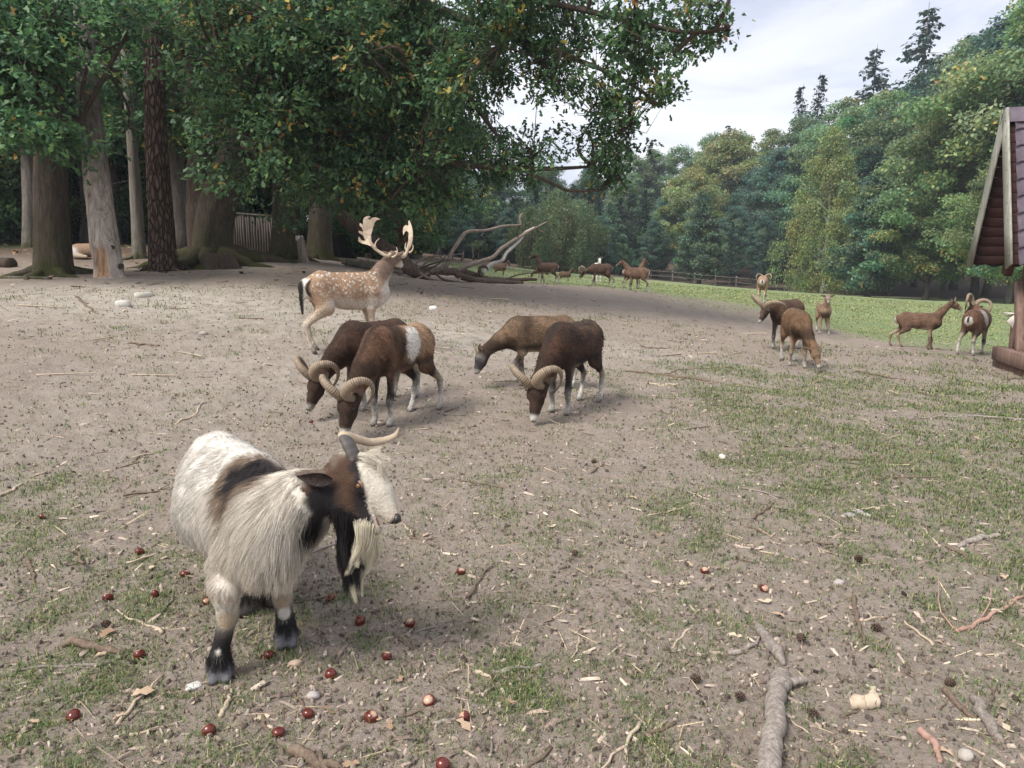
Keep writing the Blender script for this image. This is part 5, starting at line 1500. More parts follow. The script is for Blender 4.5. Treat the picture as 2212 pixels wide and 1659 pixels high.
far('mouflon_lamb', 1220, 612, -3, .58, dict(poll=(.66, 0, 1.16), nose=(.93, 0, 1.00), hl=(-.56, 0)), k1, 'brown lamb standing alone between the dark ewe and the head-down ram', 'lamb', 'mouflon lambs', 44., .12)
far('mouflon_ram', 1296, 618, -176, .80, dict(poll=(.78, .0, .60), nose=(.98, .02, .36), fl=(.42, 0), fr=(.22, 0), hl=(-.66, 0), hr=(-.44, 0)), k2 * 1.2, 'dark ram with its horned head lowered in front of the white goat', 'ram', 'mouflon rams', 45., 'ram', leg=k2 * .7, sad=.0)
far('white_goat', 1290, 609, -82, 1.04, dict(poll=(.60, -.04, 1.16), nose=(.82, -.06, .96)), np.array([.74, .70, .66]), 'white goat with pointed horns looking out over the back of the ram', 'goat', None, 46., .5, leg=np.array([.72, .68, .64]), head=np.array([.76, .72, .68]), white=True, sock=np.array([.7, .67, .63]))
far('mouflon_ewe', 1375, 629, 158, .76, dict(poll=(.66, .06, 1.20), nose=(.94, .10, 1.06), hl=(-.56, 0), hr=(-.40, 0)), k1 * 1.35, 'reddish brown ewe with pale rump standing at the edge of the bare knoll', 'ewe', 'mouflon ewes', 47., .15, rumpw=.9)
far('mouflon_ewe', 1367, 624, 14, .74, dict(poll=(.58, .0, 1.26), nose=(.84, .0, 1.10)), k1 * 1.3, 'brown ewe facing the other way behind the reddish ewe on the knoll', 'ewe', 'mouflon ewes', 48., .15)

# ---- fallow buck
def make_buck():
    h = .92
    def pat(V, C, hf, h, L=1.0):
        x, y, z = V.T; n = fbm(V * 7, 3)
        C = C * (1 + .15 * n + .12 * fbm(V * 40, 2))[:, None]
        tan = np.array([.36, .235, .150])
        C = mixc(C, tan * .55, np.exp(-(y / .035) ** 2) * sstep(.80, .90, z) * sstep(-.5, -.4, x) * (1 - sstep(.3, .4, x)))
        C = mixc(C, np.array([.60, .53, .46]), .8 * sstep(.70, .60, z + .06 * n) * sstep(.50, .54, z) * sstep(-.42, -.2, x))
        C = mixc(C, tan * 1.05, .8 * np.exp(-((z - .655) / .035) ** 2) * np.exp(-((x - .10) / .15) ** 2))
        # rows of white spots on the flanks and back
        g = np.stack([x * 17 + .8 * n, z * 19 + .5 * np.floor(x * 17 + .5) + .8 * n, np.sign(y) * 3], -1); cell = np.floor(g[:, :2] + .5).astype(int)
        hsh = (np.sin(cell[:, 0] * 127.1 + cell[:, 1] * 311.7 + g[:, 2]) * 43758.5453) % 1.0; hs2 = (np.sin(cell[:, 0] * 269.5 + cell[:, 1] * 183.3) * 43758.5453) % 1.0
        dd = (g[:, 0] - cell[:, 0] - .7 * (hsh - .5)) ** 2 / .8 + (g[:, 1] - cell[:, 1] - .7 * (hs2 - .5)) ** 2
        C = mixc(C, WHITE * 1.05, sstep(.085, .02, dd) * (hs2 > .2) * sstep(-.54, -.48, x) * (1 - sstep(.33, .42, x)) * sstep(.66, .71, z + .05 * n) * (np.abs(y) > .03) * .95)
        # rump: white mirror edged in black
        e = np.abs(y); C = mixc(C, BLACK, sstep(-.47, -.52, x) * sstep(.50, .58, z) * np.exp(-((e - .115) / .022) ** 2) * sstep(.60, .68, z))
        C = mixc(C, WHITE * 1.1, sstep(-.47, -.54, x) * sstep(.10, .085, e) * sstep(.52, .60, z) * (1 - sstep(.86, .90, z)))
        C = mixc(C, BLACK, sstep(-.575, -.60, x) * (z > .45))
        C = mixc(C, np.array([.66, .61, .55]), .75 * sstep(.34, .44, x) * sstep(-.03, -.10, (z - .78) - .85 * (x - .36)))
        return C
    tan = np.array([.36, .235, .150]); gb = np.array([.20, .135, .10]); pale = np.array([.56, .45, .35])
    cols = dict(side=tan, back=tan * .85, rump=tan, chest=pale, belly=WHITE, leg=pale * .85, sock=np.array([.56, .48, .40]), hoof=BLACK * 2, thigh=tan * 1.15, neck=gb, throat=np.array([.45, .37, .31]), head=gb * .9, muzzle=gb * .8, jaw=pale, ear=np.array([.30, .22, .18]))
    b, V, F, C, hf = quadruped('fallow_buck', at_px(757, 757), D2R(28), h, dict(poll=(.64, .10, 1.14), nose=(.82, .26, 1.03), hl=(-.44, .0), hr=(-.52, -.01), fl=(.30, 0), fr=(.26, 0), side=(-.62, .78, 0)), cols, pat, .0115, L=.92, legs=.92, neck=1.0, girth=.92, tail=(.36, .026, WHITE), ear_dir=(.15, -.35), ear_len=.55)
    at = np.array(b.location); yaw = D2R(28); cy, sy = math.cos(yaw), math.sin(yaw)
    def W(u, v, d):
        p = P(u, v, d) - at; return np.array([cy * p[0] + sy * p[1], -sy * p[0] + cy * p[1], p[2]])
    o, f, s, u, hl = hf
    base = o + u * .20 * hl
    view = unit(np.array([cy * 0 + sy * 1, cy * 1, 0]))
    d0 = float(np.dot(np.array([0, CP, -SP]), np.array([at[0] + cy * base[0] - sy * base[1], at[1] + sy * base[0] + cy * base[1], at[2] + base[2]]) - np.array([0, 0, CAM_H])))
    Z2 = lambda p, d: W(622 + .3124 * p[0], 449 + .3124 * p[1], d)
    def antler(sg, beam_pts, tines, outline, d, thick):
        root = base + s * sg * .10 * hl
        pts = curve([root] + [Z2(p, d + k) for *p, k in beam_pts], 24)
        A = MB(); V, F3, F4 = tube(pts, np.linspace(.021, .015, 24), 9); A.add(V, F3, F4)
        for tn in tines:
            c = curve([Z2(p, d + k) for *p, k in tn], 12); V, F3, F4 = tube(c, np.linspace(.013, .003, 12), 7); A.add(V, F3, F4)
        A.build('antler', MAT_ANTLER, b, True, True)
        # the flat palm: a slab, thicker in the middle
        bm = bmesh.new(); pv = [Z2(p, d + .02 * math.sin(p[0] * .03 + p[1] * .02)) for p in outline]
        vs = [bm.verts.new(p) for p in pv]; bm.faces.new(vs)
        r = bmesh.ops.extrude_face_region(bm, geom=bm.faces[:]); ev = [e for e in r['geom'] if isinstance(e, bmesh.types.BMVert)]
        bmesh.ops.translate(bm, verts=ev, vec=Vector(view * thick)); bmesh.ops.recalc_face_normals(bm, faces=bm.faces[:])
        bmesh.ops.triangulate(bm, faces=bm.faces[:])
        bmesh.ops.subdivide_edges(bm, edges=bm.edges[:], cuts=1); bmesh.ops.smooth_vert(bm, verts=bm.verts[:], factor=.35, use_axis_x=True, use_axis_y=True, use_axis_z=True)
        me = bpy.data.meshes.new('antler_palm'); bm.to_mesh(me); bm.free(); me.materials.append(MAT_ANTLER)
        a = me.color_attributes.new('Col', 'FLOAT_COLOR', 'POINT'); a.data.foreach_set('color', np.ones(len(me.vertices) * 4, np.float32))
        link('antler_palm', me, b)
    antler(1, [(690, 335, -.05), (640, 310, -.08), (600, 280, -.10), (575, 245, -.12), (560, 200, -.12)], [[(720, 342, -.05), (745, 330, -.08), (757, 300, -.08), (750, 272, -.08)], [(618, 295, -.09), (603, 265, -.12), (610, 235, -.12), (634, 210, -.12)]],
        [(592, 272), (548, 256), (505, 244), (485, 230), (488, 197), (497, 207), (507, 224), (536, 228), (520, 192), (487, 170), (490, 158), (520, 166), (512, 140), (493, 120), (497, 104), (520, 120), (518, 85), (530, 64), (550, 57), (573, 60), (553, 73), (562, 82), (585, 68), (606, 65), (640, 78), (612, 86), (598, 102), (588, 140), (574, 190), (576, 232), (600, 262)], d0 - .10, .016)
    antler(-1, [(795, 338, .05), (822, 305, .08), (836, 250, .08), (848, 200, .08), (846, 140, .08)], [[(775, 345, .03), (795, 330, 0), (802, 312, 0), (800, 296, 0)], [(838, 312, .08), (858, 295, .08), (866, 270, .08), (862, 252, .08)], [(825, 300, .08), (812, 280, .08), (813, 255, .08), (818, 238, .08)]],
        [(828, 262), (832, 215), (834, 172), (822, 158), (808, 166), (799, 190), (793, 165), (798, 132), (815, 118), (833, 124), (831, 92), (838, 85), (850, 108), (862, 150), (864, 200), (856, 250), (842, 285)], d0 + .18, .018)
    short_fur(b, V, F, C, h, 14000, 31, .016)
    prop(b, 'spotted fallow buck with broad palmate antlers looking towards the fallen tree', 'deer')
make_buck()

# ---- fallow deer resting under the trees
lie = P(196, 552, 17.2); lie[2] = gz(lie[0], lie[1])
def resting():
    o = empty('resting_deer', lie); B = Body(.012); tan = np.array([.30, .20, .13])
    lat = np.array([0, 1., 0])
    B.add((-.30, 0, .20), (.22, 0, .22), .17, .16, tan, lat, .9); B.add((-.42, 0, .16), (-.30, -.08, .15), .13, .13, WHITE, lat, .9)
    B.add((-.30, -.16, .08), (.0, -.18, .05), .07, .035, np.array([.5, .4, .3])); B.add((.15, -.12, .06), (.40, -.16, .05), .05, .03, np.array([.5, .4, .3]))
    B.chain([(.24, 0, .26), (.40, 0, .45), (.46, 0, .55)], [.11, .075, .06], tan); B.add((.47, 0, .56), (.62, -.04, .50), .055, .03, tan * .8)
    V, F = B.mesh(.018); link('body', mesh_from('body', V, F, MAT_COAT, True, np.clip(B.colors(V), .01, .8)), o)
    for e in (-1, 1): ear_mesh(np.array([.45, .04 * e, .58]), np.array([-.3, e * 1.0, .5]), np.array([1., 0, 0]), .12, .03, (.3, .22, .18), (.2, .13, .09), o)
    prop(o, 'tan and white deer lying under the trees beside the dead trunk', 'deer')
resting()
# ------------------------------------------------------------------ the shaggy billy goat in front
def make_goat():
    at, _ = hit(545, 1400)
    yaw = D2R(-60)
    root = empty('billy_goat', at, yaw)
    cy, sy = math.cos(yaw), math.sin(yaw)
    def W(u, v, d):
        p = P(u, v, d) - at
        return np.array([cy * p[0] + sy * p[1], -sy * p[0] + cy * p[1], p[2]])
    def G(u, v):
        p = hit(u, v)[0] - at
        return np.array([cy * p[0] + sy * p[1], -sy * p[0] + cy * p[1], p[2]])
    wd = lambda x, y, z: np.array([cy * x + sy * y, -sy * x + cy * y, z])      # world direction -> local
    W_ = np.array([.62, .595, .555]); CR = np.array([.62, .575, .505]); BR = np.array([.060, .034, .022]); BK = np.array([.014, .012, .013])
    B = Body(.012)
    lat = np.array([0, 1.0, 0])
    # trunk: rump, barrel, shoulders, chest
    B.add(W(468, 1042, 2.86), W(490, 1085, 2.62), .165, .190, W_, lat, .90)
    B.add(W(488, 1092, 2.62), W(532, 1120, 2.38), .190, .155, W_, lat, .90)
    B.add(W(535, 1110, 2.38), W(585, 1140, 2.18), .148, .120, CR, lat, .88)
    B.add(W(545, 1175, 2.28), W(582, 1190, 2.17), .122, .095, CR, lat, .92)
    B.add(W(470, 990, 2.86), W(560, 1040, 2.36), .11, .09, W_)
    # neck
    B.add(W(592, 1110, 2.24), W(655, 1088, 2.21), .128, .105, CR)
    B.add(W(655, 1085, 2.21), W(716, 1066, 2.25), .100, .066, CR)
    # front legs
    f1 = G(478, 1462); f2 = G(620, 1390)
    for ft, top, kn in ((f1, W(505, 1230, 2.27), W(492, 1332, 2.22)), (f2, W(612, 1205, 2.42), W(610, 1290, 2.40))):
        fe = ft + [0, 0, .085]
        B.chain([top, kn + [0, 0, .085], kn], [.078, .040, .026], [CR, CR])
        B.chain([kn, kn * .45 + fe * .55, fe], [.027, .019, .022], [BK, BK])
        B.chain([fe, ft + [0, 0, .05]], [.022, .022], BK)
        fw = unit(wd(.25, -.95, 0))
        sd = np.cross([0, 0, 1.0], fw)
        for e in (-1, 1):
            B.add(ft + sd * e * .020 + [0, 0, .034], ft + fw * .036 + sd * e * .021 + [0, 0, .016], .017, .012, np.array([.15, .15, .165]))
    # hind legs
    for ft, hip in ((G(531, 1318), W(470, 1120, 2.86)), (G(592, 1296), W(545, 1110, 2.95))):
        hk = ft + wd(-.05, .09, .20); fe = ft + [0, 0, .075]
        B.chain([hip, hip * .4 + hk * .6, hk], [.12, .070, .032], [CR, CR])
        B.chain([hk, fe, ft + [0, 0, .04]], [.030, .028, .034], BK)
        fw = unit(wd(.3, -.9, 0)); sd = np.cross([0, 0, 1.0], fw)
        for e in (-1, 1): B.add(ft + fw * .02 + sd * e * .02 + [0, 0, .034], ft + fw * .045 + sd * e * .017 + [0, 0, .018], .026, .018, HOOF)
    # head, turned to its left; mouth a little open
    poll = W(742, 1008, 2.21); nose = W(847, 1132, 2.16)
    o = poll; hl = np.linalg.norm(nose - poll); f = (nose - poll) / hl
    toward = unit(wd(.10, -.95, .30))                          # side of the face that looks at the camera
    s = unit(toward - (toward @ f) * f); u = np.cross(f, -s); u = u if u[2] > 0 else -u
    q = lambda t, a, b=0.0: o + f * (t * hl) + u * (a * hl) + s * (b * hl)
    B.add(q(.04, .02), q(.22, .12), .22 * hl, .215 * hl, BR, s, .74)
    B.add(q(.22, .14), q(.58, .13), .195 * hl, .150 * hl, CR, s, .70)
    B.add(q(.58, .13), q(.93, .07), .142 * hl, .098 * hl, CR, s, .80)
    B.add(q(.10, -.20), q(.40, -.30), .21 * hl, .155 * hl, BR, s, .62)
    B.add(q(.40, -.28), q(.76, -.25), .125 * hl, .075 * hl, CR, s, .66)
    B.add(q(.74, -.235), q(.93, -.205), .062 * hl, .046 * hl, np.array([.5, .42, .38]), s, .95)
    for e in (-1, 1): B.add(q(.33, .04, .125 * e), q(.40, .02, .125 * e), .062 * hl, .05 * hl, BK)
    V, F = B.mesh(.0085)
    C = B.colors(V, .012)
    # coat markings that belong to the animal
    rel = V - o
    t = (rel @ f) / hl; up = (rel @ u) / hl; sd = (rel @ s) / hl
    head = (t > -.35) & (np.abs(sd) < .45) & (up > -.55) & (up < .6)
    n = fbm(V * 14, 3)
    C = C * (1 + .10 * n)[:, None]
    w = up + .51 * t - .25 + .03 * n
    C = mixc(C, CR, head * sstep(.0, -.14, t + .18 * n))
    C = mixc(C, BR, head * sstep(-.12, .02, t + .16 * n) * sstep(.02, -.02, w))
    C = mixc(C, BK * 1.3, head * sstep(-.24, -.14, w + .04 * n) * sstep(.02, -.02, w) * sstep(.0, .06, t))
    C = mixc(C, BK, head * sstep(-.26, -.36, up + .08 * n) * sstep(.66, .56, t) * sstep(.10, .22, t + .05 * n))
    C = mixc(C, W_ * np.array([1, .96, .88]), head * sstep(-.01, .03, w))
    C = mixc(C, np.array([.40, .31, .25]), head * sstep(.80, .92, t) * .5)
    C = mixc(C, np.array([.055, .045, .045]), head * sstep(.95, 1.0, t) * sstep(-.08, .0, up))
    cb = np.linalg.norm(V - q(-.02, -.22, .10), axis=1)
    C = mixc(C, BR * 1.3, .9 * sstep(.105, .065, cb + .03 * n) * (w < 0))
    C = mixc(C, BK, sstep(.075, .045, np.linalg.norm(V - q(.16, -.46, .05), axis=1) + .025 * n))
    # throat stripe
    pt = W(690, 1150, 2.13); C = mixc(C, BK, sstep(.060, .035, np.linalg.norm(V - pt, axis=1) + .02 * n))
    # dark patch on the withers, tan rim
    pc = W(520, 1035, 2.26); dd = np.linalg.norm((V - pc) * [1.0, 1.0, 1.0], axis=1)
    C = mixc(C, np.array([.22, .15, .10]), .9 * sstep(.150, .095, dd + .03 * n))
    C = mixc(C, BK * 2.2, sstep(.105, .060, np.linalg.norm(V - W(540, 1035, 2.27), axis=1) + .03 * n))
    for (a, b, d, r) in ((460, 1130, 2.38, .022), (452, 1185, 2.36, .016), (640, 1085, 2.04, .014)):
        C = mixc(C, np.array([.10, .06, .04]), sstep(r, r * .5, np.linalg.norm(V - W(a, b, d), axis=1)))
    # rusty underside hair, grey-brown guard hairs on neck
    C = mixc(C, np.array([.42, .31, .22]), .40 * sstep(.0, .5, n + .1) * sstep(.18, .32, V[:, 2]) * sstep(.5, .35, V[:, 2]))
    # knees: bare pale pads, white pastern marks
    fw = unit(wd(.25, -.95, 0))
    for kn in (W(492, 1332, 2.22), W(610, 1290, 2.40)):
        C = mixc(C, np.array([.36, .29, .21]), sstep(.036, .026, np.linalg.norm(V - (kn + fw * .036 + [0, 0, .0]), axis=1)))
    C = mixc(C, W_, sstep(.016, .010, np.linalg.norm(V - (f1 + fw * .035 + [0, 0, .110]), axis=1)))
    C = mixc(C, W_, sstep(.026, .018, np.linalg.norm(V - (f2 + fw * .028 + [.0, 0, .130]), axis=1)))
    C = np.clip(C, .008, .85)
    C = C * (1 - .16 * sstep(.1, .7, fbm(V * np.array([9, 9, 3.5]) + 4, 3)))[:, None] * np.array([1, .985, .96])
    link('body', mesh_from('body', V, F, MAT_SOFT, True, C), root)
    # --- fur
    neckc = W(640, 1090, 2.15); chestc = W(570, 1180, 2.16); rumpc = W(470, 1000, 2.85); tuft = q(.16, .34)
    def lenf(p):
        z = p[:, 2]
        rr = (p - o); tt = (rr @ f) / hl; uu = (rr @ u) / hl; ss = (rr @ s) / hl
        hd = (tt > -.12) & (np.abs(ss) < .4) & (uu > -.62) & (uu < .6)
        l = np.full(len(p), .024)
        l = l + .018 * np.exp(-(np.linalg.norm(p - neckc, axis=1) / .15) ** 2) + .026 * np.exp(-(np.linalg.norm(p - chestc, axis=1) / .20) ** 2)
        l = l * (1 - .65 * sstep(.20, .10, np.linalg.norm(p - q(.05, -.15), axis=1)))
        l = l - .007 * np.exp(-(np.linalg.norm(p - rumpc, axis=1) / .25) ** 2)
        l = np.where(z < .36, .009 + (l - .009) * sstep(.28, .36, z), l)
        l = np.where(z < .20, .006 + .024 * np.exp(-((z - .078) / .028) ** 2), l)
        l = np.where(z < .042, 0.0, l)
        l = np.where(hd, .007 + .045 * sstep(.085, .03, np.linalg.norm(p - tuft, axis=1)) * sstep(.10, .20, uu) * (tt > .02), l)
        l = np.where(hd & (tt > .80), .004, l)
        l = np.where(hd & (tt > .93), 0.0, l)
        l = np.where(np.linalg.norm(p - q(.37, .01, .17), axis=1) < .024, 0.0, l)
        for kn in (W(492, 1332, 2.22), W(610, 1290, 2.40)):
            l = np.where(np.linalg.norm(p - (kn + fw * .036), axis=1) < .030, .002, l)
        return l
    def combf(p):
        rr = (p - o); tt = (rr @ f) / hl; uu = (rr @ u) / hl; ss = (rr @ s) / hl
        hd = (tt > -.12) & (np.abs(ss) < .4) & (uu > -.62) & (uu < .6)
        d = np.tile(np.array([-.55, 0, -.8]), (len(p), 1))
        nk = np.exp(-(np.linalg.norm(p - neckc, axis=1) / .25) ** 2)[:, None]
        d = d + nk * 1.2 * unit(neckc - o) + nk * np.array([0, 0, -.8])
        d = np.where(hd[:, None], -f * 0.6 + u * 0.0 + np.array([0, 0, -.6]), d)
        tf = (hd & (uu > .12) & (tt < .50) & (tt > .0))[:, None]
        d = np.where(tf, np.array([0, 0, .5]) + f * .45, d)
        return d
    fur('fur', V, F, C, 170000, lenf, combf, root, 5, .00045, 6, .34, .26, .20, .020)
    # --- beard
    r = np.random.default_rng(9)
    nl, per = 58, 130                                            # locks, strands in each
    tt = np.linspace(0, 1, 9); P_, C_ = [], []
    for i in range(nl):
        k = (i + r.random()) / nl
        st = q(.42 + .40 * k, -.40 + .17 * k, .13 * r.normal() * .6)
        Ll = .255 * (1 - .42 * k) * (.70 + .40 * r.random())
        cream = k > .66 or r.random() < .12
        if cream and k < .66: Ll *= 1.15
        sway = wd(.10 * (.45 - k) + .05 * r.normal(), .03 * r.normal(), 0)
        ph = 6.3 * r.random(); amp = .010 + .008 * r.random()
        cpath = st + tt[:, None] * np.array([0, 0, -Ll]) + (tt ** 1.6)[:, None] * sway * Ll * 1.6 + (amp * np.sin(tt * 6 + ph) * tt)[:, None] * wd(1, 0, 0) + (amp * np.cos(tt * 5 + ph) * tt)[:, None] * s
        spread = (.011 * (1 - .72 * tt))[None, :, None] * r.normal(size=(per, 1, 3)) * np.array([1, 1, .3])
        ln = (.80 + .25 * r.random((per, 1, 1)))
        pth = cpath[0] + (cpath - cpath[0])[None] * ln + spread + .002 * r.normal(size=(per, 9, 3)) * tt[None, :, None]
        P_.append(pth); base_c = np.array([.70, .62, .48]) if cream else BK * 1.3
        C_.append(base_c * (1 + .22 * r.normal(size=(per, 1))))
    pth = np.concatenate(P_); col = np.concatenate(C_)
    strands('beard', pth, np.clip(col, .01, .8), .00065, root)
    # --- eye, ears, nostril, mouth
    for e in (-1, 1): eye_mesh(q(.37, .01, .166 * e), .043 * hl, root, MAT_AMBER)
    b = MB(); b.add(*tube([q(.31, .015, .180), q(.345, .05, .195), q(.385, .055, .195), q(.43, .02, .180)], [.003, .006, .006, .003], 6)); b.build('eyelid', simple('eyelid_brown', (.22, .14, .09), .5), root)
    ear_mesh(q(.10, -.20, .20), unit(-f * .62 - u * .62 + s * .45), unit(s * .85 + np.array([0, 0, -.10]) + f * .3), .44 * hl, .10 * hl, (.07, .052, .046), (.02, .016, .015), root)
    ear_mesh(q(.10, -.20, -.12), unit(-f * .7 - u * .4 - s * .6), unit(-s * .8 + f * .3), .46 * hl, .12 * hl, (.62, .52, .44), (.02, .016, .015), root)
    MO = simple('mouth_pink', (.30, .13, .13), .35, .5)
    b = MB(); b.add(*tube([q(.66, -.12, .0), q(.78, -.13, .0), q(.90, -.145, .0)], [.011, .012, .006], 8, flat=.8)); b.build('tongue', MO, root)
    NB = simple('nose_dark', (.035, .028, .03), .35, .5)
    for e in (-1, 1):
        b = MB(); b.add(*tube([q(.95, .13, .055 * e), q(1.01, .09, .06 * e), q(1.0, .03, .05 * e)], [.007, .010, .006], 7)); b.build('nostril', NB, root)
    # --- horns: dark base rising, then sweeping away sideways with an upturned tip
    def bez(pts, n=60):
        pts = np.array(pts); tt = np.linspace(0, 1, len(pts)); x = np.linspace(0, 1, n)
        # Catmull-Rom through the points
        out = []
        for xi in x:
            g = min(int(xi * (len(pts) - 1)), len(pts) - 2); lt = xi * (len(pts) - 1) - g
            p0, p1, p2, p3 = pts[max(g - 1, 0)], pts[g], pts[g + 1], pts[min(g + 2, len(pts) - 1)]
            out.append(.5 * ((2 * p1) + (-p0 + p2) * lt + (2 * p0 - 5 * p1 + 4 * p2 - p3) * lt ** 2 + (-p0 + 3 * p1 - 3 * p2 + p3) * lt ** 3))
        return np.array(out)
    h1 = bez([W(775, 1008, 2.20), W(765, 985, 2.20), W(753, 960, 2.21), W(747, 944, 2.24), W(770, 948, 2.30), W(800, 955, 2.36), W(832, 950, 2.42), W(853, 940, 2.45), W(862, 924, 2.46)], 90)
    tt = np.linspace(0, 1, len(h1))
    rad = np.interp(tt, [0, .25, .38, .6, .85, 1], [.028, .026, .025, .020, .011, .004])
    for path, nm in ((h1, 'horn'),):
        Vh, F3, F4 = tube(path, rad * (1 + .03 * np.sin(tt * 90)), 12, flat=.62)
        c = np.where((tt < .33)[:, None], np.array([[.20, .22, .27]]), np.array([[1.05, 1.0, .95]])) * (1 - .45 * sstep(.8, 1, tt))[:, None]
        Cc = np.repeat(c, 12, 0); Cc = np.vstack([Cc, Cc[:1], Cc[-1:]])
        b = MB(); b.add(Vh, F3, F4, Cc); b.build('horn', MAT_GOATHORN, root, True, True)
    prop(root, 'shaggy white billy goat with brown and black face, long beard and black fetlocks', 'goat')
make_goat()
# ------------------------------------------------------------------ grass, litter, chestnuts, sticks, stones
rL = np.random.default_rng(21)
def attr_mat(name, rough=.8, spec=.2, var=.25, sc=60.0, trans=0.0):
    m = N(name, rough, spec); c = m.attr('Col').outputs['Color']
    f = m.ramp(m.noise(m.coord('Object'), sc, 4, .6), [(.3, (1 - var,) * 3), (.7, (1 + var,) * 3)])
    c = m.mix(1.0, c, f, 'MULTIPLY'); m.base(c)
    if trans:
        tr = m.n('ShaderNodeBsdfTranslucent'); m.l(c, tr.inputs['Color']); mx = m.n('ShaderNodeMixShader'); mx.inputs[0].default_value = trans
        m.l(m.b.outputs[0], mx.inputs[1]); m.l(tr.outputs[0], mx.inputs[2]); m.l(mx.outputs[0], m.out.inputs[0])
    return m.m
MAT_GRASS = attr_mat('grass_blade', .55, .3, .2, 30, .30)
def wedge(n, r0, r1, a=44):
    r = np.exp(np.log(r0) + (np.log(r1) - np.log(r0)) * rL.random(n)); t = np.radians(-a + 2 * a * rL.random(n))
    return r * np.sin(t), r * np.cos(t)
def blades(x, y, per, length, width, spread, name, cols, label):
    n = len(x)
    per_n = rL.integers(max(2, per // 2), per * 3 // 2, n)
    i = np.repeat(np.arange(n), per_n); k = len(i)
    bx = x[i] + rL.normal(size=k) * spread[i]; by = y[i] + rL.normal(size=k) * spread[i]
    bz = ground_z(bx, by) - .003
    ph = rL.random(k) * 6.283; L = length[i] * (.4 + .9 * rL.random(k)); w = width[i] * (.6 + .7 * rL.random(k))
    lean = .35 + .75 * rL.random(k)
    dx, dy = np.cos(ph), np.sin(ph); sx, sy = -dy, dx
    B = np.stack([bx, by, bz], -1); D = np.stack([dx, dy, 0 * dx], -1); S = np.stack([sx, sy, 0 * sx], -1); Z = np.array([0, 0, 1.0])
    m = B + D * (L * lean * .35)[:, None] + Z * (L * .62)[:, None]; t = B + D * (L * lean)[:, None] + Z * (L * (.95 - .35 * lean))[:, None]
    V = np.stack([B - S * w[:, None] * .5, B + S * w[:, None] * .5, m + S * w[:, None] * .42, m - S * w[:, None] * .42, t], 1).reshape(-1, 3)
    b = np.arange(k)[:, None] * 5
    c = cols[rL.integers(0, len(cols), k)] * (1 + .2 * rL.normal(size=(k, 1)))
    me = mesh_from(name, V, [b + np.array([[3, 2, 4]]), b + np.array([[0, 1, 2, 3]])], MAT_GRASS, False, np.repeat(np.clip(c, .01, .6), 5, 0))
    o = link(name, me); o['kind'] = 'stuff'; o['label'] = label
    return o
GCOL = np.array([(.105, .165, .055), (.130, .190, .065), (.175, .225, .085), (.090, .145, .055), (.32, .29, .15), (.25, .26, .11)])
x, y = wedge(60000, 1.45, 13.5)
k = rL.random(len(x)) < grass_mask(x, y) * .75 + .045
x, y = x[k][:17000], y[k][:17000]; rr = np.hypot(x, y)
blades(x, y, 11, .017 + .0030 * rr, .0016 + .00070 * rr, .026 + .007 * rr, 'grass', GCOL, 'short patchy grass on the trampled ground')
x, y = wedge(14000, 10.0, 42, 42); k = rL.random(len(x)) < meadow(x, y) * (1 - forest_floor(x, y)) * .9
x, y = x[k], y[k]; rr = np.hypot(x, y)
blades(x, y, 9, .018 + .0009 * rr, .004 + .0009 * rr, .10 + .012 * rr, 'meadow_grass', GCOL * [1.5, 1.35, 1.3], 'green grazed meadow grass beyond the bare ground')

def shards(n, r0, r1, lo, hi, flat, cols, name, label, asp=(2, 5), keep=None):
    x, y = wedge(n, r0, r1)
    if keep is not None: q = rL.random(n) < keep(x, y); x, y = x[q], y[q]
    n = len(x); rr = np.hypot(x, y)
    L = (lo + (hi - lo) * rL.random(n) ** 2.2) * (1 + .09 * rr); w = L / (asp[0] + (asp[1] - asp[0]) * rL.random(n)); h = np.minimum(w * flat, .012)
    ph = rL.random(n) * 6.283; c, s = np.cos(ph), np.sin(ph)
    z = ground_z(x, y)
    T = np.array([(-.5, -.35, 0), (-.5, .35, 0), (.5, .25, 0), (.5, -.2, 0), (-.36, -.2, 1), (-.4, .25, 1), (.38, .15, 1), (.34, -.12, 1)])
    J = 1 + .25 * rL.normal(size=(n, 8, 1))
    tilt = .25 * rL.normal(size=n)
    lx = T[None, :, 0] * L[:, None] * J[..., 0]; ly = T[None, :, 1] * w[:, None] * J[..., 0]; lz = T[None, :, 2] * h[:, None] + lx * tilt[:, None]
    V = np.stack([x[:, None] + lx * c[:, None] - ly * s[:, None], y[:, None] + lx * s[:, None] + ly * c[:, None], z[:, None] + lz + .001], -1).reshape(-1, 3)
    Fq = np.array([(4, 7, 6, 5), (0, 3, 7, 4), (3, 2, 6, 7), (2, 1, 5, 6), (1, 0, 4, 5)])
    F = (np.arange(n)[:, None, None] * 8 + Fq[None]).reshape(-1, 4)
    cc = np.clip(cols[rL.integers(0, len(cols), n)] * (1 + .22 * rL.normal(size=(n, 1))), .01, .8)
    o = link(name, mesh_from(name, V, F, attr_mat(name + '_surface', .9, .15, .3, 90), False, np.repeat(cc, 8, 0))); o['kind'] = 'stuff'; o['label'] = label
bare = lambda x, y: (1 - meadow(x, y)) * (1 - .5 * forest_floor(x, y))
shards(9500, 1.45, 22, .006, .048, .35, np.array([(.30, .235, .185), (.36, .29, .235), (.24, .185, .15), (.15, .115, .095), (.46, .385, .31), (.20, .155, .125)]), 'wood_chips', 'scattered wood chips and bark bits on the bare ground', (2.2, 5.5), bare)
shards(26000, 1.40, 14, .004, .016, .8, np.array([(.20, .155, .125), (.28, .22, .18), (.12, .095, .08), (.36, .30, .25), (.09, .07, .06)]), 'soil_crumbs', 'crumbs of dry soil and small pebbles', (1.1, 1.8), bare)
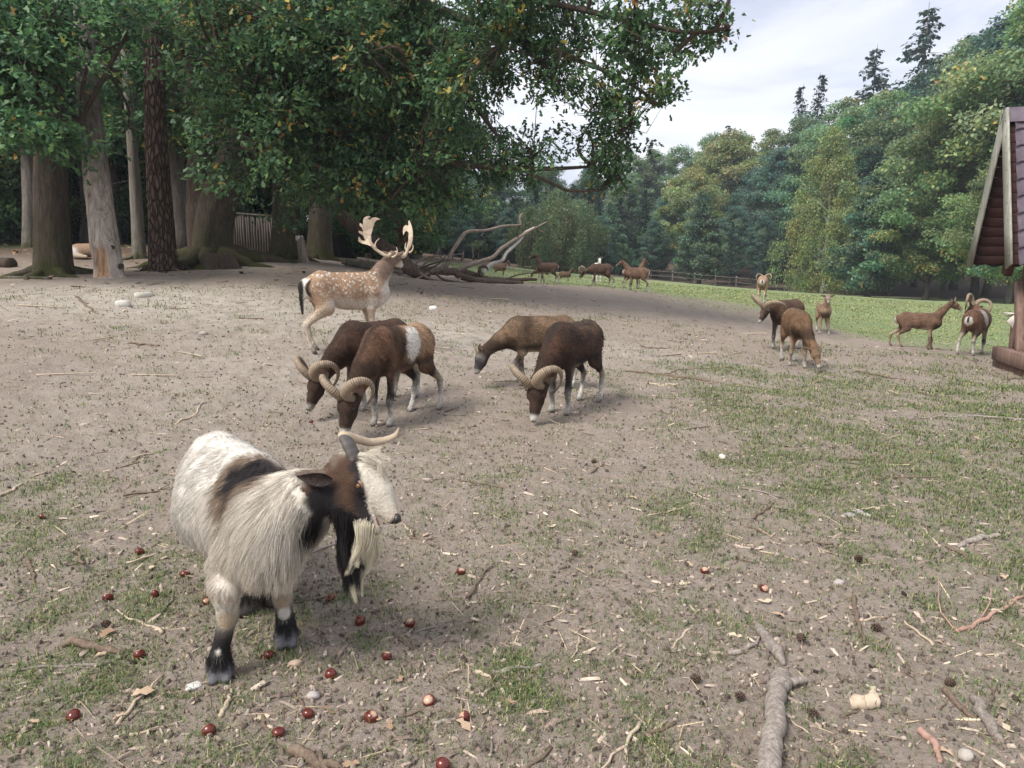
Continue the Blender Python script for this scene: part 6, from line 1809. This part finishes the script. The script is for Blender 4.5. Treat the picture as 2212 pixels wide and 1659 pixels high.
shards(800, 1.45, 9, .03, .13, .5, np.array([(.52, .43, .28), (.45, .36, .24), (.36, .28, .20)]), 'straw', 'dry straw stalks and needles on the ground', (22, 38), bare)
shards(4200, 10, 32, .03, .10, .25, np.array([(.26, .15, .09), (.34, .22, .13), (.18, .11, .075), (.40, .29, .19)]), 'leaf_litter', 'brown leaf litter under the oaks', (1.5, 2.4), lambda x, y: np.clip(forest_floor(x, y) + .35 * np.exp(-((x + 5) / 5) ** 2 - ((y - 14.5) / 2) ** 2), 0, 1))

# --- chestnuts
def chestnut_mesh(seed, hil):
    r = np.random.default_rng(seed)
    nu, nv = 16, 10; V = []
    for i in range(nv + 1):
        a = math.pi * i / nv
        for j in range(nu):
            b = 2 * math.pi * j / nu; V.append((math.sin(a) * math.cos(b), math.sin(a) * math.sin(b), math.cos(a)))
    V = np.array(V); C = np.tile([[.105, .017, .010]], (len(V), 1)) * (1 + .35 * fbm(V * 1.7 + seed, 3))[:, None]
    h = sstep(hil, hil + .10, V[:, 0] * .55 + V[:, 2] * .835)
    C = C * (1 - h[:, None]) + np.array([.46, .30, .21]) * (1 + .25 * noise3(V * 5))[:, None] * h[:, None]
    W = V * [1.0, .92, .80] * (1 + .05 * fbm(V * 1.2 + seed, 2))[:, None]
    W = W - (h * .06)[:, None] * V
    F = [(i * nu + j, i * nu + (j + 1) % nu, (i + 1) * nu + (j + 1) % nu, (i + 1) * nu + j) for i in range(nv) for j in range(nu)]
    me = mesh_from('chestnut', W, np.array(F)[:, ::-1], None, True, np.clip(C, .01, .7)); me.materials.append(MAT_NUT); return me
_m = N('chestnut_skin', .22, .55); _m.base(_m.mix(1.0, _m.attr('Col').outputs['Color'], _m.ramp(_m.noise(_m.coord('Object'), 60, 3), [(.3, (.8,) * 3), (.7, (1.2,) * 3)]), 'MULTIPLY')); MAT_NUT = _m.m
NUTS = [chestnut_mesh(1, .80), chestnut_mesh(2, .62), chestnut_mesh(3, 1.3)]
nut_spots = [(92, 1112, 0, 'by the left edge of the bare patch'), (302, 1187, 2, 'left of the goat below its flank'), (400, 1235, 0, 'closest to the goat belly'), (233, 1281, 1, 'with a pale scar beside dry grass'), (336, 1284, 2, 'in the grass left of the forefoot'),
    (301, 1406, 0, 'at the end of the flat brown driftwood'), (158, 1534, 2, 'alone in the grass left of the goat'), (447, 1299, 0, 'half hidden behind the goat foreleg'), (713, 1287, 0, 'orange brown, behind the beard'), (778, 1337, 2, 'right below the beard tip'), (886, 1339, 1, 'with a pale cap right of the beard'),
    (836, 1410, 1, 'with a long pale scar near a small stick'), (715, 1454, 2, 'deep red, right of the beige stone'), (581, 1406, 2, 'small, between the goat forefeet'), (666, 1539, 2, 'large and glossy next to a bent twig'), (602, 1581, 2, 'glossy, round, beside chips of bark'), (452, 1578, 1, 'showing its pale scar upward'),
    (802, 1549, 0, 'lying on a torn dry leaf'), (927, 1511, 1, 'with pale top in short grass'), (1003, 1552, 0, 'at the end of a thin bluish stick'), (957, 1652, 2, 'among crossed straw stalks'), (996, 1229, 1, 'alone on bare soil right of the goat'), (1522, 1228, 1, 'touching a thin white twig'), (1651, 1263, 1, 'pale-topped, near two short sticks'), (672, 903, 2, 'tiny, by the muzzle of the saddled ram'),
    (1662, 1655, 1, 'at the foot of the forked branch')]
for u, v, kind, where in nut_spots:
    p, d = hit(u, v + 8); sz = .0205 * (.9 + .25 * rL.random())
    o = link('chestnut', NUTS[kind]); o.scale = (sz * (.92 + .22 * rL.random()), sz * (.85 + .2 * rL.random()), sz * (.9 + .15 * rL.random())); o.location = (p[0], p[1], p[2] + sz * .50)
    o.rotation_euler = (.5 * rL.normal(), .5 * rL.normal() - (.5 if kind == 1 else 0), -1.6 + .7 * rL.normal())
    prop(o, 'glossy chestnut ' + where, 'chestnut', 'chestnuts on the ground')

# --- sticks with a place of their own
ST_G = bark_material('stick_grey', (.15, .12, .10), (.52, .46, .41), (55, 55, 9), .8, 0, 0, .008)
ST_B = bark_material('stick_brown', (.10, .07, .05), (.31, .235, .18), (50, 50, 9), .6, 0, 0, .006)
ST_P = bark_material('stick_pinkish', (.30, .17, .13), (.50, .33, .27), (30, 30, 6), .3, 0, 0, .004)
ST_L = bark_material('stick_barkless', (.40, .31, .22), (.62, .52, .41), (30, 30, 5), .4, 0, 0, .005)
def stick(pts, rad, mat, label, name='stick', sides=9, rough=.18, n=30, taper=(1, .9, .5), forks=(), seed=1.0, sink=.55, group=None):
    W = [hit(u, v)[0] for u, v in pts]
    c0 = W[0].copy()
    c = curve(W, n) if len(W) > 2 else np.array([W[0] + (W[-1] - W[0]) * t for t in np.linspace(0, 1, n)])
    L = np.linalg.norm(c[-1] - c[0])
    wig = np.stack([noise3(np.c_[np.arange(n) * .22 + seed * 7, np.full(n, k * 9.1), np.full(n, seed)]) for k in range(3)], -1) * min(.02, L * .05) * [1, 1, .3]
    c = c + wig * np.sin(np.linspace(0, math.pi, n))[:, None] ** .5
    rr = np.interp(np.linspace(0, 1, n), np.linspace(0, 1, len(taper)), taper) * rad
    c[:, 2] = ground_z(c[:, 0], c[:, 1]) + rr * sink + np.maximum(0, .004 * np.sin(np.arange(n) * .4 + seed))
    w = 1 + rough * fbm(np.stack(np.meshgrid(np.arange(n) * .22, np.arange(sides) * 1.1, [seed + .5], indexing='ij'), -1)[..., 0, :], 3)
    o = empty(name, c0) if forks else None
    m = MB(); V, F3, F4 = pipe(c - c0, rr, sides, w); m.add(V, F3, F4)
    s = m.build('shaft' if forks else name, mat, o)
    if not forks: s.location = c0; o = s
    for fk in forks:
        W2 = [hit(u, v)[0] for u, v in fk[0]]; c2 = curve(W2, 14) if len(W2) > 2 else np.array([W2[0] + (W2[-1] - W2[0]) * t for t in np.linspace(0, 1, 14)])
        c2[:, 2] = ground_z(c2[:, 0], c2[:, 1]) + rad * fk[1] * .8 + (fk[2] if len(fk) > 2 else 0) * np.linspace(0, 1, 14)
        m = MB(); V, F3, F4 = pipe(c2 - c0, np.linspace(rad * fk[1], rad * fk[1] * .55, 14), 7, 1 + .15 * np.sin(np.arange(14)[:, None] * 1.1 + np.arange(7)[None] * 2)); m.add(V, F3, F4); m.build('side_branch', mat, o)
    prop(o, label, 'stick', group); return o
stick([(1655, 1720), (1668, 1600), (1680, 1500), (1690, 1458)], .0285, ST_G, 'thick grey forked branch with a broken stub', 'forked_branch', 16, .035, 40, (1.05, 1, .95, .95), [([(1690, 1478), (1715, 1476), (1742, 1474)], .62, .012)], 3.0, .75)
stick([(1630, 1336), (1650, 1370), (1672, 1402), (1694, 1434)], .021, ST_G, 'grey pointed splinter of driftwood at the tip of the forked branch', 'driftwood', 10, .25, 30, (.25, .8, 1, .9, .35), (), 5.0)
stick([(2068, 1180), (2110, 1170), (2156, 1168)], .015, ST_G, 'knobbly pale stick lying in the right-hand grass', 'stick', 10, .4, 26, (.6, 1, .8), (), 6.0)
stick([(2045, 1180), (2070, 1192), (2100, 1213)], .009, ST_B, 'dark curved stick just below the knobbly pale one', seed=7.0)
stick([(1845, 1288), (1850, 1330), (1868, 1386)], .010, ST_B, 'bent brown stick pointing at the forked branch', seed=8.0)
stick([(1790, 1296), (1805, 1325), (1832, 1347)], .006, ST_G, 'thin curved stick left of the bent brown stick', seed=9.0)
stick([(1572, 1411), (1600, 1412), (1622, 1396)], .010, ST_G, 'small crooked fork of wood left of the driftwood splinter', seed=10.0, forks=[([(1618, 1400), (1632, 1390), (1640, 1374)], .8)])
stick([(1838, 1522), (1895, 1530)], .021, ST_L, 'short thick barkless log piece with a stub', seed=11.0, taper=(.9, 1, 1), forks=[([(1880, 1524), (1887, 1500)], .6, .01)])
stick([(2100, 1505), (2125, 1550), (2165, 1602)], .017, ST_G, 'grey driftwood stick at the right of the barkless piece', 'driftwood', 10, .35, 28, (.5, 1, .9, .4), (), 12.0)
stick([(2040, 1494), (2075, 1530), (2112, 1556)], .010, ST_B, 'brown twig running towards the grey driftwood stick', seed=13.0)
stick([(1985, 1590), (2015, 1615), (2030, 1655)], .011, ST_P, 'reddish bent stick near the round grey stone', seed=14.0)
stick([(2066, 1366), (2140, 1332), (2260, 1262)], .0075, ST_P, 'long pinkish twig with two thin arching shoots', 'twig', 8, .12, 30, (1, .95, .9), [([(2068, 1365), (2030, 1330), (2024, 1282)], .45, .05), ([(2110, 1345), (2135, 1320), (2138, 1295)], .4, .05)], 15.0)
stick([(1062, 1456), (1110, 1450), (1170, 1434)], .010, ST_G, 'crooked grey stick lying below the goat beard on bare soil', seed=16.0)
stick([(1028, 1458), (1062, 1472)], .007, ST_L, 'short barkless stick beside the crooked grey stick', seed=17.0)
stick([(138, 1388), (200, 1402), (266, 1410)], .017, ST_B, 'flat brown driftwood piece left of the goat forefoot', 'driftwood', 10, .35, 28, (.7, 1, .9, .35), (), 18.0)
stick([(632, 1622), (680, 1640), (745, 1672)], .017, ST_B, 'dark stick running out of the foreground edge', seed=19.0)
stick([(58, 1208), (68, 1228), (72, 1252)], .009, ST_B, 'short dark bent stick in the grass far left of the goat', seed=20.0)
stick([(475, 1550), (492, 1520), (500, 1488)], .007, ST_L, 'light curved stick below the goat hoof', seed=21.0)
stick([(632, 1492), (650, 1515), (660, 1538)], .005, ST_B, 'thin bent twig touching the large glossy chestnut', 'twig', seed=22.0)
stick([(1955, 904), (2080, 900), (2230, 912)], .012, ST_G, 'long grey branch lying in the grass towards the shelter', 'branch', 8, .15, 36, (.4, .8, 1), [([(2020, 902), (1985, 910), (1960, 916)], .4, .04), ([(2120, 903), (2160, 908), (2190, 916)], .4, .04)], 23.0)
stick([(1350, 798), (1440, 810), (1562, 826)], .014, ST_B, 'long thin brown pole lying right of the blackish ram', 'branch', 8, .12, 36, (.8, 1, .9), [([(1430, 808), (1500, 800), (1580, 800)], .4, .03)], 24.0)
stick([(1385, 748), (1450, 753)], .014, ST_B, 'short dark stick on the bare slope behind the rams', seed=25.0)
stick([(1848, 803), (1900, 815), (1955, 824)], .013, ST_B, 'dark stick lying in front of the reddish ewe', seed=26.0)
stick([(1782, 755), (1852, 758)], .013, ST_G, 'grey stick on the ground below the facing lamb', seed=27.0)
stick([(278, 745), (345, 752)], .014, ST_B, 'dark stick on the pale bank left of the deer', seed=28.0)
stick([(165, 640), (185, 658), (208, 676)], .018, ST_B, 'weathered stick on the sandy bank beside the pale slabs', seed=29.0)
stick([(378, 912), (420, 895), (440, 866)], .008, ST_L, 'thin bent barkless stick on bare ground above the goat rump', seed=30.0)
stick([(1402, 828), (1465, 832)], .014, ST_L, 'short pale stick below the long brown pole', seed=31.0)
stick([(0, 1072), (50, 1048)], .010, ST_L, 'pale stick at the left beyond the dark bent one', seed=32.0)
stick([(1872, 960), (1950, 968)], .009, ST_B, 'thin brown stick in the mid grass right of the rams', seed=33.0)
stick([(930, 1562), (965, 1565), (1000, 1558)], .006, ST_G, 'thin bluish grey stick ending at a chestnut', seed=34.0)
stick([(850, 1368), (870, 1385), (892, 1402)], .006, ST_B, 'small straight twig right of the beard tip', 'twig', seed=35.0)
# --- many small look-alike twigs
def twig_mesh(seed):
    n = 10; c = np.c_[np.linspace(-.5, .5, n), .10 * noise3(np.c_[np.arange(n) * .4 + seed, np.zeros(n), np.zeros(n)]), np.zeros(n) + .02]
    m = MB(); V, F3, F4 = pipe(c, np.linspace(.028, .012, n), 5); m.add(V, F3, F4)
    if seed % 2:
        V, F3, F4 = pipe([c[4], c[4] + [.12, .12, .03], c[4] + [.22, .22, .05]], [.016, .012, .006], 4); m.add(V, F3, F4)
    return m
TW = [twig_mesh(s).mesh('twig', (ST_G, ST_B, ST_L, ST_B)[s % 4]) for s in range(8)]
x, y = wedge(520, 1.6, 17); k = rL.random(520) < bare(x, y); x, y = x[k][:290], y[k][:290]
for i in range(len(x)):
    o = link('twig', TW[i % 8]); L = (.06 + .16 * rL.random() ** 2) * (1 + .20 * math.hypot(x[i], y[i]))
    o.location = (x[i], y[i], gz(x[i], y[i]) - .002); w_ = min(L, .25) if L < .25 else .25 + .3 * (L - .25); o.scale = (L, w_, w_); o.rotation_euler = (.04 * rL.normal(), .03 * rL.normal(), rL.random() * 6.28)
    prop(o, ('small grey twig lying loose on the trampled ground', 'small forked brown twig lying on the trampled ground', 'small pale barkless twig lying on the trampled ground', 'small forked brown twig lying on the trampled ground')[i % 4], 'twig', ('loose grey twigs', 'loose forked brown twigs', 'loose pale twigs', 'loose forked brown twigs')[i % 4])

# --- dry oak leaves
_lm = [(.44, .32, .22), (.32, .21, .14), (.50, .41, .30)]
def dry_leaf(col, seed):
    L = OAKLEAF.copy(); L[:, 2] = .10 * np.sin(L[:, 0] * 5 + seed) + .35 * np.abs(L[:, 1]); L[:, 2] -= L[:, 2].min() - .02
    return mesh_from('dry_leaf', L, OAKTRI, simple('dry_leaf_%d' % seed, col, .7, .2, .35, 25.0, .2, 30.0), False)
DL = [dry_leaf(c, i) for i, c in enumerate(_lm)]
x, y = wedge(90, 1.6, 12)
sp = [hit(u, v)[0][:2] for u, v in ((283, 1500), (220, 1386), (585, 1548), (795, 1560), (870, 1468), (1840, 1100), (2060, 1640), (650, 1340))]
x = np.r_[[p[0] for p in sp], x]; y = np.r_[[p[1] for p in sp], y]
for i in range(len(x)):
    o = link('dry_leaf', DL[i % 3]); L = .038 + .025 * rL.random() + (.03 if i < 2 else 0)
    o.location = (x[i], y[i], gz(x[i], y[i]) + .001); o.scale = (L, L, L); o.rotation_euler = (.2 * rL.normal(), .2 * rL.normal(), rL.random() * 6.28)
    prop(o, ('tan dry oak leaf lying on the ground', 'brown dry oak leaf lying on the ground', 'pale straw-coloured dry oak leaf lying on the ground')[i % 3], 'leaf', 'fallen oak leaves, ' + ('tan', 'brown', 'pale')[i % 3])

# --- stones
def stone(u, v, sx, sy, sz, col, label, seed, flat=False, rz=0.0, name='stone'):
    p, d = hit(u, v); bm = bmesh.new(); bmesh.ops.create_icosphere(bm, subdivisions=2, radius=1.0)
    V = np.array([w.co for w in bm.verts]); F = np.array([[w.index for w in f.verts] for f in bm.faces]); bm.free()
    V = V * (1 + .28 * fbm(V * 1.3 + seed, 2))[:, None]
    if flat: V = np.sign(V) * np.abs(V) ** .55
    V = V * [sx, sy, sz]
    c, s = math.cos(rz), math.sin(rz); V = V @ np.array([[c, s, 0], [-s, c, 0], [0, 0, 1]])
    o = link(name, mesh_from(name, V, F, simple('stone_%d' % int(seed * 10), col, .85, .2, .2, 30, .3, 60), not flat), None, (p[0], p[1], p[2] + sz * .45)); prop(o, label, 'stone', None); return o
stone(418, 1474, .026, .018, .008, (.55, .53, .51), 'flat white angular stone beside the goat forehoof', 1.1, True, .5)
stone(637, 1430, .024, .015, .014, (.48, .36, .27), 'beige stone lying right of the goat forefeet', 2.3, False, .6)
stone(266, 660, .10, .07, .06, (.52, .50, .45), 'small pale slab on the sandy bank', 3.3, True, .2)
stone(312, 640, .14, .09, .05, (.46, .43, .37), 'larger pale slab behind the small one on the bank', 4.6, True, .9)
stone(936, 666, .07, .05, .05, (.66, .64, .60), 'white stone on bare ground right of the deer', 5.2, True, .1)
stone(676, 1509, .020, .016, .012, (.40, .36, .34), 'grey stone by the large glossy chestnut', 6.1)
stone(2085, 1640, .020, .020, .017, (.40, .36, .32), 'round grey stone near the reddish bent stick', 7.7)
stone(1836, 1110, .035, .026, .008, (.36, .32, .33), 'left flake of the little group of slate flakes', 8.2, True, .4)
stone(1856, 1102, .030, .024, .012, (.30, .27, .29), 'dark upper flake of the little group of slate flakes', 9.2, True, 1.2)
stone(1872, 1108, .024, .018, .008, (.44, .40, .39), 'right flake of the little group of slate flakes', 10.2, True, 2.0)
stone(1812, 1262, .024, .018, .012, (.40, .35, .33), 'angular grey stone right of the pale-topped chestnut', 11.2, True, .7)
stone(1560, 985, .022, .040, .018, (.56, .51, .45), 'pale upright lump of bone or stone in the mid grass', 12.2)
stone(440, 722, .05, .04, .03, (.36, .32, .28), 'grey stone on the bare slope left of the rams', 13.2)
# --- pine cones
def cone_mesh():
    m = MB(); ga = 2.39996
    for i in range(46):
        t = i / 46; a = i * ga; r = .42 * math.sin(math.pi * (.12 + .83 * t)) ** .8; z = t
        d = np.array([math.cos(a), math.sin(a), 0]); s = np.array([-d[1], d[0], 0]); c = np.array([0, 0, z * .9])
        V = [c + d * .08, c + d * r + s * .13 + [0, 0, .10], c + d * (r + .10) + [0, 0, .16], c + d * r - s * .13 + [0, 0, .10], c + d * r * .8 + [0, 0, .0]]
        m.add(np.array(V), [(0, 1, 4), (0, 4, 3), (1, 2, 4), (4, 2, 3)], [(0, 3, 2, 1)])
    V, F3, F4 = pipe([(0, 0, 0), (0, 0, .9)], [.1, .04], 6); m.add(V, F3, F4)
    return m.mesh('pine_cone', simple('pine_cone_scale', (.10, .066, .05), .8, .2, .4, 9), False)
CONE = cone_mesh()
for u, v, w in ((1238, 1198, 'on bare soil below the blackish ram'), (1277, 1005, 'in the mid ground behind the goat'), (1727, 1390, 'beside the driftwood splinter'), (1610, 1515, 'left of the forked branch'), (1770, 1540, 'dark, right of the forked branch'), (2040, 1480, 'near the brown twig at right'), (1490, 1470, 'alone on bare soil'), (1905, 1360, 'below the bent brown stick'), (1850, 1208, 'in grass behind the slate flakes'), (240, 1345, 'left of the goat in the grass')):
    p, d = hit(u, v); o = link('pine_cone', CONE); sz = .030 + .006 * rL.random(); o.scale = (sz, sz, sz); a = rL.random() * 6.28
    o.location = (p[0], p[1], p[2] + sz * .38); o.rotation_euler = (1.45, 0, a); prop(o, 'brown open pine cone ' + w, 'pine cone', 'pine cones on the ground')
# ------------------------------------------------------------------ thin haze in the valley air
def make_haze():
    m = bpy.data.materials.new('haze_air'); m.use_nodes = True
    t = m.node_tree; t.nodes.clear()
    out = t.nodes.new('ShaderNodeOutputMaterial'); v = t.nodes.new('ShaderNodeVolumePrincipled')
    v.inputs['Color'].default_value = (.80, .88, 1.0, 1); v.inputs['Density'].default_value = HAZE; v.inputs['Anisotropy'].default_value = 0.0
    t.links.new(v.outputs[0], out.inputs['Volume'])
    x0, x1, y0, y1, z0, z1 = -260, 260, -40, 240, -14, 46
    V = [(x, y, z) for z in (z0, z1) for y in (y0, y1) for x in (x0, x1)]
    F = [(0, 2, 3, 1), (4, 5, 7, 6), (0, 1, 5, 4), (2, 6, 7, 3), (0, 4, 6, 2), (1, 3, 7, 5)]
    o = link('haze', mesh_from('haze', V, np.array(F), m, False)); o['kind'] = 'stuff'
    o['label'] = 'thin pale haze in the air over the meadow'
HAZE = .0007
make_haze()
